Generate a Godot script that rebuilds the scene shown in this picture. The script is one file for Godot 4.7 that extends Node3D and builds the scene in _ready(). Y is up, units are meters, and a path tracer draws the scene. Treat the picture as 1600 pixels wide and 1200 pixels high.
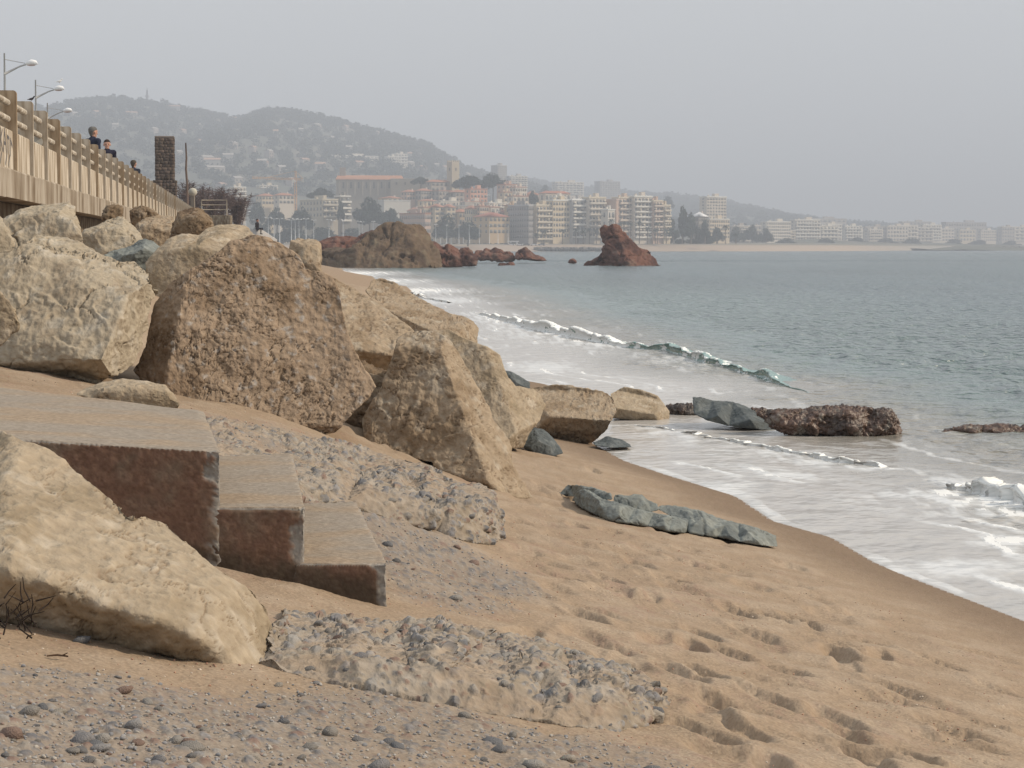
extends Node3D
# A breakwater beach in winter haze: boulders, stairs, sand, sea, a promenade wall and the old town across the bay.
# x is to the right along the beach view, y up, -z ahead; metres, water level at y = 0.

const EYE := 1.8
var mat := {}
var used_names := {}
var soft_noise := FastNoiseLite.new()
var ridge_noise := FastNoiseLite.new()
var cell_edge := FastNoiseLite.new()
var cell_near := FastNoiseLite.new()
var cell_value := FastNoiseLite.new()
var plain_noise := FastNoiseLite.new()
var rng := RandomNumberGenerator.new()


func _ready() -> void:
	rng.seed = 20240117
	# camera
	var cam := Camera3D.new()
	cam.name = "camera"
	cam.fov = 19.4569
	cam.near = 0.3
	cam.far = 30000.0
	cam.position = Vector3(0, EYE, 0)
	cam.rotation_degrees = Vector3(-3.4663, 0, 0)
	add_child(cam)
	cam.current = true
	# sky, air and exposure
	var env := Environment.new()
	env.background_mode = Environment.BG_SKY
	var dome := ProceduralSkyMaterial.new()
	dome.sky_top_color = Color(0.735, 0.750, 0.765)
	dome.sky_horizon_color = Color(0.645, 0.652, 0.660)
	dome.sky_curve = 0.22
	dome.ground_horizon_color = Color(0.66, 0.67, 0.68)
	dome.ground_bottom_color = Color(0.30, 0.30, 0.30)
	dome.sun_angle_max = 24.0
	dome.sun_curve = 0.12
	var sky := Sky.new()
	sky.sky_material = dome
	env.sky = sky
	env.background_energy_multiplier = 1.68
	env.tonemap_mode = Environment.TONE_MAPPER_LINEAR
	env.tonemap_exposure = 1.0
	env.fog_enabled = true
	env.fog_density = 0.00044
	env.fog_light_color = Color(0.910, 0.945, 1.0)
	env.sdfgi_enabled = true
	env.ssao_enabled = true
	env.ssil_enabled = true
	var around := WorldEnvironment.new()
	around.name = "world_environment"
	around.environment = env
	add_child(around)
	# low winter sun through haze, from the sea side and a little ahead
	var sun := DirectionalLight3D.new()
	sun.name = "sun"
	sun.light_color = Color(1.0, 0.93, 0.83)
	sun.light_energy = 1.30
	sun.light_angular_distance = 4.0
	sun.shadow_enabled = true
	add_child(sun)
	sun.look_at_from_position(Vector3.ZERO, -Vector3(cos(deg_to_rad(35.0)) * cos(deg_to_rad(-5.0)), sin(deg_to_rad(35.0)), -cos(deg_to_rad(35.0)) * sin(deg_to_rad(-5.0))))
	make_noises()
	make_materials()
	build_shore()
	build_far_land()
	build_sea()
	build_breakwater()
	build_beach_things()
	build_promenade()
	build_town()


# ---------------------------------------------------------------- helpers

func make_noises() -> void:
	for n in [soft_noise, ridge_noise, cell_edge, cell_near, cell_value, plain_noise]:
		n.seed = 7
		n.frequency = 1.0
		n.noise_type = FastNoiseLite.TYPE_SIMPLEX_SMOOTH
		n.fractal_type = FastNoiseLite.FRACTAL_NONE
	soft_noise.fractal_type = FastNoiseLite.FRACTAL_FBM
	soft_noise.fractal_octaves = 4
	ridge_noise.fractal_type = FastNoiseLite.FRACTAL_RIDGED
	ridge_noise.fractal_octaves = 3
	for n in [cell_edge, cell_near, cell_value]:
		n.noise_type = FastNoiseLite.TYPE_CELLULAR
		n.cellular_distance_function = FastNoiseLite.DISTANCE_EUCLIDEAN
		n.cellular_jitter = 0.9
	cell_edge.cellular_return_type = FastNoiseLite.RETURN_DISTANCE2_SUB
	cell_near.cellular_return_type = FastNoiseLite.RETURN_DISTANCE
	cell_value.cellular_return_type = FastNoiseLite.RETURN_CELL_VALUE


func noise_image(kind: int, freq: float, octaves: int, size: int, seed_: int) -> Image:
	var n := FastNoiseLite.new()
	n.seed = seed_
	n.noise_type = kind
	n.frequency = freq
	n.fractal_type = FastNoiseLite.FRACTAL_FBM
	n.fractal_octaves = octaves
	n.fractal_gain = 0.55
	return n.get_seamless_image(size, size)


func shaded_texture(im: Image, low: Color, high: Color) -> ImageTexture:
	# grey noise to a colour ramp (reflectance grain, not light)
	var out := Image.create(im.get_width(), im.get_height(), false, Image.FORMAT_RGB8)
	for y in im.get_height():
		for x in im.get_width():
			out.set_pixel(x, y, low.lerp(high, im.get_pixel(x, y).r))
	return ImageTexture.create_from_image(out)


func make_materials() -> void:
	var fine := noise_image(FastNoiseLite.TYPE_SIMPLEX_SMOOTH, 0.03, 5, 256, 3)
	var grain := noise_image(FastNoiseLite.TYPE_VALUE, 0.25, 3, 256, 5)
	var fine_tex := ImageTexture.create_from_image(fine)
	var grain_tex := ImageTexture.create_from_image(grain)
	var stone_tex := shaded_texture(fine, Color(0.80, 0.79, 0.78), Color(1, 1, 1))
	var sand_tex := shaded_texture(grain, Color(0.76, 0.74, 0.73), Color(1, 1, 1))
	var stone := StandardMaterial3D.new()
	stone.vertex_color_use_as_albedo = true
	stone.albedo_texture = stone_tex
	stone.heightmap_enabled = true
	stone.heightmap_texture = fine_tex
	stone.heightmap_scale = 0.8
	stone.uv1_triplanar = true
	stone.uv1_scale = Vector3(3.1, 3.1, 3.1)
	stone.roughness = 0.93
	stone.metallic_specular = 0.25
	mat.stone = stone
	var far_stone: StandardMaterial3D = stone.duplicate()
	far_stone.uv1_scale = Vector3(0.3, 0.3, 0.3)
	far_stone.heightmap_scale = 9.0
	mat.far_stone = far_stone
	var slate: StandardMaterial3D = stone.duplicate()
	slate.roughness = 0.7
	mat.slate = slate
	var wet: StandardMaterial3D = stone.duplicate()
	wet.roughness = 0.45
	wet.metallic_specular = 0.5
	mat.wet_stone = wet
	var sand := StandardMaterial3D.new()
	sand.vertex_color_use_as_albedo = true
	sand.albedo_texture = sand_tex
	sand.heightmap_enabled = true
	sand.heightmap_texture = grain_tex
	sand.heightmap_scale = 0.35
	sand.uv1_triplanar = true
	sand.uv1_world_triplanar = true
	sand.uv1_scale = Vector3(2.3, 2.3, 2.3)
	sand.roughness = 0.95
	sand.metallic_specular = 0.2
	mat.sand = sand
	var shiny: StandardMaterial3D = sand.duplicate()
	shiny.roughness = 0.34
	shiny.metallic_specular = 0.5
	shiny.heightmap_scale = 0.12
	mat.wet_sand = shiny
	var concrete: StandardMaterial3D = stone.duplicate()
	concrete.uv1_scale = Vector3(1.4, 1.4, 1.4)
	concrete.heightmap_scale = 0.22
	concrete.albedo_texture = sand_tex
	concrete.heightmap_texture = grain_tex
	mat.concrete = concrete
	# sea: long and short ripples
	var ripple := noise_image(FastNoiseLite.TYPE_SIMPLEX_SMOOTH, 0.016, 4, 512, 11)
	var ripple_normal: Image = ripple.duplicate()
	ripple_normal.bump_map_to_normal_map(25.0)
	var water := StandardMaterial3D.new()
	water.vertex_color_use_as_albedo = true
	water.normal_enabled = true
	water.normal_texture = ImageTexture.create_from_image(ripple_normal)
	water.normal_scale = 1.15
	water.uv1_triplanar = true
	water.uv1_world_triplanar = true
	water.uv1_scale = Vector3(0.21, 0.21, 0.17)
	water.roughness = 0.2
	water.metallic_specular = 0.5
	mat.water = water
	var film: StandardMaterial3D = water.duplicate()
	film.normal_scale = 0.12
	film.roughness = 0.2
	mat.film = film
	var shallow: StandardMaterial3D = water.duplicate()
	shallow.normal_scale = 0.55
	mat.shallow = shallow
	var foam := StandardMaterial3D.new()
	foam.vertex_color_use_as_albedo = true
	foam.roughness = 0.85
	foam.metallic_specular = 0.3
	mat.foam = foam


func paint(linear: Color, rough := 0.9, spec := 0.3) -> StandardMaterial3D:
	var key := "%s_%s_%s" % [linear.to_html(), rough, spec]
	if not mat.has(key):
		var m := StandardMaterial3D.new()
		m.albedo_color = linear.linear_to_srgb()
		m.roughness = rough
		m.metallic_specular = spec
		mat[key] = m
	return mat[key]


func numbered(called: String) -> String:
	if not used_names.has(called):
		used_names[called] = 0
		return called
	used_names[called] += 1
	return "%s_%03d" % [called, used_names[called]]


func tag(o: Node, label: String, category: String, group := "") -> void:
	o.set_meta("label", label)
	o.set_meta("category", category)
	if group:
		o.set_meta("group", group)


func thing(called: String, label: String, category: String, at := Vector3.ZERO, turn := 0.0, group := "") -> Node3D:
	var o := Node3D.new()
	o.name = numbered(called)
	o.position = at
	o.rotation.y = turn
	add_child(o)
	tag(o, label, category, group)
	return o


func part(called: String, mesh: Mesh, material: Material, parent: Node, at := Vector3.ZERO, turn := Vector3.ZERO, size := Vector3.ONE) -> MeshInstance3D:
	var o := MeshInstance3D.new()
	o.name = called
	o.mesh = mesh
	o.material_override = material
	o.position = at
	o.rotation = turn
	o.scale = size
	parent.add_child(o, true)
	return o


func structure(called: String, mesh: Mesh, material: Material) -> MeshInstance3D:
	var o := MeshInstance3D.new()
	o.name = numbered(called)
	o.mesh = mesh
	if material:
		o.material_override = material
	o.set_meta("kind", "structure")
	add_child(o)
	return o


func mesh_of(v: PackedVector3Array, n: PackedVector3Array, c: PackedColorArray, t: PackedInt32Array, into: ArrayMesh = null) -> ArrayMesh:
	var a := []
	a.resize(Mesh.ARRAY_MAX)
	a[Mesh.ARRAY_VERTEX] = v
	if n.size():
		a[Mesh.ARRAY_NORMAL] = n
	if c.size():
		a[Mesh.ARRAY_COLOR] = c
	a[Mesh.ARRAY_INDEX] = t
	var m := into if into else ArrayMesh.new()
	m.add_surface_from_arrays(Mesh.PRIMITIVE_TRIANGLES, a)
	return m


func normals_of(v: PackedVector3Array, t: PackedInt32Array) -> PackedVector3Array:
	var n := PackedVector3Array()
	n.resize(v.size())
	for i in range(0, t.size(), 3):
		var a := t[i]
		var b := t[i + 1]
		var c := t[i + 2]
		var f := (v[a] - v[c]).cross(v[a] - v[b])
		n[a] += f
		n[b] += f
		n[c] += f
	for i in n.size():
		n[i] = n[i].normalized()
	return n


func lin(r: float, g: float, b: float) -> Color:
	return Color(r, g, b)


func box_mesh(w: float, h: float, d: float, bevel := 0.0) -> ArrayMesh:
	# a box standing on its base, with chamfered vertical and upper edges
	var s := SurfaceTool.new()
	s.begin(Mesh.PRIMITIVE_TRIANGLES)
	s.set_smooth_group(-1)
	add_box(s, Vector3(0, h / 2, 0), Vector3(w, h, d), bevel)
	s.generate_normals()
	return s.commit()


func quad(s: SurfaceTool, a: Vector3, b: Vector3, c: Vector3, d: Vector3) -> void:
	for p in [a, b, c, a, c, d]:
		s.add_vertex(p)


func add_box(s: SurfaceTool, at: Vector3, size: Vector3, bevel := 0.0, basis_ := Basis()) -> void:
	var h := size / 2
	var e := bevel
	var ring := func(x: float, z: float, y: float) -> Array:
		var r := [Vector3(-x + e, y, z), Vector3(x - e, y, z), Vector3(x, y, z - e), Vector3(x, y, -z + e), Vector3(x - e, y, -z), Vector3(-x + e, y, -z), Vector3(-x, y, -z + e), Vector3(-x, y, z - e)]
		if e == 0.0:
			r = [r[0], r[2], r[4], r[6]]
			r = [Vector3(-x, y, z), Vector3(x, y, z), Vector3(x, y, -z), Vector3(-x, y, -z)]
		for i in r.size():
			r[i] = at + basis_ * r[i]
		return r
	var rings := [ring.call(h.x, h.z, -h.y), ring.call(h.x, h.z, h.y - e)]
	if e > 0.0:
		rings.append(ring.call(h.x - e * 0.7, h.z - e * 0.7, h.y))
	var n: int = rings[0].size()
	for k in rings.size() - 1:
		for i in n:
			var j := (i + 1) % n
			quad(s, rings[k][i], rings[k + 1][i], rings[k + 1][j], rings[k][j])
	var top: Array = rings[rings.size() - 1]
	for i in range(1, n - 1):
		for p in [top[0], top[i + 1], top[i]]:
			s.add_vertex(p)
		for p in [rings[0][0], rings[0][i], rings[0][i + 1]]:
			s.add_vertex(p)


func add_tube(s: SurfaceTool, path: Array, radii: Array, sides := 8) -> void:
	var rings := []
	for i in path.size():
		var dir: Vector3 = (path[mini(i + 1, path.size() - 1)] - path[maxi(i - 1, 0)]).normalized()
		var u := dir.cross(Vector3.UP if absf(dir.y) < 0.9 else Vector3.RIGHT).normalized()
		var w := dir.cross(u)
		var r := []
		for k in sides:
			var a := TAU * k / sides
			r.append(path[i] + (u * cos(a) + w * sin(a)) * float(radii[i]))
		rings.append(r)
	for i in rings.size() - 1:
		for k in sides:
			var l := (k + 1) % sides
			quad(s, rings[i][k], rings[i + 1][k], rings[i + 1][l], rings[i][l])
	for e in [0, rings.size() - 1]:
		for k in range(1, sides - 1):
			var tri := [rings[e][0], rings[e][k], rings[e][k + 1]]
			if e == 0:
				tri = [rings[e][0], rings[e][k + 1], rings[e][k]]
			for p in tri:
				s.add_vertex(p)


func start() -> SurfaceTool:
	var s := SurfaceTool.new()
	s.begin(Mesh.PRIMITIVE_TRIANGLES)
	return s


func finish(s: SurfaceTool, smooth := false) -> ArrayMesh:
	if smooth:
		s.index()
	s.generate_normals()
	return s.commit()


func tube_mesh(path: Array, radii: Array, sides := 8) -> ArrayMesh:
	var s := start()
	s.set_smooth_group(0)
	add_tube(s, path, radii, sides)
	return finish(s, true)


# ---------------------------------------------------------------- stone

func refine(v: PackedVector3Array, rear: PackedFloat32Array, t: PackedInt32Array, edge: float) -> Array:
	# splits every edge longer than the wanted one (longer ones are wanted on the rear), until none is left
	for pass_ in 12:
		var mids := {}
		var out := PackedInt32Array()
		out.resize(t.size() * 4)
		var o := 0
		for i in range(0, t.size(), 3):
			var a := t[i]
			var b := t[i + 1]
			var c := t[i + 2]
			var x := half(v, rear, mids, a, b, edge)
			var y := half(v, rear, mids, b, c, edge)
			var z := half(v, rear, mids, c, a, edge)
			if x < 0 and y < 0 and z < 0:
				out[o] = a; out[o + 1] = b; out[o + 2] = c
				o += 3
			elif x >= 0 and y >= 0 and z >= 0:
				out[o] = a; out[o + 1] = x; out[o + 2] = z
				out[o + 3] = x; out[o + 4] = b; out[o + 5] = y
				out[o + 6] = z; out[o + 7] = y; out[o + 8] = c
				out[o + 9] = x; out[o + 10] = y; out[o + 11] = z
				o += 12
			else:
				# turn the corners so that the first edge is split and the last is whole
				while not (x >= 0 and z < 0):
					var k := a
					a = b; b = c; c = k
					k = x
					x = y; y = z; z = k
				out[o] = x; out[o + 1] = b
				if y < 0:
					out[o + 2] = c
					out[o + 3] = a; out[o + 4] = x; out[o + 5] = c
					o += 6
				else:
					out[o + 2] = y
					out[o + 3] = a; out[o + 4] = x; out[o + 5] = y
					out[o + 6] = a; out[o + 7] = y; out[o + 8] = c
					o += 9
		out.resize(o)
		var before := t.size()
		t = out
		if o == before:
			break
	return [v, rear, t]


func half(v: PackedVector3Array, rear: PackedFloat32Array, mids: Dictionary, a: int, b: int, edge: float) -> int:
	var r := (rear[a] + rear[b]) * 0.5
	var lim := edge * (1.0 + 9.0 * r)
	if v[a].distance_squared_to(v[b]) <= lim * lim:
		return -1
	var key := (a << 24) | b if a < b else (b << 24) | a
	var m: int = mids.get(key, -1)
	if m < 0:
		m = v.size()
		mids[key] = m
		v.append((v[a] + v[b]) * 0.5)
		rear.append(r)
	return m


func relax(v: PackedVector3Array, t: PackedInt32Array, rounds: int, by: float) -> PackedVector3Array:
	for r in rounds * 2:
		var step_ := by if r % 2 == 0 else -by * 1.04
		var sum := PackedVector3Array()
		var num := PackedFloat32Array()
		sum.resize(v.size())
		num.resize(v.size())
		for i in range(0, t.size(), 3):
			var a := t[i]
			var b := t[i + 1]
			var c := t[i + 2]
			var whole := v[a] + v[b] + v[c]
			sum[a] += whole - v[a]
			sum[b] += whole - v[b]
			sum[c] += whole - v[c]
			num[a] += 2.0
			num[b] += 2.0
			num[c] += 2.0
		for i in v.size():
			if num[i] > 0.0:
				v[i] = v[i] + (sum[i] / num[i] - v[i]) * step_
	return v


# how each kind of stone is broken and coloured; lengths in metres, colours are linear reflectances
var stones := {
	"cream": {"base": Color(0.385, 0.318, 0.235), "dark": Color(0.31, 0.25, 0.175), "pale": Color(0.455, 0.395, 0.315), "vein": Color(0.206, 0.146, 0.095), "big": 0.01, "mid": 0.006, "fine": 0.0035, "strata": 0.0, "lay": Vector3(0.2, 1, 0.3), "beds": 7.0, "crack": 0.004, "cell": 5.0, "wide": 0.03, "knob": 0.0},
	"layered": {"base": Color(0.4, 0.345, 0.265), "dark": Color(0.33, 0.275, 0.205), "pale": Color(0.456, 0.413, 0.344), "vein": Color(0.189, 0.142, 0.095), "big": 0.012, "mid": 0.005, "fine": 0.005, "strata": 0.018, "lay": Vector3(0.25, 1, 0.35), "beds": 9.0, "crack": 0.014, "cell": 2.4, "wide": 0.03, "knob": 0.002},
	"brown": {"base": Color(0.355, 0.272, 0.198), "dark": Color(0.265, 0.195, 0.135), "pale": Color(0.42, 0.385, 0.35), "vein": Color(0.075, 0.048, 0.03), "big": 0.008, "mid": 0.006, "fine": 0.004, "strata": 0.0, "lay": Vector3(0.2, 1, 0.3), "beds": 6.0, "crack": 0.0045, "cell": 15, "wide": 0.09, "knob": 0.0025, "pale_f": 15},
	"tan": {"base": Color(0.355, 0.285, 0.208), "dark": Color(0.27, 0.205, 0.14), "pale": Color(0.404, 0.353, 0.284), "vein": Color(0.129, 0.086, 0.056), "big": 0.01, "mid": 0.008, "fine": 0.005, "strata": 0.016, "lay": Vector3(-0.35, 1, 0.25), "beds": 5, "crack": 0.005, "cell": 11, "wide": 0.08, "knob": 0.004},
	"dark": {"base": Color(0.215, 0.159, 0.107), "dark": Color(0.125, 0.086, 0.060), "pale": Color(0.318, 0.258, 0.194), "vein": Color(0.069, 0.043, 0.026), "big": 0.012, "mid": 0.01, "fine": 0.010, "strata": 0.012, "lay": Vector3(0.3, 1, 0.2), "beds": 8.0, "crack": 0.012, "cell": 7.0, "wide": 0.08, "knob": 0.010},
	"slate": {"base": Color(0.215, 0.235, 0.225), "dark": Color(0.15, 0.168, 0.168), "pale": Color(0.29, 0.31, 0.29), "vein": Color(0.08, 0.09, 0.09), "big": 0.006, "mid": 0.004, "fine": 0.004, "strata": 0.006, "lay": Vector3(0.5, 0.4, 1), "beds": 16.0, "crack": 0.006, "cell": 2.5, "wide": 0.03, "knob": 0.0},
	"dark_slate": {"base": Color(0.115, 0.132, 0.138), "dark": Color(0.08, 0.094, 0.1), "pale": Color(0.17, 0.187, 0.19), "vein": Color(0.08, 0.09, 0.09), "big": 0.006, "mid": 0.004, "fine": 0.004, "strata": 0.006, "lay": Vector3(0.5, 0.4, 1), "beds": 16.0, "crack": 0.006, "cell": 2.5, "wide": 0.03, "knob": 0.0},
	"weed": {"base": Color(0.105, 0.060, 0.042), "dark": Color(0.045, 0.030, 0.024), "pale": Color(0.22, 0.19, 0.16), "vein": Color(0.03, 0.02, 0.016), "big": 0.020, "mid": 0.022, "fine": 0.016, "strata": 0.0, "lay": Vector3(0, 1, 0), "beds": 6.0, "crack": 0.012, "cell": 16.0, "wide": 0.2, "knob": 0.018},
	"red": {"base": Color(0.175, 0.092, 0.072), "dark": Color(0.08, 0.046, 0.042), "pale": Color(0.2, 0.135, 0.11), "vein": Color(0.06, 0.03, 0.026), "big": 0.14, "mid": 0.14, "fine": 0.05, "strata": 0.2, "lay": Vector3(0.85, 0.5, 0.25), "beds": 0.8, "crack": 0.16, "cell": 0.55, "wide": 0.10, "knob": 0.0, "far": 1},
	"olive": {"base": Color(0.155, 0.115, 0.082), "dark": Color(0.085, 0.062, 0.048), "pale": Color(0.195, 0.16, 0.115), "vein": Color(0.05, 0.035, 0.028), "big": 0.18, "mid": 0.18, "fine": 0.06, "strata": 0.25, "lay": Vector3(0.75, 1, 0.3), "beds": 0.55, "crack": 0.25, "cell": 0.32, "wide": 0.05, "knob": 0.0, "far": 1},
	"gravelstone": {"base": Color(0.325, 0.28, 0.23), "dark": Color(0.285, 0.24, 0.185), "pale": Color(0.36, 0.325, 0.285), "vein": Color(0.172, 0.146, 0.120), "big": 0.022, "mid": 0.012, "fine": 0.004, "strata": 0.0, "lay": Vector3(0, 1, 0), "beds": 6.0, "crack": 0.0, "cell": 6.0, "wide": 0.05, "knob": 0.0, "pebbles": 0.014},
}


func step01(a: float, b: float, x: float) -> float:
	var t := clampf((x - a) / (b - a), 0.0, 1.0)
	return t * t * (3.0 - 2.0 * t)


const PEBBLE_TINTS := [Color(0.225, 0.22, 0.225), Color(0.28, 0.272, 0.27), Color(0.175, 0.178, 0.188), Color(0.31, 0.295, 0.275), Color(0.255, 0.24, 0.222), Color(0.25, 0.18, 0.15), Color(0.34, 0.31, 0.27), Color(0.20, 0.195, 0.195)]


func dress(v: PackedVector3Array, n: PackedVector3Array, st: Dictionary, offset: Vector3) -> PackedColorArray:
	# moves each vertex along its normal by the stone's relief and returns the stone's colours
	var col := PackedColorArray()
	col.resize(v.size())
	var far: bool = st.has("far")
	var dust := 0.0
	var unit := 0.12 if far else 1.0
	var big: float = st.big
	var mid: float = st.mid
	var fine: float = st.fine
	var strata: float = st.strata
	var crack: float = st.crack
	var knob: float = st.knob
	var cell: float = st.cell
	var wide: float = st.wide
	var lay: Vector3 = st.lay.normalized()
	var beds: float = st.beds
	var base: Color = st.base
	var dark: Color = st.dark
	var pale: Color = st.pale
	var vein: Color = st.vein
	var pale_f: float = st.get("pale_f", 6.5)
	var pebbles: float = st.get("pebbles", 0.0)
	for i in v.size():
		var p := v[i]
		var q := p * unit + offset
		var w := soft_noise.get_noise_3dv(q * 1.7)
		var d := big * w * 1.6
		var r := ridge_noise.get_noise_3dv(q * 4.3)
		d += mid * r
		var f := soft_noise.get_noise_3dv(q * 19.0)
		d += fine * f * 1.4
		if strata > 0.0:
			var t := (p + offset).dot(lay) * beds + w * 2.2
			var s := t - floorf(t)
			d += strata * (s * step01(1.0, 0.86, s) - 0.45) * step01(-0.35, 0.25, soft_noise.get_noise_3dv(q * 1.3 + Vector3(9, 3, 1)))
		var mark := 0.0
		if crack > 0.0:
			var bend := Vector3(w, r, f) * (0.12 if not far else 0.5)
			var e := cell_edge.get_noise_3dv((p + offset) * cell + bend * cell * 0.5) + 1.0
			mark = step01(wide, 0.0, e) * step01(-0.15, 0.3, soft_noise.get_noise_3dv(q * 2.6 + Vector3(4, 8, 2)))
			# and fewer, longer breaks right through
			var e2 := cell_edge.get_noise_3dv((p + offset) * cell * 0.28 + bend * cell * 0.3) + 1.0
			var split := step01(wide * 0.45, 0.0, e2) * step01(-0.25, 0.15, soft_noise.get_noise_3dv(q * 1.1 + Vector3(2, 6, 3)))
			d -= crack * (mark + 1.6 * split)
			mark = maxf(mark, split)
		if knob > 0.0:
			var k := cell_near.get_noise_3dv(q * 22.0) + 1.0
			d += knob * (0.5 - k) * step01(-0.3, 0.3, soft_noise.get_noise_3dv(q * 2.1 + Vector3(1, 5, 7)))
		var c := base.lerp(dark, step01(-0.05, 0.45, soft_noise.get_noise_3dv(q * 2.9 + Vector3(17, 2, 5))))
		c = c.lerp(pale, step01(0.12 if pale_f < 10.0 else 0.24, 0.5, soft_noise.get_noise_3dv(q * pale_f + Vector3(31, 7, 3))) * 0.85)
		c = c.lerp(vein, mark * 0.75)
		if pebbles > 0.0:
			dust = step01(0.55, 0.85, n[i].y) * step01(-0.15, 0.30, soft_noise.get_noise_3dv(q * 3.5 + Vector3(8, 8, 1)))
			var g := q * Vector3(30.0, 46.0, 24.0) + Vector3(w, f, r) * 0.8
			var near := cell_near.get_noise_3dv(g) + 1.0
			var val := cell_value.get_noise_3dv(g)
			var g2 := q * Vector3(70.0, 85.0, 62.0) + Vector3(3, 1, 9)
			var near2 := cell_near.get_noise_3dv(g2) + 1.0
			var val2 := cell_value.get_noise_3dv(g2)
			if val > 0.42:
				var up := sqrt(maxf(0.0, 1.0 - near * near / 0.30))
				d += pebbles * up * (0.3 + 1.1 * val)
				c = c.lerp(PEBBLE_TINTS[int((val + 1.0) * 997.0) % 8], step01(0.58, 0.45, near))
			elif val2 > 0.5:
				d += pebbles * 0.45 * sqrt(maxf(0.0, 1.0 - near2 * near2 / 0.30))
				c = c.lerp(PEBBLE_TINTS[int((val2 + 1.0) * 983.0) % 8], step01(0.6, 0.48, near2) * 0.9)
		if dust > 0.0:
			# blown sand lies on the level parts
			c = c.lerp(Color(0.345, 0.272, 0.203), dust * 0.75)
			d *= 1.0 - 0.5 * dust
		var tone := 1.0 + 0.16 * f + 0.10 * r
		col[i] = Color(c.r * tone, c.g * tone, c.b * tone)
		v[i] = p + n[i] * d
	return col


func stone_mesh(at: Vector3, points: Array, tris: Array, outline: int, thick: float, kind: String, edge: float, soft: int, seed_: int, faces: Array) -> ArrayMesh:
	# the side towards the beach is given as corners and facets; the rear closes behind it with two narrowing rings
	var v := PackedVector3Array()
	var unit := 0.01 if stones[kind].has("far") else 0.001
	for i in range(0, points.size(), 3):
		v.append(Vector3(points[i], points[i + 1], points[i + 2]) * unit)
	var t := PackedInt32Array(tris)
	var rear := PackedFloat32Array()
	rear.resize(v.size())
	var mid := Vector3.ZERO
	for i in outline:
		mid += v[i] / outline
	# stones lean with the bank: the rear lies away from the path and lower
	var away := (at + mid - Vector3(0, EYE + 0.15, 0)).normalized()
	var from := 0
	for ring in [[0.90, 0.35, 0.0, 0.5], [0.7, 0.8, 0.4, 1.0]]:
		var base := v.size()
		for i in outline:
			var p := mid + (v[i] - mid) * float(ring[0])
			v.append(p + away * thick * float(ring[1]))
			rear.append(ring[3])
		for i in outline:
			var j := (i + 1) % outline
			t.append_array(PackedInt32Array([from + i, base + i, base + j, from + i, base + j, from + j]))
		from = base
	v.append(mid + away * thick)
	rear.append(1.0)
	for i in outline:
		t.append_array(PackedInt32Array([from + i, v.size() - 1, from + (i + 1) % outline]))
	var made := refine(v, rear, t, edge * 5.0)
	v = made[0]
	if faces.is_empty():
		chip(v, stones[kind].has("far"), thick, seed_, kind)
		v = relax(v, made[2], maxi(soft - 1, 1), 0.4)
	made = refine(v, made[1], made[2], edge)
	t = made[2]
	v = made[0]
	if faces.size():
		# broken faces: the front stands out as far as the lowest of these planes lets it
		rear = made[1]
		for i in v.size():
			var p := v[i]
			var r := rear[i]
			if r > 0.99:
				continue
			var out := 1e9
			var q := p * (0.1 if unit > 0.005 else 1.0)
			var wob := (0.018 + 0.004 * soft) * soft_noise.get_noise_3dv(q * 2.3 + Vector3(seed_, 0, 0)) + 0.006 * ridge_noise.get_noise_3dv(q * 9.0)
			if unit > 0.005:
				wob *= 14.0
			for f in faces:
				out = blend(out, f[0] + f[1] * p.x + f[2] * p.y, 0.012 * soft * (8.0 if unit > 0.005 else 1.0)) if out < 1e8 else f[0] + f[1] * p.x + f[2] * p.y
			v[i] = p - away * maxf(out + wob, -thick * 0.55) * clampf(2.0 - 2.0 * r, 0.0, 1.0)
		v = relax(v, t, 1, 0.45)
	var n := normals_of(v, t)
	var h := RandomNumberGenerator.new()
	h.seed = seed_ * 7919 + 13
	var col := dress(v, n, stones[kind], Vector3(h.randf_range(-40, 40), h.randf_range(-40, 40), h.randf_range(-40, 40)))
	return mesh_of(v, normals_of(v, t), col, t)


func chip(v: PackedVector3Array, far: bool, thick: float, seed_: int, kind: String) -> void:
	# breaks flat faces off the convex corners, as quarried stone has
	if kind in ["gravelstone", "weed", "slate", "dark_slate"]:
		return
	var h := RandomNumberGenerator.new()
	h.seed = seed_ * 101 + 7
	var count := 26 if not far else 14
	for k in count:
		var n := Vector3(h.randfn(0, 0.35), h.randfn(0.1, 0.35), 1.0).normalized()
		var most := -1e9
		var least := 1e9
		for p in v:
			var s := p.dot(n)
			most = maxf(most, s)
			least = minf(least, s)
		var cut := most - (most - least) * h.randf_range(0.01, 0.05)
		for i in v.size():
			var e := v[i].dot(n) - cut
			if e > 0.0:
				v[i] -= n * e * 0.9


func rock(called: String, label: String, category: String, group: String, at: Vector3, points: Array, tris: Array, outline: int, thick: float, kind: String, edge: float, soft: int, seed_: int, faces := []) -> MeshInstance3D:
	var o := MeshInstance3D.new()
	o.name = numbered(called)
	o.mesh = stone_mesh(at, points, tris, outline, thick, kind, edge, soft, seed_, faces)
	var m: Material = mat.stone
	if kind in ["slate", "dark_slate"]:
		m = mat.slate
	elif kind == "weed":
		m = mat.wet_stone
	elif kind in ["red", "olive"]:
		m = mat.far_stone
	o.material_override = m
	o.position = at
	tag(o, label, category, group)
	add_child(o)
	return o


# ---------------------------------------------------------------- the beach and the sea

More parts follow.
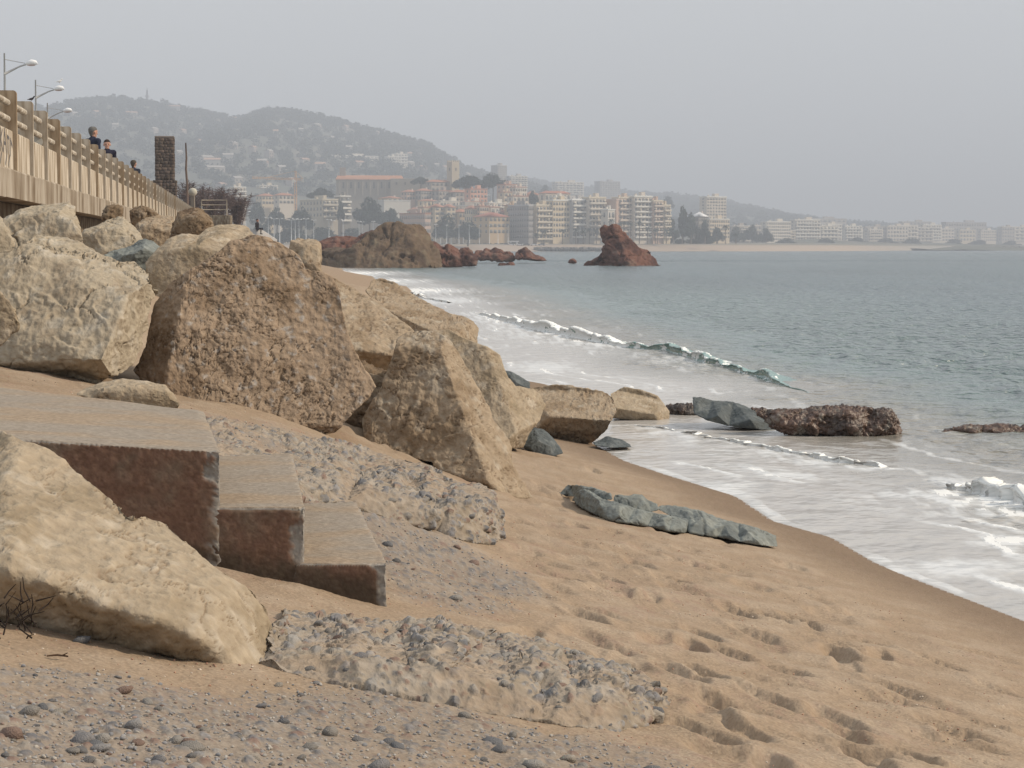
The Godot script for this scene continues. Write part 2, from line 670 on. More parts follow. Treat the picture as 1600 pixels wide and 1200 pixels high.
const SHORE := [Vector2(11.900, -40.000), Vector2(2.479, 10.755), Vector2(2.197, 12.121), Vector2(2.089, 12.743), Vector2(1.995, 13.880), Vector2(1.732, 14.699), Vector2(1.631, 16.230), Vector2(1.263, 17.603), Vector2(0.951, 18.936), Vector2(0.741, 20.691), Vector2(0.506, 29.438), Vector2(-0.320, 31.988), Vector2(-1.610, 56.347), Vector2(-4.508, 98.690), Vector2(-13.525, 175.533), Vector2(-36.000, 400.000)]


func shore_x(ahead: float) -> float:
	var k := 0
	while k < SHORE.size() - 2 and ahead > SHORE[k + 1].y:
		k += 1
	var a: Vector2 = SHORE[k]
	var b: Vector2 = SHORE[k + 1]
	return a.x + (b.x - a.x) * clampf((ahead - a.y) / (b.y - a.y), 0.0, 1.0)


func ground_height(x: float, ahead: float) -> float:
	var s := (shore_x(ahead) - x) * 0.98
	var h := 0.196 * s if s < 6.0 else 1.176 + 0.08 * (s - 6.0)
	if s < 0.0:
		h = 0.15 * s
	h += 0.45 * step01(12.0, 15.0, ahead) * step01(-1.2, -2.6, x) * step01(60.0, 40.0, ahead)
	return h + 0.27 * step01(6.0, 10.0, ahead) * step01(0.2, -1.5, x) * step01(-0.2, 0.4, s)


# places where the sand has washed off the gravelly concrete: x, ahead, half width, half length, share
const BARE := [[-0.85, 3.97, 0.55, 0.7, 1], [-0.61, 4.47, 0.45, 0.55, 1], [-0.26, 4.99, 0.4, 0.45, 0.9], [0.09, 4.96, 0.42, 0.4, 0.9], [-0.88, 4.71, 0.3, 0.3, 0.7], [-0.41, 4.4, 0.6, 0.4, 0.8], [-0.38, 8.26, 0.34, 0.9, 1], [-0.12, 8.12, 0.26, 0.6, 1], [-0.57, 8.32, 0.3, 1.0, 1], [-0.21, 7.4, 0.25, 0.4, 0.8], [-0.95, 9.48, 0.5, 1.6, 1], [-0.49, 10.58, 0.35, 1.3, 0.9]]


func bareness(x: float, ahead: float) -> float:
	var most := 0.0
	for b in BARE:
		var dx: float = (x - b[0]) / b[2]
		var dz: float = (ahead - b[1]) / b[3]
		most = maxf(most, step01(1.25, 0.55, sqrt(dx * dx + dz * dz)) * b[4])
	return most


func build_shore() -> void:
	# the sand in view, finer near the eye
	var rows := PackedFloat32Array()
	var a := 3.0
	while a < 60.0:
		rows.append(a)
		a += clampf(a * a * 0.0007, 0.007, 2.0)
	var columns := 540
	var v := PackedVector3Array()
	var c := PackedColorArray()
	v.resize(rows.size() * columns)
	c.resize(v.size())
	var dry := Color(0.375, 0.29, 0.208)
	var pale := Color(0.42, 0.337, 0.252)
	var damp := Color(0.262, 0.198, 0.143)
	var red := Color(0.325, 0.228, 0.175)
	var crust := Color(0.285, 0.252, 0.218)
	for r in rows.size():
		var ahead := rows[r]
		var sx := shore_x(ahead)
		for k in columns:
			var x := (-0.275 + 0.57 * k / (columns - 1.0)) * ahead
			if x > sx + 3.0:
				x = sx + 3.0 + (x - sx - 3.0) * 0.02
			var s := (sx - x) * 0.98
			var h := ground_height(x, ahead)
			var q := Vector3(x, 0, ahead)
			var loose := step01(0.5, 1.3, s)
			var w := soft_noise.get_noise_3dv(q * 0.9)
			var u := soft_noise.get_noise_3dv(q * 3.1)
			var g := soft_noise.get_noise_3dv(q * 21.0)
			h += loose * (0.016 * w + 0.012 * u + 0.0030 * g)
			var col := dry.lerp(pale, step01(-0.2, 0.4, u))
			col = col.lerp(red, step01(0.05, 0.4, soft_noise.get_noise_3dv(q * 1.6 + Vector3(5, 0, 9))) * step01(-0.1, 0.3, g) * 0.6 * loose)
			col = col.lerp(damp, step01(0.85 + 0.25 * w, 0.15, s))
			var bare := bareness(x, ahead)
			if bare > 0.0:
				bare *= step01(-0.45, 0.15, u + 0.25 * g + (bare - 0.5) * 0.8)
				var e := q * Vector3(38.0, 1.0, 30.0)
				var near := cell_near.get_noise_3dv(e) + 1.0
				var val := cell_value.get_noise_3dv(e)
				var e2 := q * Vector3(85.0, 1.0, 66.0)
				var near2 := cell_near.get_noise_3dv(e2) + 1.0
				var val2 := cell_value.get_noise_3dv(e2)
				col = col.lerp(crust, bare * 0.7)
				if val > 0.50:
					h += bare * 0.009 * sqrt(maxf(0.0, 1.0 - near * near / 0.30)) * (0.1 + val)
					col = col.lerp(PEBBLE_TINTS[int((val + 1.0) * 997.0) % 8], bare * step01(0.58, 0.46, near))
				elif val2 > 0.55:
					h += bare * 0.004 * sqrt(maxf(0.0, 1.0 - near2 * near2 / 0.30))
					col = col.lerp(PEBBLE_TINTS[int((val2 + 1.0) * 983.0) % 8], bare * step01(0.6, 0.48, near2) * 0.8)
			var tone := 1.0 + 0.10 * g + 0.06 * w
			c[r * columns + k] = Color(col.r * tone, col.g * tone, col.b * tone)
			v[r * columns + k] = Vector3(x, h, -ahead)
	# footprints: trails along the beach and scuffs across it
	var prints := []
	for p in [[0.58, 16.05, 0.10], [0.33, 11.40, 0.11], [0.53, 11.46, 0.65], [0.52, 8.55, -0.24], [0.25, 7.59, 0.41], [0.04, 6.89, -0.23], [0.28, 6.94, 0.78], [0.68, 9.50, 0.51], [0.70, 9.07, 0.86], [0.88, 8.71, 0.30], [0.99, 8.77, 0.57], [1.14, 8.81, 0.36], [0.66, 7.76, 0.23], [0.88, 8.07, 0.49], [0.59, 7.36, 0.07], [0.72, 7.38, 0.34], [0.87, 7.22, 0.66], [0.50, 6.62, 0.47], [0.58, 6.73, 0.33], [0.79, 6.86, 1.11], [0.73, 6.49, 0.47], [0.61, 6.18, 0.27], [0.49, 5.66, 0.50], [0.61, 5.83, 0.29], [0.93, 6.33, 0.33], [0.93, 6.08, 0.34], [0.88, 5.84, 1.06], [1.26, 7.29, 0.46], [1.23, 7.00, 0.50], [1.31, 6.58, 0.65], [1.28, 6.34, 1.06], [1.06, 5.93, 0.38], [0.91, 5.74, 0.26], [1.15, 5.84, 1.19], [0.63, 5.34, 0.01], [0.57, 9.95, 0.34], [0.82, 10.40, 0.65], [0.08, 9.27, 1.14], [1.17, 7.97, 0.17], [1.33, 8.10, -0.28], [0.18, 8.74, 0.65], [0.39, 8.99, 0.29], [0.09, 7.96, 0.33]]:
		prints.append([p[0], p[1], p[2], 0.15, 0.052, 0.042])
	for k in 190:
		var ahead := 4.4 + 9.5 * pow(rng.randf(), 1.3)
		var x := shore_x(ahead) - rng.randf_range(0.9, 3.3)
		prints.append([x, ahead, rng.randfn(0.35, 0.35), rng.randf_range(0.09, 0.19), rng.randf_range(0.045, 0.09), rng.randf_range(0.008, 0.034)])
	for p in prints:
		var fade := 1.0 - bareness(p[0], p[1])
		if fade < 0.4:
			continue
		var along := Vector2(-sin(p[2]), cos(p[2]))
		var reach: float = p[3] * 2.2
		for r in rows.size():
			if absf(rows[r] - p[1]) > reach:
				continue
			var k0 := int((((p[0] - reach) / rows[r]) + 0.275) / 0.57 * (columns - 1))
			var k1 := int((((p[0] + reach) / rows[r]) + 0.275) / 0.57 * (columns - 1)) + 1
			for k in range(maxi(0, k0), mini(columns, k1)):
				var i := r * columns + k
				var d := Vector2(v[i].x - p[0], -v[i].z - p[1])
				var l: float = d.dot(along) / p[3]
				var m: float = (d.x * along.y - d.y * along.x) / p[4] * (1.0 + 0.25 * l)
				var wob: float = 0.25 * soft_noise.get_noise_2d(v[i].x * 9.0, v[i].z * 9.0)
				var e := l * l + m * m + wob
				if e < 5.0:
					v[i].y += p[5] * 0.58 * (-1.0 * step01(1.15, 0.35, e) + 0.30 * exp(-pow((sqrt(maxf(e, 0.0)) - 1.35) / 0.35, 2.0)))
	var t := PackedInt32Array()
	var wet := PackedInt32Array()
	var all := PackedInt32Array()
	for r in rows.size() - 1:
		var sx := shore_x(rows[r])
		for k in columns - 1:
			var i := r * columns + k
			var six := PackedInt32Array([i, i + columns, i + 1, i + 1, i + columns, i + columns + 1])
			all.append_array(six)
			if sx - v[i].x < 0.04:
				wet.append_array(six)
			else:
				t.append_array(six)
	var n := normals_of(v, all)
	var sheet := mesh_of(v, n, c, t)
	sheet.surface_set_material(0, mat.sand)
	mesh_of(v, n, c, wet, sheet)
	sheet.surface_set_material(1, mat.wet_sand)
	var beach := structure("beach_sand", sheet, null)
	scatter_pebbles(beach)
	# the rest of the beach, round and behind the eye and on under the breakwater to the far end of the bay, with the sea bed
	v = PackedVector3Array()
	c = PackedColorArray()
	t = PackedInt32Array()
	var za := PackedFloat32Array([-60, -30, -12, -4, 2, 6, 12, 20, 30, 45, 60, 90, 130, 180, 240, 320, 420, 700, 1200, 2000, 4000, 9000])
	var xa := PackedFloat32Array([-6000, -1500, -400, -120, -60, -45, -36, -30, -26, -22, -18, -15, -12, -9, -7, -5, -3.5, -2, -1, 0, 1, 2, 3, 4, 6, 9, 14, 30, 120, 500, 2000, 6000])
	for ahead in za:
		for x in xa:
			var h := ground_height(x, ahead) if ahead < 420.0 else -4.0
			v.append(Vector3(x, clampf(h, -4.0, 2.2) - 0.09, -ahead))
			c.append(dry)
	for r in za.size() - 1:
		for k in xa.size() - 1:
			var i := r * xa.size() + k
			t.append_array(PackedInt32Array([i, i + xa.size(), i + 1, i + 1, i + xa.size(), i + xa.size() + 1]))
	structure("ground", mesh_of(v, normals_of(v, t), c, t), mat.sand)


func sand_height(x: float, ahead: float) -> float:
	var q := Vector3(x, 0, ahead)
	return ground_height(x, ahead) + step01(0.5, 1.3, (shore_x(ahead) - x) * 0.98) * (0.016 * soft_noise.get_noise_3dv(q * 0.9) + 0.012 * soft_noise.get_noise_3dv(q * 3.1))


func pebble_mesh(seed_: int) -> ArrayMesh:
	var ball := SphereMesh.new()
	ball.radius = 1.0
	ball.height = 2.0
	ball.radial_segments = 10
	ball.rings = 5
	var a := ball.get_mesh_arrays()
	var v: PackedVector3Array = a[Mesh.ARRAY_VERTEX]
	for i in v.size():
		var d := v[i]
		v[i] = d * (0.86 + 0.30 * soft_noise.get_noise_3dv(d * 0.9 + Vector3(seed_ * 5.0, 0, 0))) * Vector3(1, 0.55, 0.8)
	var s := SurfaceTool.new()
	var m := ArrayMesh.new()
	a[Mesh.ARRAY_VERTEX] = v
	a[Mesh.ARRAY_NORMAL] = null
	a[Mesh.ARRAY_TANGENT] = null
	m.add_surface_from_arrays(Mesh.PRIMITIVE_TRIANGLES, a)
	s.create_from(m, 0)
	s.generate_normals()
	return s.commit()


var pebble_shapes := []
var pebble_paints := []


func scatter_pebbles(beach: Node3D) -> void:
	for k in 6:
		pebble_shapes.append(pebble_mesh(k))
	for tint in PEBBLE_TINTS:
		var m: StandardMaterial3D = mat.stone.duplicate()
		m.vertex_color_use_as_albedo = false
		m.albedo_color = (tint as Color).linear_to_srgb()
		m.uv1_scale = Vector3(0.8, 0.8, 0.8)
		m.heightmap_scale = 0.3
		pebble_paints.append(m)
	# the larger ones one by one, half sunk in the crust
	var made := 0
	for k in 6000:
		if made >= 240:
			break
		var ahead := 3.75 + 5.0 * pow(rng.randf(), 1.8)
		var x := rng.randf_range(-0.26, 0.12) * ahead
		if rng.randf() > bareness(x, ahead) * (1.2 - 0.1 * ahead):
			continue
		var r := 0.007 + 0.024 * pow(rng.randf(), 2.4)
		part("pebble", pebble_shapes[k % 6], pebble_paints[rng.randi() % 8], beach, Vector3(x, sand_height(x, ahead) + r * 0.12, -ahead), Vector3(rng.randfn(0, 0.2), rng.randf() * TAU, rng.randfn(0, 0.2)), Vector3(r, r * rng.randf_range(0.7, 1.1), r))
		made += 1
	# fine gravel and shell grit past counting
	var places := []
	var tints := []
	for k in 60000:
		if places.size() >= 9000:
			break
		var ahead := 3.7 + 8.0 * pow(rng.randf(), 1.4)
		var x := rng.randf_range(-0.27, 0.27) * ahead
		var bare := bareness(x, ahead)
		var drift := step01(0.1, 0.45, soft_noise.get_noise_3dv(Vector3(x * 1.1 + 20.0, 4, ahead * 0.9)))
		if (shore_x(ahead) - x) < 0.9 or rng.randf() > maxf(bare, 0.05 + 0.5 * drift):
			continue
		var r := rng.randf_range(0.0016, 0.0045) * (1.6 if bare > 0.4 and rng.randf() < 0.4 else 1.0)
		places.append(Transform3D(Basis.from_euler(Vector3(rng.randf() * 3, rng.randf() * 6, 0)).scaled(Vector3(r, r, r)), Vector3(x, sand_height(x, ahead) + r * 0.3, -ahead)))
		var tint: Color = PEBBLE_TINTS[rng.randi() % 8] if bare > 0.4 else [Color(0.38, 0.22, 0.15), Color(0.30, 0.17, 0.12), Color(0.52, 0.44, 0.36), Color(0.24, 0.19, 0.15)][rng.randi() % 4]
		tints.append(tint)
	var mm := MultiMesh.new()
	mm.transform_format = MultiMesh.TRANSFORM_3D
	mm.use_colors = true
	mm.mesh = pebble_shapes[2]
	mm.instance_count = places.size()
	for i in places.size():
		mm.set_instance_transform(i, places[i])
		mm.set_instance_color(i, tints[i])
	var grit := MultiMeshInstance3D.new()
	grit.name = "gravel"
	grit.multimesh = mm
	var gm := StandardMaterial3D.new()
	gm.vertex_color_use_as_albedo = true
	gm.roughness = 0.9
	grit.material_override = gm
	grit.set_meta("kind", "stuff")
	beach.add_child(grit)


# the line along which the small breaker curls: x, ahead, height, how foamy
const BREAKER := [{"points": [[-1.18, 63.76, 0.0, 1.0], [-0.68, 59.54, 0.1, 1.0], [-0.16, 55.36, 0.17, 1.0], [0.43, 50.07, 0.21, 1.0], [1.29, 45.06, 0.23, 0.95], [1.9, 41.49, 0.21, 0.9], [2.3, 40.17, 0.21, 0.55], [2.73, 38.92, 0.23, 0.15], [2.94, 36.65, 0.2, 0.5], [3.07, 34.63, 0.2, 0.5], [3.29, 32.82, 0.19, 0.1], [3.48, 31.19, 0.15, 0.25], [3.58, 29.44, 0.08, 0.0], [3.68, 27.62, 0.0, 0.1]], "seed": 1, "low": Color(0.10, 0.185, 0.175), "high": Color(0.16, 0.28, 0.26), "label": "small curling wave, white with foam at the far end and glassy green nearer"}, {"points": [[1.05, 22.97, 0.01, 0.2], [1.52, 22.16, 0.03, 0.55], [1.97, 20.83, 0.045, 0.6], [2.38, 19.77, 0.05, 0.7], [2.7, 18.82, 0.06, 0.75], [2.94, 18.33, 0.05, 0.8], [3.11, 18.06, 0.02, 0.8], [3.2, 17.85, 0.0, 0.8]], "seed": 4, "low": Color(0.24, 0.225, 0.20), "high": Color(0.30, 0.29, 0.27), "label": "low ripple of foam running up the beach in front of the concrete beam"}, {"points": [[3.25, 16.66, 0.04, 0.5], [3.38, 16.36, 0.11, 1.0], [3.47, 15.9, 0.15, 1.1], [3.54, 15.43, 0.15, 1.1], [3.62, 14.8, 0.12, 1.0]], "seed": 8, "low": Color(0.24, 0.225, 0.20), "high": Color(0.30, 0.29, 0.27), "label": "splash of white foam at the right picture edge"}, {"points": [[-8.32, 121.49, 0.04, 0.9], [-4.77, 92.88, 0.12, 0.9], [-3.24, 80.96, 0.14, 0.6], [-2.1, 73.42, 0.08, 0.6]], "seed": 6, "low": Color(0.24, 0.225, 0.20), "high": Color(0.30, 0.29, 0.27), "label": "far end of the breaking wave near the red rocks"}]


func build_sea() -> void:
	var rows := PackedFloat32Array()
	var a := 7.0
	while a < 2600.0:
		rows.append(a)
		a += clampf(a * a * 0.00034, 0.02, 260.0)
	rows.append(9000.0)
	var columns := 660
	var v := PackedVector3Array()
	var c := PackedColorArray()
	v.resize(rows.size() * columns)
	c.resize(v.size())
	var kinds := PackedByteArray()
	kinds.resize(v.size())
	var deep := Color(0.085, 0.122, 0.132)
	var green := Color(0.115, 0.160, 0.158)
	var milk := Color(0.40, 0.378, 0.352)
	var turbid := Color(0.20, 0.185, 0.155)
	var white := Color(0.74, 0.75, 0.75)
	for r in rows.size():
		var ahead := rows[r]
		var sx := shore_x(ahead)
		var left := (sx - 0.5) / ahead if ahead < 330.0 else -0.30
		left = maxf(left, -0.30)
		var spill := []
		for line in BREAKER:
			for i in line.points.size() - 1:
				var p: Array = line.points[i]
				var o: Array = line.points[i + 1]
				if ahead <= p[1] and ahead > o[1]:
					var g: float = (p[1] - ahead) / (p[1] - o[1])
					spill.append([lerpf(p[0], o[0], g), clampf(lerpf(p[3], o[3], g) * 1.1, 0.0, 0.95), 0.5 + 7.0 * lerpf(p[2], o[2], g)])
		for k in columns:
			var f := float(k) / (columns - 1.0)
			var x := (left + (0.335 - left) * f) * ahead
			var s := (x - sx) * 0.98
			if ahead > 330.0:
				s = 20.0
			var q := Vector3(x, 0, ahead)
			var calm := step01(-0.2, 9.0, s)
			var big := soft_noise.get_noise_3dv(q * Vector3(0.16, 1, 0.10))
			var chop := ridge_noise.get_noise_3dv(q * Vector3(0.55, 1, 0.38) + Vector3(3, 0, 0))
			var small := soft_noise.get_noise_3dv(q * Vector3(2.4, 1, 1.7))
			var h := (0.07 * big + 0.060 * chop + 0.032 * small) * (0.10 + 0.9 * calm)
			h = h * step01(-0.3, 2.0, s) * 1.25 + 0.010 * step01(-0.1, 0.5, s)
			if ahead > 200.0:
				h *= 200.0 / ahead
			var col := milk.lerp(turbid, step01(0.9, 2.8, s + 0.9 * big))
			col = col.lerp(green, step01(2.6, 5.5, s + 1.2 * big))
			col = col.lerp(deep, step01(5.0, 20.0, s))
			col = col * (1.0 + 0.30 * soft_noise.get_noise_3dv(q * Vector3(0.035, 1, 0.012) + Vector3(7, 0, 0)))
			# foam drawn out in threads along the wash
			var run := s + 0.45 * soft_noise.get_noise_2d(ahead * 0.22, 7.0) + 0.10 * soft_noise.get_noise_2d(ahead * 0.9, s * 1.3)
			var torn := soft_noise.get_noise_3dv(q * Vector3(6.0, 1, 2.0))
			var near := step01(5.0, 1.0, s) * step01(0.02, 0.3, s)
			var m := 0.0
			for j in (6 if s < 5.2 else 0):
				# old wash lines lie more or less along the shore
				var line_at: float = [0.35, 0.85, 1.35, 2.0, 2.7, 3.6][j] + 0.30 * soft_noise.get_noise_2d(ahead * 0.16, 11.0 * j) + 0.07 * soft_noise.get_noise_2d(ahead * 1.3, 5.0 * j)
				var here := step01(-0.12, 0.30, soft_noise.get_noise_2d(ahead * 0.24, 40.0 + 9.0 * j))
				var thick: float = 0.05 + 0.10 * absf(soft_noise.get_noise_2d(ahead * 0.5, 70.0 + j))
				m = maxf(m, here * (0.9 - 0.3 * torn) * step01(thick, thick * 0.25, absf(s - line_at - 0.05 * torn)))
				m = maxf(m, here * 0.30 * step01(0.42, 0.0, absf(s - line_at - 0.25)) * step01(-0.2, 0.3, torn))
			m *= near
			m = maxf(m, step01(0.06, 0.02, absf(s - 0.05 - 0.04 * torn)) * 0.6 * step01(-0.1, 0.4, soft_noise.get_noise_2d(ahead * 0.5, 3.0)))
			# froth spilled on the shore side of the breakers
			for e in spill:
				var away: float = e[0] - x
				if away > -0.15 and away < e[2]:
					m = maxf(m, e[1] * step01(-0.15, 0.1, away) * step01(e[2], 0.1, away) * step01(-0.35, 0.25, torn + 0.7 * soft_noise.get_noise_3dv(q * Vector3(2.2, 1, 0.7)) - 0.25 * away / e[2]))
			for b in (FOAM_PATCHES if ahead < 190.0 and s < 8.0 else []):
				var dx: float = (x - b[0]) / b[2]
				var dz: float = (ahead - b[1]) / b[3]
				m = maxf(m, step01(1.2, 0.3, sqrt(dx * dx + dz * dz) - 0.6 * torn) * b[4])
			m = clampf(m, 0.0, 1.0)
			col = col.lerp(white, m)
			if m > 0.85:
				kinds[r * columns + k] = 2
			elif s + 2.2 * big + 0.8 * chop < 2.6:
				kinds[r * columns + k] = 1
			elif s + 2.2 * big + 0.8 * chop < 6.0:
				kinds[r * columns + k] = 3
			h += m * 0.006
			c[r * columns + k] = col
			v[r * columns + k] = Vector3(x, h, -ahead)
	var t := [PackedInt32Array(), PackedInt32Array(), PackedInt32Array(), PackedInt32Array()]
	var all := PackedInt32Array()
	for r in rows.size() - 1:
		for k in columns - 1:
			var i := r * columns + k
			var six := PackedInt32Array([i, i + columns, i + 1, i + 1, i + columns, i + columns + 1])
			all.append_array(six)
			t[kinds[i]].append_array(six)
	var n := normals_of(v, all)
	var m := ArrayMesh.new()
	for k in 4:
		mesh_of(v, n, c, t[k], m)
		m.surface_set_material(k, [mat.water, mat.film, mat.foam, mat.shallow][k])
	var sea := structure("sea", m, null)
	sea.set_meta("label", "grey green sea with small ripples and foam washing up the sand")
	# water outside the view, so that it goes on to both sides
	var side := start()
	side.set_color(deep)
	quad(side, Vector3(2.1, -0.04, -7), Vector3(2700, -0.04, -9000), Vector3(9000, -0.04, -9000), Vector3(3000, -0.04, 400))
	for p in [Vector3(2.1, -0.04, -7), Vector3(3000, -0.04, 400), Vector3(11.0, -0.04, 60)]:
		side.add_vertex(p)
	var open := finish(side)
	structure("open_water", open, mat.water)
	build_breaker()


const FOAM_PATCHES := [[3.59, 16.44, 0.35, 1.0, 1], [3.54, 15.62, 0.4, 0.8, 1], [3.39, 16.89, 0.25, 0.8, 0.8], [-4.04, 94.27, 2.5, 9, 0.9], [-6.94, 121.49, 3, 12, 0.9], [-10.82, 157.97, 4, 20, 0.9], [-2.42, 77.0, 1.6, 6, 0.8], [2.17, 17.6, 0.3, 0.5, 0.7], [3.08, 13.58, 0.3, 0.35, 0.9], [2.51, 12.49, 0.5, 0.4, 0.7], [0.48, 33.7, 0.6, 2.0, 0.7], [1.58, 16.66, 0.25, 0.8, 0.7]]


func build_breaker() -> void:
	for line in BREAKER:
		var crest := Curve3D.new()
		for p in line.points:
			crest.add_point(Vector3(p[0], 0, -p[1]))
		var near_by: float = -crest.sample_baked(crest.get_baked_length()).z
		var froth := clampf(34.0 / near_by, 0.6, 2.4)
		var steps := int(crest.get_baked_length() / (0.055 / froth))
		var profile := [[-0.50, -0.02], [-0.34, 0.02], [-0.22, 0.08], [-0.14, 0.26], [-0.11, 0.50], [-0.14, 0.72], [-0.22, 0.86], [-0.20, 0.97], [-0.08, 1.02], [0.08, 0.98], [0.30, 0.85], [0.6, 0.62], [1.0, 0.38], [1.6, 0.15], [2.4, 0.0], [3.0, -0.06]]
		var v := PackedVector3Array()
		var c := PackedColorArray()
		var kinds := PackedByteArray()
		var t := [PackedInt32Array(), PackedInt32Array()]
		var all := PackedInt32Array()
		var fine := 4
		var across := (profile.size() - 1) * fine + 1
		for i in steps + 1:
			var f := float(i) / steps
			var at := crest.sample_baked(f * crest.get_baked_length())
			var ahead_ := crest.sample_baked(minf(1.0, f + 0.01) * crest.get_baked_length())
			var behind := crest.sample_baked(maxf(0.0, f - 0.01) * crest.get_baked_length())
			var dir := (ahead_ - behind).normalized()
			var sea_side := Vector3(-dir.z, 0, dir.x)
			if sea_side.x < 0.0:
				sea_side = -sea_side
			var k := 0
			while k < line.points.size() - 2 and at.z > -line.points[k + 1][1]:
				k += 1
			var g: float = k + clampf((at.z + line.points[k][1]) / (line.points[k][1] - line.points[k + 1][1]), 0.0, 1.0)
			var height: float = lerpf(line.points[k][2], line.points[k + 1][2], g - k)
			var foamy: float = lerpf(line.points[k][3], line.points[k + 1][3], g - k)
			height *= clampf(0.72 + 0.8 * soft_noise.get_noise_2d(f * 13.0, line.seed), 0.25, 1.1)
			for j in across:
				var u := float(j) / fine
				var m := mini(int(u), profile.size() - 2)
				var m0 := maxi(m - 1, 0)
				var m3 := mini(m + 2, profile.size() - 1)
				var px: float = cubic_interpolate(profile[m][0], profile[m + 1][0], profile[m0][0], profile[m3][0], u - m)
				var py: float = cubic_interpolate(profile[m][1], profile[m + 1][1], profile[m0][1], profile[m3][1], u - m)
				var p := at + sea_side * (px * height * 1.5 + 0.10 * soft_noise.get_noise_2d(f * 26.0, 3.0)) + Vector3.UP * py * height
				var lump := soft_noise.get_noise_3dv(p * Vector3(3.2, 5.0, 2.0) * froth)
				var lump2 := soft_noise.get_noise_3dv(p * Vector3(14.0, 18.0, 9.0) * froth)
				var is_foam := foamy + 0.9 * lump + 0.35 * lump2 - (0.12 if px > 0.6 else 0.0) - 0.3 * step01(0.9, 2.0, px) > 0.5 or (px < -0.2 and py < 0.12 and lump > 0.05 and foamy > 0.1)
				if is_foam:
					p += Vector3(lump2, 0.9 * absf(lump) + 0.9 * lump2 + 0.3 * soft_noise.get_noise_3dv(p * 30.0 * froth), lump2) * (0.085 * height + 0.005) * step01(3.0, 1.2, px)
				kinds.append(1 if is_foam else 0)
				var teal: Color = (line.low as Color).lerp(line.high, clampf(py, 0.0, 1.0))
				c.append(Color(0.78, 0.79, 0.79).lerp(Color(0.66, 0.69, 0.69), clampf(0.5 - lump2, 0, 1)) if is_foam else teal)
				v.append(p)
		for i in steps:
			for j in across - 1:
				var o := i * across + j
				var six := PackedInt32Array([o, o + 1, o + across, o + 1, o + across + 1, o + across])
				all.append_array(six)
				t[kinds[o]].append_array(six)
		var n := normals_of(v, all)
		var mesh := ArrayMesh.new()
		for k in 2:
			if t[k].size():
				mesh_of(v, n, c, t[k], mesh)
				mesh.surface_set_material(mesh.get_surface_count() - 1, [mat.film, mat.foam][k])
		var o := structure("sea_wave", mesh, null)
		o.set_meta("label", line.label)


# ---------------------------------------------------------------- boulders and what lies on the beach

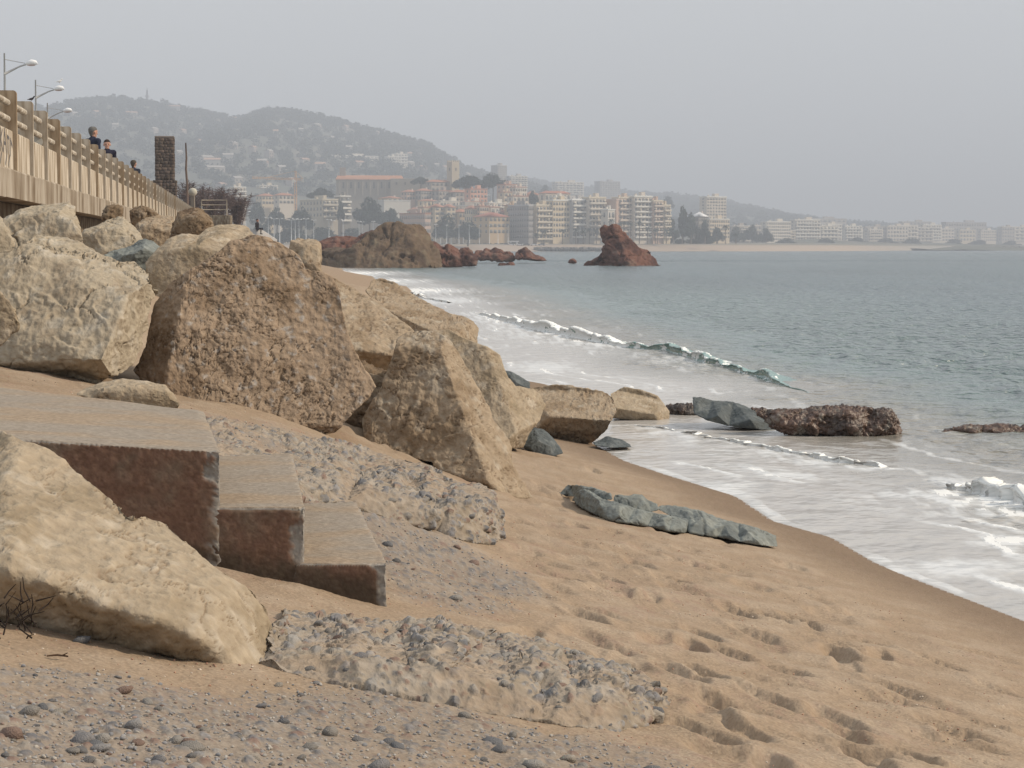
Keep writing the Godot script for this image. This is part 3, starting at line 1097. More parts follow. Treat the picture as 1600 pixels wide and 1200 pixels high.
func build_breakwater() -> void:
	rock("boulder", "smooth cream boulder in front of the concrete stairs, sloping down to the sand", "boulder", "boulders of the breakwater below the promenade", Vector3(-0.934, 0.742, -5.550), [-438,687,0,-342,639,0,-278,611,0,-222,582,0,-166,534,0,-102,482,0,-46,428,0,-14,399,0,23,404,0,78,384,0,138,323,0,194,266,0,243,237,0,291,206,0,323,168,0,342,119,0,337,70,0,298,26,0,252,0,0,192,8,0,120,36,0,39,56,0,-58,62,0,-155,67,0,-252,82,0,-349,87,0,-446,95,0], [7,8,9,7,9,10,14,15,17,15,16,17,13,14,19,14,17,19,12,13,19,17,18,19,11,12,20,12,19,20,10,11,21,11,20,21,7,10,22,10,21,22,6,7,23,7,22,23,4,5,24,5,6,24,6,23,24,3,4,25,4,24,25,2,3,26,3,25,26,1,2,26,0,1,26], 27, 1, "cream", 0.00675, 8, 1, [[0.677, -0.967, -2.304], [0.147, 0.200, 1.242], [0.705, -2.040, -1.201], [1.494, 1.651, -2.183]])
	rock("boulder", "huge brown boulder with dark cracks and white flecks, largest of the breakwater", "boulder", "boulders of the breakwater below the promenade", Vector3(-1.266, 0.836, -11.600), [-709,332,0,-644,447,0,-613,675,0,-512,803,0,-369,888,0,-254,959,0,-197,1016,0,-83,1059,0,2,1044,0,87,1002,0,172,945,0,200,874,0,286,860,0,343,831,0,385,746,0,399,646,0,427,518,0,455,432,0,512,332,0,568,246,0,525,189,0,439,103,0,353,3,0,253,0,0,110,29,0,-33,57,0,-190,79,0,-318,115,0,-418,158,0,-517,215,0,-660,275,0], [1,2,3,5,6,8,6,7,8,5,8,9,4,5,11,5,9,11,9,10,11,11,12,14,12,13,14,11,14,15,18,19,20,17,18,21,18,20,21,21,22,23,16,17,24,17,21,24,21,23,24,11,15,25,15,16,25,16,24,25,4,11,26,11,25,26,4,26,27,1,3,28,3,4,28,4,27,28,1,28,29,0,1,30,1,29,30], 31, 1.3, "brown", 0.0093, 2, 2, [[0.744, 0.112, -1.117], [0.832, 1.199, -0.708], [1.146, -1.148, -1.359], [-0.051, -0.039, 1.004], [0.478, -1.207, 0.435], [0.035, -0.147, -0.441]])
	rock("boulder", "pale tan boulder sloping to the sand behind the pyramid shaped boulder", "boulder", "boulders of the breakwater below the promenade", Vector3(-0.109, 0.319, -16.600), [-472,879,0,-368,900,0,-294,845,0,-191,799,0,-87,752,0,17,693,0,34,601,0,76,515,0,135,455,0,269,426,0,313,396,0,353,319,0,316,211,0,242,107,0,210,36,0,195,0,0,76,12,0,-28,110,0,-295,274,0,-502,601,0], [0,1,2,4,5,6,8,9,12,9,10,12,10,11,12,8,12,13,13,14,16,14,15,16,8,13,17,13,16,17,7,8,17,4,6,18,6,7,18,7,17,18,3,4,19,4,18,19,0,2,19,2,3,19], 20, 1.3, "cream", 0.0135, 2, 3, [[0.415, 0.230, -0.887], [0.630, -0.937, -1.303], [0.474, -2.162, 1.435], [0.583, 1.739, -0.220]])
	rock("boulder", "pyramid shaped tan boulder with a pitted right edge, standing on the sand", "boulder", "boulders of the breakwater below the promenade", Vector3(-0.362, 0.373, -12.750), [-291,929,0,-252,952,0,-206,962,0,-138,964,0,-79,960,0,-13,929,0,55,844,0,123,730,0,203,581,0,248,456,0,340,339,0,351,227,0,397,112,0,477,7,0,397,0,0,328,21,0,248,14,0,168,84,0,43,110,0,-94,209,0,-242,244,0,-368,256,0,-470,301,0,-498,456,0,-401,593,0,-326,775,0], [3,4,5,3,5,6,12,13,14,12,14,15,9,10,17,10,11,17,11,12,17,12,15,17,15,16,17,9,17,18,7,8,19,8,9,19,9,18,19,7,19,20,21,22,23,7,20,24,20,21,24,21,23,24,0,1,25,1,2,25,2,3,25,3,6,25,6,7,25,7,24,25], 26, 1.2, "tan", 0.0099, 2, 4, [[0.387, 0.313, -0.488], [0.939, -1.841, -1.241], [0.114, 0.755, 1.336], [1.147, 1.920, -0.606], [1.516, 0.183, -1.827]])
	rock("boulder", "slanting grey tan boulder wedged between the huge boulder and the seaward one", "boulder", "boulders of the breakwater below the promenade", Vector3(-1.027, 0.632, -16.000), [-290,1000,0,-191,943,0,-91,900,0,65,815,0,193,701,0,321,586,0,378,429,0,263,115,0,76,0,0,-138,0,0,-265,315,0,-320,715,0], [4,5,10,5,6,10,6,7,10,7,8,10,3,4,10,8,9,10,2,3,11,3,10,11,1,2,11,0,1,11], 12, 1.5, "tan", 0.0135, 2, 5, [[0.918, -0.550, -1.956], [-0.556, -0.000, 1.455]])
	rock("boulder", "long sloping brown boulder nearest the breaking waves", "boulder", "boulders of the breakwater below the promenade", Vector3(-0.889, 0.119, -23.000), [-627,1257,0,-571,1376,0,-479,1396,0,-335,1349,0,-213,1277,0,-90,1196,0,53,1124,0,237,1011,0,381,991,0,504,929,0,549,864,0,545,716,0,442,514,0,421,165,0,133,0,0,-154,165,0,-317,802,0,-480,1069,0], [0,1,2,7,8,11,8,9,11,9,10,11,7,11,12,12,13,15,13,14,15,6,7,16,7,12,16,12,15,16,5,6,16,0,2,17,2,3,17,3,4,17,4,5,17,5,16,17], 18, 1.8, "tan", 0.018, 2, 6, [[2.800, -0.613, -3.000], [0.119, 0.908, 0.111], [2.005, -2.435, -1.290]])
	rock("boulder", "added dark filler boulder standing in for the shadow between the huge brown and the pyramid shaped boulder", "boulder", "boulders of the breakwater below the promenade", Vector3(-0.862, 0.566, -13.047), [-315,384,-383,-72,571,-543,172,462,-383,271,264,97,229,38,177,69,0,177,-99,38,177,-255,75,97,-23,306,177,90,162,225,-134,195,177], [0,1,8,1,2,8,2,3,8,3,4,9,3,9,8,4,5,9,5,6,9,6,7,10,0,10,7,0,8,10,8,9,10,6,10,9], 8, 0.7, "dark", 0.0135, 2, 7)  # added filler stone; its dark colour stands in for shade in the gap
	rock("boulder", "big pale boulder with layered cracked faces at the left edge behind the stairs", "boulder", "boulders of the breakwater below the promenade", Vector3(-2.130, 1.099, -11.300), [-640,679,0,-454,698,0,-365,713,0,-276,788,0,-130,784,0,-62,747,0,16,708,0,55,679,0,153,641,0,241,651,0,289,602,0,328,532,0,353,483,0,317,434,0,297,365,0,303,307,0,276,267,0,268,208,0,226,140,0,166,81,0,87,49,0,-2,0,0,-70,0,0,-266,49,0,-461,125,0,-648,149,0], [2,3,4,2,4,5,2,5,6,2,6,7,8,9,10,8,10,11,8,11,13,11,12,13,7,8,14,8,13,14,7,14,16,14,15,16,16,17,18,7,16,20,16,18,20,18,19,20,20,21,22,2,7,23,7,20,23,20,22,23,1,2,24,2,23,24,0,1,25,1,24,25], 26, 1.4, "layered", 0.0093, 2, 8, [[0.479, 0.371, -0.398], [1.632, -0.817, -3.000], [0.572, -2.776, 0.106], [0.138, 0.244, 1.954], [0.586, 0.102, -1.138]])
	rock("boulder", "rough pale boulder below the concrete beam, high at the left", "boulder", "boulders of the breakwater below the promenade", Vector3(-3.135, 1.662, -15.053), [-306,318,-107,-211,391,-187,-112,440,-347,19,455,-427,86,465,-427,141,420,-347,187,352,-187,228,272,-107,271,206,53,271,26,213,129,0,213,-64,0,213,-166,26,213,-219,212,53,-253,271,53,-84,294,213,-28,347,53,84,361,-27,195,294,213,101,243,373,-80,218,293], [8,9,10,0,1,14,13,14,15,1,15,14,1,2,16,1,16,15,3,4,17,4,5,17,5,6,17,2,3,17,2,17,16,7,8,18,6,7,18,6,18,17,10,11,19,15,16,19,8,10,19,8,19,18,16,17,19,17,18,19,11,12,20,12,13,20,11,20,19,13,15,20,15,19,20], 15, 1.3, "layered", 0.0135, 2, 9)
	rock("boulder", "pale boulder cut off by the left picture edge, leaning on the layered boulder", "boulder", "boulders of the breakwater below the promenade", Vector3(-2.430, 1.784, -10.564), [-191,188,-356,-69,187,-276,-18,158,-196,43,114,-36,69,62,-36,103,25,44,93,5,124,48,0,124,-78,0,124,14,99,124,74,54,156,14,36,204], [4,5,6,0,1,9,1,2,9,2,3,9,4,6,10,6,7,10,3,4,10,3,10,9,0,11,8,0,9,11,7,8,11,9,10,11,7,11,10], 9, 0.9, "layered", 0.0105, 2, 10)
	rock("boulder", "small cream boulder with an overhanging lip at the left picture edge", "boulder", "boulders of the breakwater below the promenade", Vector3(-2.233, 1.374, -9.740), [-224,274,-440,-90,268,-280,-19,236,-120,34,194,-40,80,153,40,87,121,40,107,85,72,98,64,72,43,51,-40,17,21,-40,-4,0,-40,-131,0,-40,2,173,120,77,135,200,28,76,168,101,94,200,43,173,120], [0,1,12,1,2,12,0,12,11,4,5,13,9,10,14,10,11,14,11,12,14,8,9,14,12,13,14,5,6,15,6,7,15,7,8,15,5,15,13,13,15,14,8,14,15,2,3,16,2,16,12,3,4,16,4,13,16,12,16,13], 12, 0.8, "cream", 0.009, 2, 11)
	rock("boulder", "sloping block of pale stone with grey gravel on its left flank", "boulder", "boulders of the breakwater below the promenade", Vector3(-3.110, 1.582, -17.434), [-240,336,-66,-178,391,-226,-99,442,-386,10,474,-466,88,408,-386,176,345,-226,241,288,-66,252,59,174,100,0,254,-4,0,254,-137,59,254,-210,253,94,1,326,174,78,358,-66,179,283,94,116,238,334,-74,267,254], [1,2,12,2,3,13,2,13,12,3,4,13,4,5,14,4,14,13,5,6,14,6,7,14,8,9,15,7,8,15,7,15,14,12,13,15,13,14,15,0,1,16,0,16,11,1,12,16,10,11,16,9,10,16,9,16,15,12,15,16], 12, 1.4, "layered", 0.015, 2, 12)
	rock("boulder", "small dark brown block on top of the sloping pale block", "boulder", "boulders of the breakwater below the promenade", Vector3(-3.250, 2.015, -18.216), [-75,67,16,-72,136,-144,8,144,-144,66,128,-144,101,36,16,33,0,96,-61,0,96,53,67,208], [0,5,6,2,3,7,3,4,7,0,1,7,0,7,5,1,2,7,4,5,7], 7, 0.6, "dark", 0.0165, 1, 13)
	rock("boulder", "smooth grey green stone among the tan boulders", "boulder", "boulders of the breakwater below the promenade", Vector3(-2.749, 1.594, -16.370), [-217,154,50,-153,188,-30,-81,208,-110,-45,225,-190,-19,263,-270,32,277,-270,106,254,-190,164,211,-110,196,175,-30,198,56,130,70,0,130,-70,0,130,-182,56,130,29,169,210,91,210,162,155,175,130,-68,155,130], [0,1,12,2,3,13,10,11,13,3,4,14,3,14,13,4,5,14,5,6,14,9,10,15,10,13,15,6,7,15,6,15,14,7,8,15,8,9,15,13,14,15,11,12,16,1,16,12,1,2,16,2,13,16,11,16,13], 13, 0.9, "slate", 0.0135, 2, 14)
	rock("boulder", "flat brown slab leaning below the far end of the concrete beam", "boulder", "boulders of the breakwater below the promenade", Vector3(-3.574, 1.631, -22.544), [-212,411,44,-147,470,-276,-34,501,-436,115,496,-436,172,350,-116,198,58,204,101,0,204,-35,0,204,-159,97,204,8,366,204,122,327,204], [1,2,9,0,1,9,0,9,8,7,8,9,2,3,10,3,4,10,2,10,9,4,5,10,5,6,10,6,7,10,7,9,10], 9, 1.2, "tan", 0.0195, 2, 15)
	rock("boulder", "thin dark stone lying on the slope at the foot of the wall", "boulder", "boulders of the breakwater below the promenade", Vector3(-4.096, 1.975, -24.982), [-168,245,-18,-123,280,-178,-46,298,-178,84,256,-178,178,195,-18,197,43,142,3,0,142,-125,64,142,27,235,142], [3,4,8,4,5,8,1,2,8,2,3,8,5,6,8,0,1,8,0,8,7,6,7,8], 8, 0.8, "dark", 0.021, 1, 16)
	rock("boulder", "rounded dark brown boulder with vertical cracks", "boulder", "boulders of the breakwater below the promenade", Vector3(-3.017, 1.696, -21.031), [-180,217,31,-181,346,-129,-149,443,-289,-43,490,-449,50,479,-449,145,406,-289,207,346,-129,243,54,191,44,0,191,-136,36,191,-19,322,351,123,357,351,81,251,431], [1,2,10,2,3,10,0,1,10,3,4,11,3,11,10,4,5,11,5,6,11,8,9,12,0,12,9,0,10,12,6,7,12,6,12,11,7,8,12,10,11,12], 10, 1.2, "dark", 0.018, 2, 17)
	rock("boulder", "angular ochre boulder behind the huge brown one, pale block on its top", "boulder", "boulders of the breakwater below the promenade", Vector3(-2.113, 1.062, -15.180), [-355,644,140,-252,766,-100,-211,815,-180,-160,837,-260,-47,833,-340,-14,875,-500,48,898,-580,166,905,-580,250,894,-580,347,820,-340,365,626,-20,362,123,140,156,0,300,-78,8,460,-248,93,460,-330,473,300,-178,712,140,-10,729,172,-52,649,300,33,794,-20,141,848,-260,-113,612,460,52,645,380,190,729,60,-206,562,460], [1,2,16,2,3,16,0,1,16,3,4,17,3,17,16,16,17,18,4,5,19,4,19,17,7,8,20,6,7,20,5,6,20,5,20,19,16,18,21,10,11,22,17,22,18,11,12,22,17,19,22,12,13,22,13,21,22,18,22,21,8,9,23,8,23,20,9,10,23,19,20,23,19,23,22,10,22,23,13,14,24,13,24,21,14,15,24,0,24,15,0,16,24,16,21,24], 16, 1.5, "cream", 0.01275, 2, 18)
	rock("boulder", "small square brown block behind the shoulder of the huge boulder", "boulder", "boulders of the breakwater below the promenade", Vector3(-1.263, 0.808, -13.628), [-93,1041,-72,-57,1050,-232,-1,1048,-232,55,1043,-232,86,1023,-152,97,987,-72,103,893,8,129,673,8,181,361,88,179,0,88,-292,0,88,-288,518,88,-98,893,8,27,984,248,77,992,120,49,908,248], [8,9,10,7,8,11,8,10,11,7,11,12,0,1,13,0,13,12,1,2,13,3,4,14,4,5,14,2,3,14,2,14,13,5,6,14,6,7,15,7,12,15,12,13,15,13,14,15,6,15,14], 13, 0.8, "tan", 0.0135, 2, 19)
	rock("boulder", "brown boulder with a flat cracked top, first beyond the sandy beach", "boulder", "boulders of the breakwater below the promenade", Vector3(0.531, 0.018, -20.300), [-381,528,0,-133,558,0,98,531,0,297,498,0,396,445,0,413,296,0,337,140,0,199,20,0,0,0,0,-166,66,0,-298,140,0,-348,279,0,-414,405,0], [3,4,5,2,3,6,3,5,6,2,6,7,2,7,8,1,2,9,2,8,9,1,9,11,9,10,11,0,1,12,1,11,12], 13, 1.1, "tan", 0.0165, 2, 20, [[0.884, -0.191, -3.000], [-0.121, 0.076, 1.105], [0.710, 1.984, -0.659]])
	rock("boulder", "pale ochre boulder standing in the wash", "boulder", "boulders of the breakwater below the promenade", Vector3(1.339, -0.017, -23.300), [-314,312,0,-170,381,0,20,343,0,179,282,0,294,122,0,302,46,0,135,0,0,-131,30,0,-314,53,0], [2,3,6,3,4,6,4,5,6,0,1,7,1,2,7,2,6,7,0,7,8], 9, 0.8, "cream", 0.018, 2, 21, [[0.422, -0.644, -3.000], [-0.024, -0.000, 0.896], [0.371, -2.098, -0.008]])
	rock("sea_stack", "red sea stack with a rounded overhanging head, alone in the water", "rock", "red rocks standing in the bay", Vector3(10.686, -0.181, -226.000), [-344,20,0,-317,56,0,-262,68,0,-207,95,0,-170,156,0,-152,217,0,-140,236,0,-171,291,0,-187,352,0,-177,403,0,-140,418,0,-91,410,0,-73,431,0,-30,439,0,13,422,0,43,376,0,92,315,0,154,254,0,215,205,0,276,183,0,325,169,0,362,120,0,405,59,0,442,7,0,289,0,0,44,0,0,-200,4,0], [0,1,2,4,5,6,8,9,10,6,7,11,7,8,11,8,10,11,11,12,13,11,13,14,6,11,15,11,14,15,6,15,16,6,16,17,19,20,21,18,19,24,19,21,24,21,22,24,22,23,24,4,6,25,6,17,25,17,18,25,3,4,25,18,24,25,0,2,26,2,3,26,3,25,26], 27, 6, "red", 0.165, 2, 22, [[1.475, 0.336, -0.517], [3.081, -0.886, -1.002], [0.735, 1.863, 0.627], [1.450, 0.546, -0.078]])
	rock("sea_rock", "large olive brown rock with diagonal cracks at the water's edge", "rock", "red rocks standing in the bay", Vector3(-11.824, -0.174, -206.000), [-594,20,0,-622,118,0,-579,172,0,-480,172,0,-381,172,0,-282,210,0,-197,288,0,-162,330,0,-84,351,0,-28,400,0,57,426,0,142,434,0,212,406,0,283,407,0,353,417,0,410,344,0,438,274,0,480,217,0,522,133,0,543,17,0,395,6,0,141,0,0,-142,0,0,-425,8,0], [0,1,2,0,2,3,6,7,8,8,9,10,10,11,12,13,14,15,12,13,16,13,15,16,16,17,20,17,18,20,18,19,20,8,10,21,10,12,21,12,16,21,16,20,21,5,6,22,6,8,22,8,21,22,0,3,23,3,4,23,4,5,23,5,22,23], 24, 9, "olive", 0.225, 3, 23, [[2.295, 0.027, -1.276], [4.428, -0.979, -1.160], [4.130, 0.838, -1.017], [5.441, -1.021, -1.467]])
	rock("sea_rock", "dark red rock behind the left flank of the olive brown rock", "rock", "red rocks standing in the bay", Vector3(-15.899, -0.489, -216.008), [-284,0,161,-327,205,1,-274,294,-79,-206,327,-159,-132,347,-159,-57,336,-159,32,339,-159,92,324,-159,167,369,-159,226,391,-159,301,369,-159,325,205,1,216,29,161,-78,15,161,-180,250,129,-81,279,97,38,264,129,-101,163,225,73,163,225,181,293,97,-32,308,-31], [1,2,14,2,3,14,3,4,15,3,15,14,4,5,15,6,7,16,0,1,17,1,14,17,0,17,13,14,15,17,15,16,17,12,13,18,16,18,17,13,17,18,8,9,19,9,10,19,7,8,19,10,11,19,11,12,19,12,18,19,7,19,16,16,19,18,5,6,20,6,16,20,5,20,15,15,20,16], 14, 7, "red", 0.24, 1, 24)
	rock("sea_rock", "jagged red rock touching the right flank of the olive brown rock", "rock", "red rocks standing in the bay", Vector3(-5.578, 0.053, -211.979), [-252,240,-162,-193,233,-162,-135,189,-162,-83,167,-162,-54,208,-162,-3,182,-162,56,141,-130,86,167,-130,144,167,-130,189,123,-82,234,65,-2,238,20,78,149,11,126,-9,6,158,-139,0,158,-228,37,78,-139,124,94,-40,138,46,5,81,158,117,109,62,148,53,142,-108,53,190,62,53,158], [2,3,16,0,1,16,0,16,15,1,2,16,3,4,17,4,5,17,3,17,16,5,6,18,5,18,17,6,7,19,7,8,19,8,9,19,9,10,20,10,11,20,11,12,20,9,20,19,14,15,21,15,16,21,13,14,21,13,21,18,16,17,21,17,18,21,12,13,22,13,18,22,6,22,18,6,19,22,12,22,20,19,20,22], 16, 6, "red", 0.21, 1, 25)
	rock("sea_rock", "low toothed red rock farther out, left of the pointed one", "rock", "red rocks standing in the bay", Vector3(-2.317, 0.351, -275.088), [-236,41,9,-224,112,-71,-177,120,-71,-139,88,-71,-83,139,-119,-26,106,-119,21,148,-119,88,125,-119,126,78,-71,182,101,-71,239,78,-71,281,22,9,202,4,137,-42,0,137,-212,7,105,-135,42,105,-61,60,89,32,69,89,181,45,89,88,42,137], [0,1,2,0,2,3,10,11,12,0,3,15,0,15,14,13,14,15,3,4,16,4,5,16,3,16,15,13,15,16,5,6,17,6,7,17,13,16,17,5,17,16,8,9,18,9,10,18,10,12,18,7,8,19,7,19,17,12,13,19,13,17,19,12,19,18,8,18,19], 15, 5, "red", 0.24, 1, 26)
	rock("sea_rock", "pointed red rock with a tail running down to the right", "rock", "red rocks standing in the bay", Vector3(2.136, 0.201, -272.000), [-184,35,0,-174,104,-80,-118,141,-128,-52,163,-160,13,128,-128,79,66,-96,162,53,-48,221,11,0,142,0,80,30,6,128,-119,17,128,-117,67,80,-44,94,64,30,49,96,122,25,64], [6,7,8,0,1,11,0,11,10,1,2,11,2,3,12,2,12,11,3,4,12,9,10,12,10,11,12,4,5,13,5,9,13,9,12,13,4,13,12,5,6,14,6,8,14,8,9,14,5,14,9], 11, 5, "red", 0.225, 1, 27)
	rock("sea_rock", "small red double rock barely above the water in front of the toothed one", "rock", "red rocks standing in the bay", Vector3(-0.589, -0.125, -237.776), [-96,10,10,-80,39,-22,-42,30,-22,-2,22,-22,39,42,-22,80,39,-22,103,10,10,-2,0,42,-50,16,26,55,23,26], [0,1,8,1,2,8,0,8,7,2,3,8,3,7,8,4,5,9,5,6,9,3,4,9,3,9,7,6,7,9], 8, 2, "red", 0.18, 1, 28)
	rock("sea_rock", "tiny dark rock awash left of the sea stack", "rock", "red rocks standing in the bay", Vector3(6.660, 0.224, -245.794), [-49,11,11,-28,32,-21,5,42,-21,29,28,-21,39,8,11,4,0,27,-2,19,11], [3,4,5,1,2,6,2,3,6,3,5,6,0,1,6,0,6,5], 6, 1.5, "red", 0.15, 1, 29)


func build_beach_things() -> void:
	rock("slate_block", "dark slate block tilted against the weed covered concrete beam", "rock", "slate blocks lying on the beach", Vector3(2.170, -0.011, -22.203), [-366,324,-157,-293,331,-157,-158,289,-237,59,266,-317,263,187,-237,390,73,3,490,0,83,257,28,163,-31,64,163,-247,122,163,-366,174,83,-88,239,3,-145,168,243,179,129,195], [5,6,7,0,1,10,1,2,10,2,9,10,2,3,11,3,8,11,8,9,12,8,12,11,2,12,9,2,11,12,4,5,13,5,7,13,3,4,13,3,13,8,7,8,13], 11, 0.7, "dark_slate", 0.018, 1, 30)
	rock("concrete_beam", "broken concrete beam crusted with dark brown weed, lying in the wash", "beam", "", Vector3(3.081, -0.035, -21.447), [-769,294,-153,-575,280,-153,-223,294,-153,199,308,-153,411,297,-153,594,280,-153,630,236,-73,666,29,-25,626,0,7,270,31,87,-113,52,87,-427,66,87,-592,109,7,-696,236,-73,-527,233,87,-183,247,87,161,254,87,514,237,39,-261,157,167,150,143,167,558,133,87,-494,159,103], [0,1,13,1,12,13,1,2,14,1,14,12,2,3,15,3,4,16,10,15,16,3,16,15,4,5,17,5,6,17,4,17,9,10,11,18,10,18,15,2,15,18,4,9,19,4,19,16,9,10,19,10,16,19,6,7,20,6,20,17,7,8,20,8,9,20,9,17,20,11,12,21,12,14,21,11,21,18,2,21,14,2,18,21], 14, 0.5, "weed", 0.012, 1, 31)
	rock("tidal_rock", "low weed covered ledge awash beyond the end of the beam", "rock", "", Vector3(4.851, -0.079, -21.902), [-631,65,-98,-505,94,-98,-344,134,-98,-201,123,-98,-57,145,-98,194,127,-98,481,130,-98,769,101,-98,729,0,62,444,0,62,17,7,62,-269,14,62,-628,43,-18,-353,92,142,-73,92,142,278,85,142,-196,100,62,121,93,62], [6,7,9,7,8,9,0,1,12,1,11,12,1,2,13,1,13,11,2,3,13,3,11,13,10,11,14,5,6,15,6,9,15,9,10,15,3,4,16,4,14,16,3,16,11,11,16,14,4,5,17,4,17,14,10,14,17,10,17,15,5,15,17], 13, 0.6, "weed", 0.015, 1, 32)
	rock("tidal_rock", "thin dark ledge awash between the ochre boulder and the slate block", "rock", "", Vector3(1.844, -0.003, -24.120), [-176,103,-80,-3,115,-80,163,111,-80,181,0,80,-15,8,80,-150,10,0,-15,71,80], [1,2,6,2,3,6,3,4,6,0,1,6,0,6,5,4,5,6], 6, 0.5, "weed", 0.018, 1, 33)
	rock("slate_block", "pointed blue grey slate at the foot of the pale tan boulder", "rock", "slate blocks lying on the beach", Vector3(0.239, 0.212, -17.147), [-166,78,107,-117,154,-53,-65,198,-213,8,181,-213,75,128,-133,107,87,-53,156,21,27,71,0,107,-68,22,107,-40,120,107,57,76,75,-101,81,139], [5,6,7,1,2,9,2,3,9,3,4,9,4,5,10,4,10,9,5,7,10,7,8,10,8,9,10,0,1,11,1,9,11,0,11,8,8,11,9], 9, 0.5, "dark_slate", 0.0135, 1, 34)
	rock("slate_block", "flat slate slab half under the flat topped brown boulder", "rock", "slate blocks lying on the beach", Vector3(0.903, 0.029, -19.950), [-179,39,30,-55,84,-130,76,58,-130,147,26,-50,173,0,30,0,1,110,-162,20,110,-29,46,30], [2,3,5,3,4,5,0,1,6,1,2,7,2,5,7,5,6,7,1,7,6], 7, 0.4, "dark_slate", 0.0165, 1, 35)
	rock("slate_block", "small dark slate between the tan boulders near the wet sand", "rock", "slate blocks lying on the beach", Vector3(0.051, 0.265, -23.920), [-129,225,-80,-62,217,-80,35,166,-80,137,99,-80,144,31,80,-4,0,80,-121,19,80,-4,109,80], [2,3,7,3,4,7,4,5,7,0,1,7,0,7,6,1,2,7,5,6,7], 7, 0.6, "dark_slate", 0.0195, 1, 36)
	rock("slate_block", "long grey slate slab lying flat on the dry sand, nearest of its row", "rock", "slate blocks lying on the beach", Vector3(0.649, 0.237, -12.274), [-303,107,-636,-273,178,-473,-242,195,-355,-158,184,-72,-71,169,53,30,136,25,132,109,9,229,93,54,325,61,-48,342,0,-46,290,14,129,204,33,185,90,53,149,-29,79,213,-112,94,214,-194,103,1,-260,105,-302,-170,180,9,-69,156,173,58,119,127,182,92,137,267,71,106,-161,155,98,-71,120,223,55,86,177,178,60,187,290,42,129,-252,164,-308,-223,135,-154], [2,3,17,4,5,18,5,6,19,5,19,13,6,7,20,6,20,12,7,8,21,7,21,11,3,4,22,3,22,17,14,15,22,14,22,18,4,18,22,5,13,23,5,23,18,13,14,23,14,18,23,6,12,24,6,24,19,12,13,24,13,19,24,7,11,25,7,25,20,11,12,25,12,20,25,8,9,26,9,10,26,8,26,21,10,11,26,11,21,26,0,1,27,0,27,16,1,2,27,2,17,27,15,16,28,17,22,28,15,28,22,17,28,27,16,27,28], 17, 0.2, "slate", 0.009, 1, 37)
	rock("slate_block", "narrow slate sliver at the landward end of the slate row", "rock", "slate blocks lying on the beach", Vector3(0.408, 0.332, -12.906), [-134,14,-354,-106,38,-384,-74,58,-424,-7,87,-89,69,102,253,139,105,471,153,80,547,87,63,461,3,56,148,-47,9,-218,-83,0,-304,-62,46,-334,5,88,98,88,94,431,-72,26,-304], [5,6,7,0,1,10,2,3,11,3,9,11,1,2,11,3,4,12,4,8,12,8,9,12,3,12,9,4,5,13,5,7,13,7,8,13,4,13,8,1,14,10,1,11,14,9,10,14,9,14,11], 11, 0.2, "slate", 0.0105, 1, 38)
	rock("slate_block", "wedge of dark slate standing up behind the long slab", "rock", "slate blocks lying on the beach", Vector3(0.696, 0.338, -12.383), [-136,66,43,-129,101,23,-43,94,-7,-6,94,-56,31,89,-85,65,57,-82,114,39,-46,123,13,-3,74,0,13,-12,17,44,-80,42,62,-46,71,53,41,49,7,16,76,-9,-62,86,42], [5,6,8,6,7,8,2,3,11,9,10,11,5,8,12,8,9,12,3,4,13,4,5,13,5,12,13,9,11,13,9,13,12,3,13,11,0,1,14,0,14,10,1,2,14,10,14,11,2,11,14], 11, 0.2, "slate", 0.0105, 1, 39)
	rock("slate_block", "tapering slate slab at the seaward end of the slate row", "rock", "slate blocks lying on the beach", Vector3(1.122, 0.140, -12.364), [-319,211,-98,-274,219,-158,-168,211,-204,-111,198,-173,-49,183,-174,38,141,-208,147,124,-96,253,106,-38,351,60,-76,363,0,-25,259,25,121,133,49,128,13,71,72,-79,91,168,-152,106,192,-170,145,94,-234,172,2,-148,198,-27,-70,177,48,60,129,10,180,105,76,-186,200,-83,-119,151,142,-24,113,110,23,138,-48,76,84,112,216,66,133], [8,9,10,0,1,16,2,3,17,4,5,18,3,4,18,5,6,19,6,7,20,6,20,11,1,2,21,1,21,16,15,16,21,15,21,17,2,17,21,13,14,22,14,15,22,3,22,17,3,18,22,15,17,22,12,13,23,12,23,19,18,23,22,13,22,23,5,24,18,18,24,23,5,19,24,19,23,24,6,11,25,6,25,19,11,12,25,12,19,25,7,8,26,8,10,26,7,26,20,10,11,26,11,20,26], 17, 0.2, "slate", 0.00975, 1, 40)
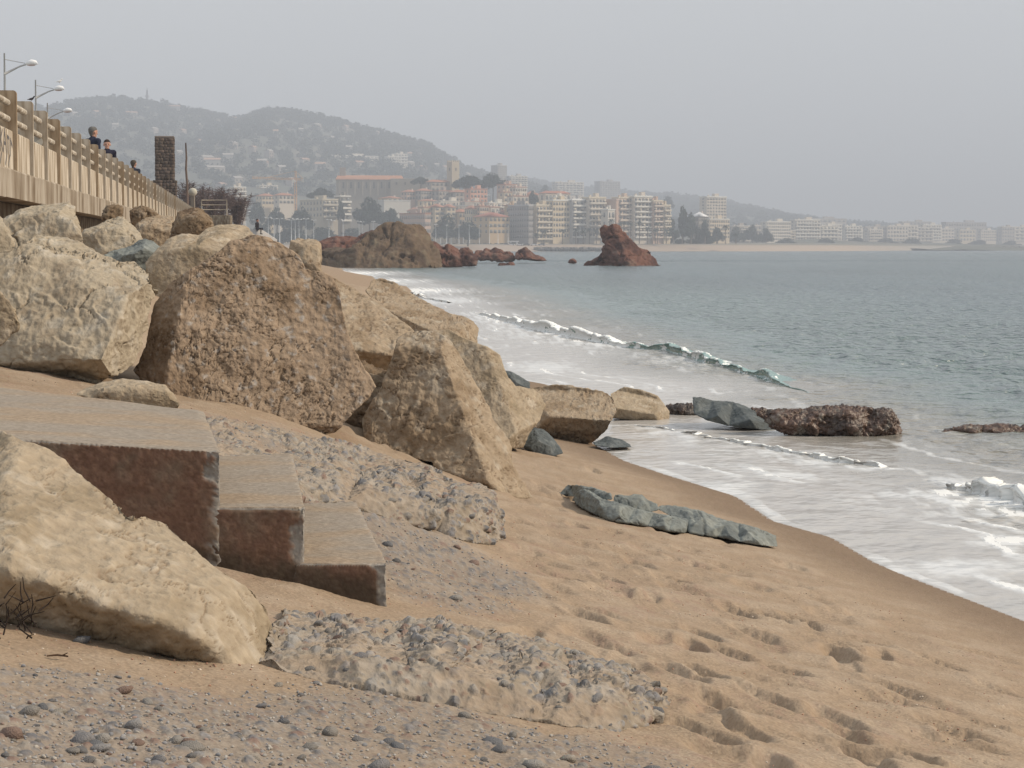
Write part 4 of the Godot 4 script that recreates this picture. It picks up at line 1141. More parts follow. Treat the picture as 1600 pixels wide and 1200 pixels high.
	rock("gravel_slab", "broken slab of pebbly concrete running from the stairs under the boulders", "slab", "broken slabs of pebbly concrete", Vector3(-0.591, 0.536, -9.519), [-782,508,-516,-701,481,-660,-590,441,-790,-487,396,-1028,-378,346,-1264,-291,301,-1505,-139,255,-1681,55,221,-1481,195,201,-1381,316,178,-881,414,171,-681,501,158,-481,527,118,-331,547,53,-334,546,0,-170,513,21,169,446,48,343,381,73,447,329,92,481,283,107,426,189,144,506,83,185,618,-14,222,696,-105,256,739,-211,292,927,-256,314,1246,-339,334,1422,-454,374,1298,-577,426,989,-220,341,822,-112,316,654,7,295,561,120,270,464,221,239,393,340,216,322,444,194,196,-372,376,473,-238,325,-135,-80,239,-765,134,187,-731,307,165,-581,-551,444,225,-378,378,-351,-219,293,-920,497,113,101,408,133,325,261,188,440,116,225,529,-61,276,656,467,79,198], [24,25,29,23,24,30,24,29,30,21,22,31,18,19,34,10,11,35,11,12,35,10,35,34,2,3,36,26,27,36,25,26,36,25,36,29,4,5,37,29,37,30,6,7,38,31,38,32,7,32,38,7,8,39,8,33,39,7,39,32,32,39,33,8,9,40,8,40,33,9,10,40,10,34,40,0,1,41,0,41,28,1,2,41,27,28,41,27,41,36,2,36,41,3,4,42,3,42,36,29,36,42,29,42,37,4,37,42,5,6,43,6,38,43,30,37,43,30,43,38,5,43,37,13,14,44,12,13,44,12,44,35,17,18,45,18,34,45,34,35,45,16,17,45,35,44,45,19,20,46,20,33,46,19,46,34,34,46,40,33,40,46,20,21,47,21,31,47,31,32,47,32,33,47,20,47,33,22,23,48,22,48,31,23,30,48,31,48,38,30,38,48,14,15,49,14,49,44,15,16,49,44,49,45,16,45,49], 29, 0.4, "gravelstone", 0.01275, 1, 41)
	rock("gravel_slab", "low broken edge of pebbly concrete in front of the bottom step", "slab", "broken slabs of pebbly concrete", Vector3(-0.151, 0.549, -5.779), [-492,246,201,-464,289,85,-507,212,-573,-369,182,-674,-190,143,-808,-42,109,-942,93,80,-1000,307,38,-968,504,5,-828,564,53,-307,596,0,-339,492,38,156,403,62,343,229,96,388,-4,142,411,-219,184,435,-426,222,368,-477,230,329,-436,255,272,-322,239,308,-226,240,329,-100,210,325,-6,207,305,151,172,290,311,137,261,443,106,160,-248,243,9,-16,217,-15,218,173,-36,416,135,46,-318,216,358,-83,182,374,151,136,350,341,98,303,497,59,86], [1,2,18,0,1,18,16,17,18,0,18,17,2,3,19,2,19,18,16,18,19,4,21,20,15,20,21,6,23,22,14,22,23,8,9,25,11,12,25,3,4,26,4,20,26,3,26,19,19,26,20,4,5,27,4,27,21,5,6,27,6,22,27,21,27,22,6,7,28,6,28,23,13,23,28,13,28,24,7,24,28,7,8,29,7,29,24,8,25,29,15,16,30,16,19,30,19,20,30,15,30,20,14,15,31,15,21,31,21,22,31,14,31,22,13,14,32,14,23,32,13,32,23,12,13,33,13,24,33,12,33,25,25,33,29,24,29,33,9,10,34,10,11,34,11,25,34,9,34,25], 18, 0.3, "gravelstone", 0.0087, 1, 42)
	rock("boulder", "low cream rock lying at the back of the top stair", "boulder", "boulders of the breakwater below the promenade", Vector3(-1.572, 1.133, -9.237), [-236,65,-13,-207,86,-93,-156,106,-173,-66,112,-173,32,104,-173,118,91,-141,158,68,-93,208,18,-13,218,0,67,157,3,115,30,19,115,-80,35,115,-177,52,67,-79,83,115,36,77,147,148,67,115,-33,93,19], [6,7,9,7,8,9,0,1,12,2,3,13,1,2,13,1,13,12,11,12,13,3,4,14,4,5,15,5,6,15,6,9,15,4,15,14,9,10,15,10,14,15,3,16,13,3,14,16,10,11,16,10,16,14,11,13,16], 13, 0.6, "cream", 0.00825, 2, 43)
	stud_slabs()
	var w: Vector3 = Vector3(-0.894, 0.840, -5.363)
	var bit := thing("driftwood", "short stub of dark driftwood jutting from under the cream boulder", "driftwood", w)
	part("stub", tube_mesh([Vector3(-0.025, -0.01, -0.03), Vector3(0.0, 0.012, 0.0), Vector3(0.022, 0.032, 0.02)], [0.011, 0.012, 0.007], 8), paint(Color(0.075, 0.04, 0.028)), bit)
	w = Vector3(-1.023, 0.878, -4.997)
	var stick := thing("stick", "thin dark stick lying on the sand before the cream boulder", "stick", w)
	part("twig", tube_mesh([Vector3(-0.024, 0.006, 0), Vector3(0.0, 0.009, 0.004), Vector3(0.024, 0.005, 0.0)], [0.002, 0.0025, 0.002], 6), paint(Color(0.09, 0.055, 0.035)), stick)
	part("twig", tube_mesh([Vector3(0.012, 0.008, 0.002), Vector3(0.024, 0.014, 0.006)], [0.0018, 0.001], 5), paint(Color(0.09, 0.055, 0.035)), stick)
	w = Vector3(-1.019, 0.868, -5.260)
	var flat_stone := thing("stone", "small flat dark stone at the foot of the cream boulder", "stone", w)
	part("stone", pebble_shapes[1], pebble_paints[2], flat_stone, Vector3(0, 0.006, 0), Vector3(0, 0.5, 0.1), Vector3(0.028, 0.022, 0.02))
	w = Vector3(-0.631, 0.787, -5.579)
	var red := thing("stone", "small rust red stone between the cream boulder and the gravel slab", "stone", w)
	part("stone", pebble_shapes[3], paint(Color(0.23, 0.075, 0.045)), red, Vector3(0, 0.004, 0), Vector3.ZERO, Vector3(0.019, 0.016, 0.014))
	w = Vector3(-1.116, 0.915, -5.028)
	var bush := thing("dry_plant", "dry black tuft of twigs hanging on the left of the cream boulder", "plant", Vector3(w.x, w.y, w.z + 0.02))
	var h := RandomNumberGenerator.new()
	h.seed = 8
	for k in 34:
		var a := Vector3(h.randf_range(-0.06, 0.05), h.randf_range(0.0, 0.10), 0.0)
		var b := a + Vector3(h.randfn(0.0, 0.03), h.randf_range(0.01, 0.06), h.randfn(0.01, 0.012))
		part("twig", tube_mesh([a, a.lerp(b, 0.5) + Vector3(h.randfn(0, 0.006), 0, 0), b], [0.0022, 0.0016, 0.0008], 5), paint(Color(0.035, 0.025, 0.02)), bush)


func stud_slabs() -> void:
	# larger pebbles set in the two gravel slabs
	for name_ in ["gravel_slab", "gravel_slab_001"]:
		var slab: MeshInstance3D = get_node(name_)
		var a := slab.mesh.surface_get_arrays(0)
		var v: PackedVector3Array = a[Mesh.ARRAY_VERTEX]
		var n: PackedVector3Array = a[Mesh.ARRAY_NORMAL]
		var made := 0
		var taken := []
		for k in 20000:
			if made >= 110:
				break
			var i := rng.randi() % v.size()
			if n[i].z < 0.1 and n[i].y < 0.3 or n[i].y < -0.2:
				continue
			var r := 0.011 + 0.022 * pow(rng.randf(), 2.5)
			var free := true
			for o in taken:
				if v[i].distance_to(o) < r * 2.2:
					free = false
					break
			if not free:
				continue
			taken.append(v[i])
			part("pebble", pebble_shapes[made % 6], pebble_paints[rng.randi() % 8], slab, v[i] - n[i] * r * 0.25, Vector3(rng.randfn(0, 0.3), rng.randf() * TAU, rng.randfn(0, 0.3)), Vector3(r, r * rng.randf_range(0.7, 1.1), r * rng.randf_range(0.7, 1.0)))
			made += 1



# ---------------------------------------------------------------- stairs, promenade wall and what stands along it

func worn_block(plan: Array, low: float, top: Callable, edge: float, seed_: int) -> ArrayMesh:
	# an upright concrete block on a plan of four corners (x, ahead), clockwise from above, with worn and chipped edges
	var v := PackedVector3Array()
	var rear := PackedFloat32Array()
	for p in plan:
		v.append(Vector3(p[0], low, -p[1]))
		v.append(Vector3(p[0], top.call(p[0]), -p[1]))
		var hidden := 0.45 if p[1] > 7.5 else 0.0
		rear.append(hidden + 0.30)
		rear.append(hidden)
	var t := PackedInt32Array()
	var n := plan.size()
	for i in n:
		var j := (i + 1) % n
		t.append_array(PackedInt32Array([i * 2, j * 2 + 1, i * 2 + 1, i * 2, j * 2, j * 2 + 1]))
	for i in range(1, n - 1):
		t.append_array(PackedInt32Array([1, i * 2 + 1, (i + 1) * 2 + 1, 0, (i + 1) * 2, i * 2]))
	var made := refine(v, rear, t, edge)
	t = made[2]
	v = made[0]
	var flat := PackedVector3Array()
	var flat_n := normals_of(v, t)
	v = relax(v, t, 2, 0.55)
	var nn := normals_of(v, t)
	var c := PackedColorArray()
	var off := Vector3(seed_ * 3.7, 1.0, seed_)
	for i in v.size():
		var p := v[i]
		var q := p + off
		var w := soft_noise.get_noise_3dv(q * 3.0)
		var f := soft_noise.get_noise_3dv(q * 26.0)
		var g := soft_noise.get_noise_3dv(q * 9.0)
		var corner := 1.0 - maxf(maxf(absf(flat_n[i].x), absf(flat_n[i].y)), absf(flat_n[i].z))
		var chip := step01(0.12, 0.25, corner) * step01(-0.05, 0.35, g + 0.4 * w)
		v[i] = p + nn[i] * (0.004 * w + 0.0025 * f * (0.25 if nn[i].y > 0.6 else 1.0) - 0.007 * chip)
		# the seaward corner and the nosing are broken away to the grey aggregate
		var bite := Vector2(p.x - plan[3][0], -p.z - plan[3][1]).length() + 0.07 * g + 0.03 * f + 0.03 * w
		var broken := step01(0.034, 0.016, bite)
		broken = maxf(broken, step01(0.030, 0.012, absf(p.y - top.call(p.x)) + 0.04 * g) * step01(0.03, 0.01, absf(flat_n[i].z) - 0.9 if nn[i].z > 0.3 else 1.0) * step01(0.1, 0.3, w + 0.25))
		v[i] -= nn[i] * broken * (0.003 + 0.010 * absf(f))
		chip = maxf(chip, broken)
		var grey := Color(0.34, 0.32, 0.29).lerp(Color(0.23, 0.22, 0.21), step01(0.0, 0.3, f))
		var col := grey
		if nn[i].y > 0.6:
			# sand lies in streaks on the treads
			var streak := soft_noise.get_noise_3dv(Vector3(p.x * 0.5, 0, p.z * 2.6) + off)
			col = Color(0.345, 0.305, 0.255).lerp(Color(0.375, 0.30, 0.22), step01(-0.25, 0.45, streak * 0.8 + 0.6 * w))
		elif nn[i].z > 0.5:
			# the side was painted rust red once
			col = Color(0.20, 0.122, 0.088).lerp(Color(0.215, 0.165, 0.125), step01(-0.1, 0.45, w + 0.3 * g))
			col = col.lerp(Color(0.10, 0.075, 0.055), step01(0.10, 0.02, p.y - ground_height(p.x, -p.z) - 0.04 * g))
		col = col.lerp(grey, chip)
		var tone := 1.0 + (0.10 * soft_noise.get_noise_3dv(q * 110.0) if nn[i].y > 0.6 else 0.10 * f)
		c.append(Color(col.r * tone, col.g * tone, col.b * tone))
	return mesh_of(v, normals_of(v, t), c, t)


func build_stairs() -> void:
	var o := thing("concrete_stairs", "broken concrete stairs of three steps with a rust brown side, sand on the treads", "stairs")
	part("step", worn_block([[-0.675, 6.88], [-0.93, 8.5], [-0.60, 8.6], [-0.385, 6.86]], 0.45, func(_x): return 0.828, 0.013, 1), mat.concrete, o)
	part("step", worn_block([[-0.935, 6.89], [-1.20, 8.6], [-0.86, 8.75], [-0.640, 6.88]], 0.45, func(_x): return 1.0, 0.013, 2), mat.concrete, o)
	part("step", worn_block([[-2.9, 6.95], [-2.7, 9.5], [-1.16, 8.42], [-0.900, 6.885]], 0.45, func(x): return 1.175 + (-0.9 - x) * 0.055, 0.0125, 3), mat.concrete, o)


func stained(linear: Color, stretch: Vector3) -> StandardMaterial3D:
	var m := StandardMaterial3D.new()
	m.albedo_color = linear.linear_to_srgb()
	m.albedo_texture = mat.streaks
	m.uv1_triplanar = true
	m.uv1_scale = stretch
	m.roughness = 0.92
	m.metallic_specular = 0.25
	return m


const BAY := 2.65
const WALL_TURN := 0.11380


func build_promenade() -> void:
	build_stairs()
	mat.streaks = shaded_texture(noise_image(FastNoiseLite.TYPE_SIMPLEX_SMOOTH, 0.02, 5, 256, 21), Color(0.50, 0.435, 0.36), Color(1, 1, 1))
	var cream := stained(Color(0.70, 0.655, 0.575), Vector3(0.55, 0.10, 0.55))
	var ochre := stained(Color(0.57, 0.485, 0.375), Vector3(0.6, 0.12, 0.6))
	var pale := stained(Color(0.68, 0.65, 0.59), Vector3(0.6, 0.12, 0.6))
	var beam_mat := stained(Color(0.47, 0.43, 0.37), Vector3(0.21, 0.09, 0.21))
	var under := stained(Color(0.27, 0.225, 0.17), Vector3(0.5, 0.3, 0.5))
	# origin on the seaward edge of the first post in view; local -z runs along the wall, +x is the sea side
	var from := 28.05
	var wall := thing("promenade_wall", "long concrete promenade wall with upright fins and two pipe rails, receding at the left", "wall", Vector3(-3.8 - from * 0.11429, 0, -from), WALL_TURN)
	var bays := 45
	var post_mesh := fin_mesh(0.28, 1.31, 0.13)
	var panel := box_mesh(0.12, 0.66, BAY - 0.13, 0.02)
	var tube := tube_mesh([Vector3(0, 0, 0), Vector3(0, 0, -BAY + 0.15)], [0.052, 0.052], 12)
	var beam := box_mesh(0.55, 0.44, BAY * 2.0 - 0.012, 0.025)
	var base := box_mesh(0.4, 2.5, BAY * 3.0, 0.0)
	for k in bays:
		var z := -k * BAY * 1.0065
		var s := 0.9935 / 1.0
		z = -k * BAY * 1.00651
		var worn: Material = [ochre, ochre, ochre, ochre, pale, pale, ochre, pale, pale, pale, ochre, pale, pale, pale, ochre, pale][k % 16] if k < 32 else pale
		if k < 4:
			worn = ochre
		part("post", post_mesh, worn, wall, Vector3(0, 3.005, z))
		part("panel", panel, cream, wall, Vector3(-0.115, 3.005, z - BAY / 2.0))
		for y in [3.86, 4.12]:
			part("pipe_rail", tube, pale, wall, Vector3(-0.14, y, z - 0.075))
		if k % 2 == 0:
			part("base_beam", beam, beam_mat, wall, Vector3(-0.17, 2.56 + 0.006 * ((k / 2) % 3), z - BAY))
		if k % 3 == 0:
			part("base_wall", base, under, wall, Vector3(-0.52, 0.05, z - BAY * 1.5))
	var disc := CylinderMesh.new()
	disc.top_radius = 0.10
	disc.bottom_radius = 0.10
	disc.height = 0.02
	part("round_plate", disc, paint(Color(0.45, 0.43, 0.38)), wall, Vector3(-0.18, 3.75, -5.0 * 0 - BAY * 5 * 1.0065 + 0.085), Vector3(PI / 2, 0, 0))
	# sprayed scrawl on the third panel
	var spray := start()
	for st in [[0.15, 0.05, 0.20, 0.34], [0.20, 0.34, 0.42, 0.10], [0.42, 0.10, 0.46, 0.36], [0.62, 0.06, 0.66, 0.36], [0.66, 0.20, 0.88, 0.36], [0.68, 0.22, 0.92, 0.06], [1.05, 0.06, 1.22, 0.40], [1.22, 0.40, 1.40, 0.06], [1.10, 0.18, 1.34, 0.18], [1.55, 0.05, 1.60, 0.30], [1.60, 0.30, 1.85, 0.28], [1.80, 0.06, 1.84, 0.28], [2.0, 0.04, 2.06, 0.27], [2.06, 0.27, 2.28, 0.18], [0.3, -0.13, 0.34, 0.02], [0.55, -0.14, 0.75, 0.0], [1.3, -0.13, 1.5, 0.0], [1.75, -0.14, 1.9, 0.0]]:
		var a := Vector3(0, st[1], -st[0])
		var b := Vector3(0, st[3], -st[2])
		var d := (b - a).normalized() * 0.03
		var u := d.cross(Vector3.RIGHT).normalized() * 0.026
		quad(spray, a - d - u, a - d + u, b + d + u, b + d - u)
	part("sprayed_scrawl", finish(spray), paint(Color(0.13, 0.125, 0.13)), wall, Vector3(-0.051, 3.24, -BAY * 2 * 1.0065 - 0.12))
	# walkway behind the wall
	var deck := start()
	var w0 := Vector3(-4.60 - 10 * 0.11429, 3.12, -10)
	var w1 := Vector3(-4.60 - 152 * 0.11429, 3.12, -152)
	add_slab(deck, [w0, w1, w1 + Vector3(-60, 0, -8), w0 + Vector3(-60, 0, 0)], 3.0)
	structure("promenade_pavement", finish(deck), paint(Color(0.36, 0.35, 0.33)))
	build_wall_end()
	build_lamps()
	build_people()


func add_slab(s: SurfaceTool, top: Array, thick: float) -> void:
	# corners clockwise seen from above
	var n := top.size()
	for i in range(1, n - 1):
		for p in [top[0], top[i + 1], top[i]]:
			s.add_vertex(p)
	for i in n:
		var a: Vector3 = top[i]
		var b: Vector3 = top[(i + 1) % n]
		quad(s, a, b, b - Vector3.UP * thick, a - Vector3.UP * thick)


func fin_mesh(deep: float, high: float, wide: float) -> ArrayMesh:
	# an upright fin with a rounded seaward top corner: profile in x (seaward edge at 0) and y, drawn out along z
	var pts := [Vector2(-deep, 0), Vector2(-deep, high)]
	for i in 6:
		var a := PI / 2 - PI / 2 * i / 5.0
		pts.append(Vector2(-0.05 + 0.05 * cos(a), high - 0.05 + 0.05 * sin(a)))
	pts.append(Vector2(0, 0))
	var s := start()
	s.set_smooth_group(-1)
	var h := wide / 2.0
	var n := pts.size()
	for i in n:
		var a: Vector2 = pts[i]
		var b: Vector2 = pts[(i + 1) % n]
		quad(s, Vector3(a.x, a.y, h), Vector3(a.x, a.y, -h), Vector3(b.x, b.y, -h), Vector3(b.x, b.y, h))
	for i in range(1, n - 1):
		for z in [h, -h]:
			var tri := [pts[0], pts[i], pts[i + 1]] if z > 0 else [pts[0], pts[i + 1], pts[i]]
			for p in tri:
				s.add_vertex(Vector3(p.x, p.y, z))
	return finish(s)


func build_wall_end() -> void:
	var steel := paint(Color(0.38, 0.33, 0.26), 0.6)
	var fence := thing("guard_rail", "thin steel guard rail on a concrete block where the promenade wall ends", "railing", Vector3(-19.921, 4.033, -151.000))
	part("base_block", box_mesh(2.0, 1.4, 1.2, 0.03), stained(Color(0.30, 0.27, 0.22), Vector3(1, 0.4, 1)), fence, Vector3(0.05, -1.42, 0))
	for x in [-0.95, 0.75]:
		part("rail_post", tube_mesh([Vector3(x, -0.02, 0), Vector3(x, 1.02, 0)], [0.03, 0.03], 8), steel, fence)
	for y in [1.0, 0.68, 0.36]:
		part("rail", tube_mesh([Vector3(-0.95, y, 0), Vector3(0.75, y, 0)], [0.026, 0.026], 8), steel, fence)
	# the square stone pillar
	var at: Vector3 = Vector3(-24.999, 6.266, -162.000)
	var pillar := thing("stone_pillar", "square pillar of dark rubble stone rising behind the promenade wall", "pillar", Vector3(at.x, 3.12, at.z), 0.12)
	var rough := start()
	var h := RandomNumberGenerator.new()
	h.seed = 41
	var y := 0.0
	while y < 6.55:
		var wide := 1.62 if y < 3.5 else 1.30
		var high := h.randf_range(0.17, 0.27)
		for side in 4:
			var turn := Basis(Vector3.UP, side * PI / 2)
			var x := -wide / 2
			while x < wide / 2 - 0.05:
				var len_ := minf(h.randf_range(0.18, 0.42), wide / 2 - x)
				var tone := h.randf_range(0.5, 1.25)
				rough.set_color(Color(0.155 * tone, 0.118 * tone, 0.095 * tone))
				var out := h.randf_range(0.0, 0.05)
				add_box(rough, turn * Vector3(x + len_ / 2, y + high / 2, wide / 2 - 0.09 + out), Vector3(len_ - 0.02, high - 0.02, 0.2), 0.02, turn)
				x += len_
		y += high
	var masonry := part("rubble_masonry", finish(rough), mat.stone, pillar)
	masonry.set_meta("kind", "stuff")
	part("mortar_core", box_mesh(1.16, 6.6, 1.16), paint(Color(0.13, 0.11, 0.09)), pillar)
	part("cap_stone", box_mesh(1.38, 0.12, 1.38, 0.03), paint(Color(0.17, 0.14, 0.12)), pillar, Vector3(0, 6.6, 0))
	var pole_at: Vector3 = Vector3(-24.297, 6.670, -168.000)
	var pole := thing("bent_pole", "thin bare bent pole beside the stone pillar", "pole", Vector3(pole_at.x, 3.12, pole_at.z))
	part("shaft", tube_mesh([Vector3(0.05, 0, 0), Vector3(0.02, 3.4, 0), Vector3(-0.06, 4.6, 0), Vector3(-0.02, 5.4, 0), Vector3(-0.06, 6.55, 0)], [0.09, 0.085, 0.08, 0.07, 0.05], 8), paint(Color(0.13, 0.09, 0.07)), pole)
	var boat_at: Vector3 = Vector3(-22.960, 6.165, -160.000)
	var bow := thing("dinghy", "white and blue bow of a small boat showing above the wall end", "boat", Vector3(boat_at.x - 0.1, 3.12, boat_at.z), 0.4)
	var hull := start()
	hull.set_smooth_group(0)
	var ribs := [[-0.9, 1.75, 0.02, 0.5], [-0.5, 1.55, 0.28, 0.5], [0.0, 1.35, 0.40, 0.55], [0.9, 1.2, 0.42, 0.6]]
	for i in 3:
		var a: Array = ribs[i]
		var b: Array = ribs[i + 1]
		for sgn in [-1.0, 1.0]:
			var p := Vector3(a[0], a[1], sgn * a[2])
			var q := Vector3(b[0], b[1], sgn * b[2])
			var pk := Vector3(a[0] + 0.15, a[1] - a[3], 0)
			var qk := Vector3(b[0] + 0.15, b[1] - b[3], 0)
			quad(hull, p, q, qk, pk)
	part("hull", finish(hull), paint(Color(0.05, 0.07, 0.20), 0.4), bow)
	var deck := start()
	for i in 3:
		var a: Array = ribs[i]
		var b: Array = ribs[i + 1]
		quad(deck, Vector3(a[0], a[1] + 0.03, -a[2]), Vector3(b[0], b[1] + 0.03, -b[2]), Vector3(b[0], b[1] + 0.03, b[2]), Vector3(a[0], a[1] + 0.03, a[2]))
	part("deck", finish(deck), paint(Color(0.8, 0.8, 0.82), 0.4), bow)
	part("cradle", box_mesh(1.0, 0.75, 0.5, 0.05), paint(Color(0.2, 0.17, 0.14)), bow, Vector3(0.4, 0, 0))
	var ball_at: Vector3 = Vector3(-23.301, 6.228, -164.000)
	var ball := SphereMesh.new()
	ball.radius = 0.32
	ball.height = 0.62
	var buoy := thing("round_buoy", "pale round buoy lying beside the boat bow", "buoy", Vector3(ball_at.x, 5.9, ball_at.z))
	part("float", ball, paint(Color(0.42, 0.40, 0.34), 0.6), buoy)
	part("stand", box_mesh(0.3, 2.5, 0.3, 0.03), paint(Color(0.2, 0.17, 0.14)), buoy, Vector3(0, -2.6, 0))
	var n := 0
	for s in [[Vector3(-24.243, 4.534, -178.000), 1.5, 2.5], [Vector3(-23.856, 4.417, -184.000), 1.8, 2.7], [Vector3(-23.173, 4.286, -190.000), 1.3, 2.6], [Vector3(-26.496, 4.868, -186.000), 1.3, 3.0]]:
		bare_shrub(s[0], s[1], s[2], ["widest leafless brown shrub behind the steel guard rail", "leafless brown shrub in the middle of the thicket past the wall end", "greyer leafless shrub at the right end of the thicket", "leafless brown shrub beside the pale buoy"][n], 50 + n)
		n += 1


func bare_shrub(at: Vector3, wide: float, high: float, label: String, seed_: int) -> void:
	var o := thing("bare_shrub", label, "shrub", Vector3(at.x, at.y - 0.6, at.z), 0.0, "leafless shrubs past the end of the promenade wall")
	var h := RandomNumberGenerator.new()
	h.seed = seed_
	var s := start()
	var stems := start()
	for k in 26:
		var a := h.randf() * TAU
		var tip := Vector3(cos(a) * wide * sqrt(h.randf()), high * h.randf_range(0.65, 1.05), sin(a) * wide * 0.6)
		var foot := Vector3(tip.x * 0.25, 0, tip.z * 0.25)
		var mid := foot.lerp(tip, 0.55) + Vector3(h.randfn(0, 0.1), 0.1, h.randfn(0, 0.1))
		add_tube(stems, [foot, mid, tip], [0.035, 0.022, 0.008], 4)
		for j in 70:
			var b := foot.lerp(mid, h.randf_range(0.2, 1.0)) if j % 3 == 0 else mid.lerp(tip, h.randf())
			var d := Vector3(h.randfn(0, 0.5), h.randf_range(-0.05, 0.5), h.randfn(0, 0.5))
			var e := b + d * h.randf_range(0.5, 1.0)
			var u := d.cross(Vector3(h.randf() - 0.5, 0.3, 1)).normalized() * 0.022
			for p in [b - u, b + u, e]:
				s.add_vertex(p)
	part("stems", finish(stems), paint(Color(0.12, 0.085, 0.075)), o)
	var t := part("twigs", finish(s), paint(Color(0.115, 0.085, 0.08)), o)
	t.set_meta("kind", "stuff")


func build_lamps() -> void:
	var grey := paint(Color(0.36, 0.37, 0.38), 0.5)
	var white := paint(Color(0.74, 0.75, 0.76), 0.35)
	var glass := paint(Color(0.42, 0.34, 0.32), 0.3)
	var labels := ["tall grey street lamp with a curved arm, highest in the picture at the left", "second street lamp behind the wall, a gull sitting on its head", "third street lamp, its white head seen against the hazy hill", "fourth street lamp, only its white head above the wall"]
	var spots := [Vector3(-27.009, 3.779, -120.000), Vector3(-29.385, 4.093, -139.000), Vector3(-33.210, 4.456, -161.000), Vector3(-38.371, 4.851, -185.000)]
	var head := start()
	head.set_smooth_group(0)
	add_tube(head, [Vector3(0, 0, 0), Vector3(0.12, 0.04, 0), Vector3(0.35, 0.10, 0), Vector3(0.55, 0.08, 0), Vector3(0.68, 0.0, 0)], [0.03, 0.12, 0.16, 0.13, 0.02], 10)
	var shell := finish(head, true)
	for k in 4:
		var p: Vector3 = spots[k]
		var o := thing("street_lamp", labels[k], "street lamp", Vector3(p.x, 3.12, p.z), 0.0, "street lamps along the promenade")
		part("pole", tube_mesh([Vector3.ZERO, Vector3(0, 6.5, 0), Vector3(0, 9.05, 0)], [0.085, 0.07, 0.04], 10), grey, o)
		part("arm", tube_mesh([Vector3(0, 7.95, 0), Vector3(0.35, 8.12, 0), Vector3(0.8, 8.34, 0), Vector3(1.2, 8.46, 0)], [0.08, 0.06, 0.045, 0.04], 8), grey, o)
		part("stay", tube_mesh([Vector3(0, 8.72, 0), Vector3(1.15, 8.50, 0)], [0.022, 0.022], 6), grey, o)
		part("lamp_head", shell, white, o, Vector3(1.1, 8.46, 0))
		var bowl := SphereMesh.new()
		bowl.radius = 0.2
		bowl.height = 0.12
		part("lamp_glass", bowl, glass, o, Vector3(1.42, 8.42, 0), Vector3.ZERO, Vector3(1.2, 1, 0.6))
	var q: Vector3 = spots[1]
	bird(Vector3(q.x + 1.48, 3.3 + 8.66, q.z), 0.42, Color(0.72, 0.72, 0.72), Color(0.72, 0.72, 0.72), "white gull sitting on the head of the second street lamp", "gull", 1.0)
	bird(Vector3(-3.8 - 38.6 * 0.11429 - 0.02, 4.315, -38.6), 0.13, Color(0.05, 0.045, 0.05), Color(0.05, 0.045, 0.05), "small dark bird perched on top of a wall fin at the left", "small_bird", 1.0)


func bird(at: Vector3, long: float, body: Color, head: Color, label: String, called: String, facing: float) -> void:
	var o := thing(called, label, "bird", at, 0.0)
	var s := start()
	s.set_smooth_group(0)
	var l := long
	# one body from tail to bill, sitting level
	add_tube(s, [Vector3(-0.62, 0.20, 0) * l, Vector3(-0.35, 0.24, 0) * l, Vector3(-0.15, 0.28, 0) * l, Vector3(0.08, 0.32, 0) * l, Vector3(0.22, 0.44, 0) * l, Vector3(0.28, 0.56, 0) * l, Vector3(0.36, 0.62, 0) * l, Vector3(0.44, 0.60, 0) * l, Vector3(0.58, 0.55, 0) * l], [0.02 * l, 0.07 * l, 0.15 * l, 0.17 * l, 0.11 * l, 0.085 * l, 0.10 * l, 0.05 * l, 0.01 * l], 10)
	part("body", finish(s, true), paint(body), o)
	for z in [-0.06, 0.06]:
		part("leg", tube_mesh([Vector3(0, 0, z * l), Vector3(0, 0.22 * l, z * l)], [0.015 * l, 0.02 * l], 6), paint(Color(0.25, 0.16, 0.1)), o)


# ---------------------------------------------------------------- people

func capsule(p: Vector3, a: Vector3, b: Vector3, ra: float, rb: float) -> float:
	var ab := b - a
	var t := clampf((p - a).dot(ab) / ab.length_squared(), 0.0, 1.0)
	return p.distance_to(a + ab * t) - lerpf(ra, rb, t)


func blend(a: float, b: float, k: float) -> float:
	var h := clampf(0.5 + 0.5 * (b - a) / k, 0.0, 1.0)
	return lerpf(b, a, h) - k * h * (1.0 - h)


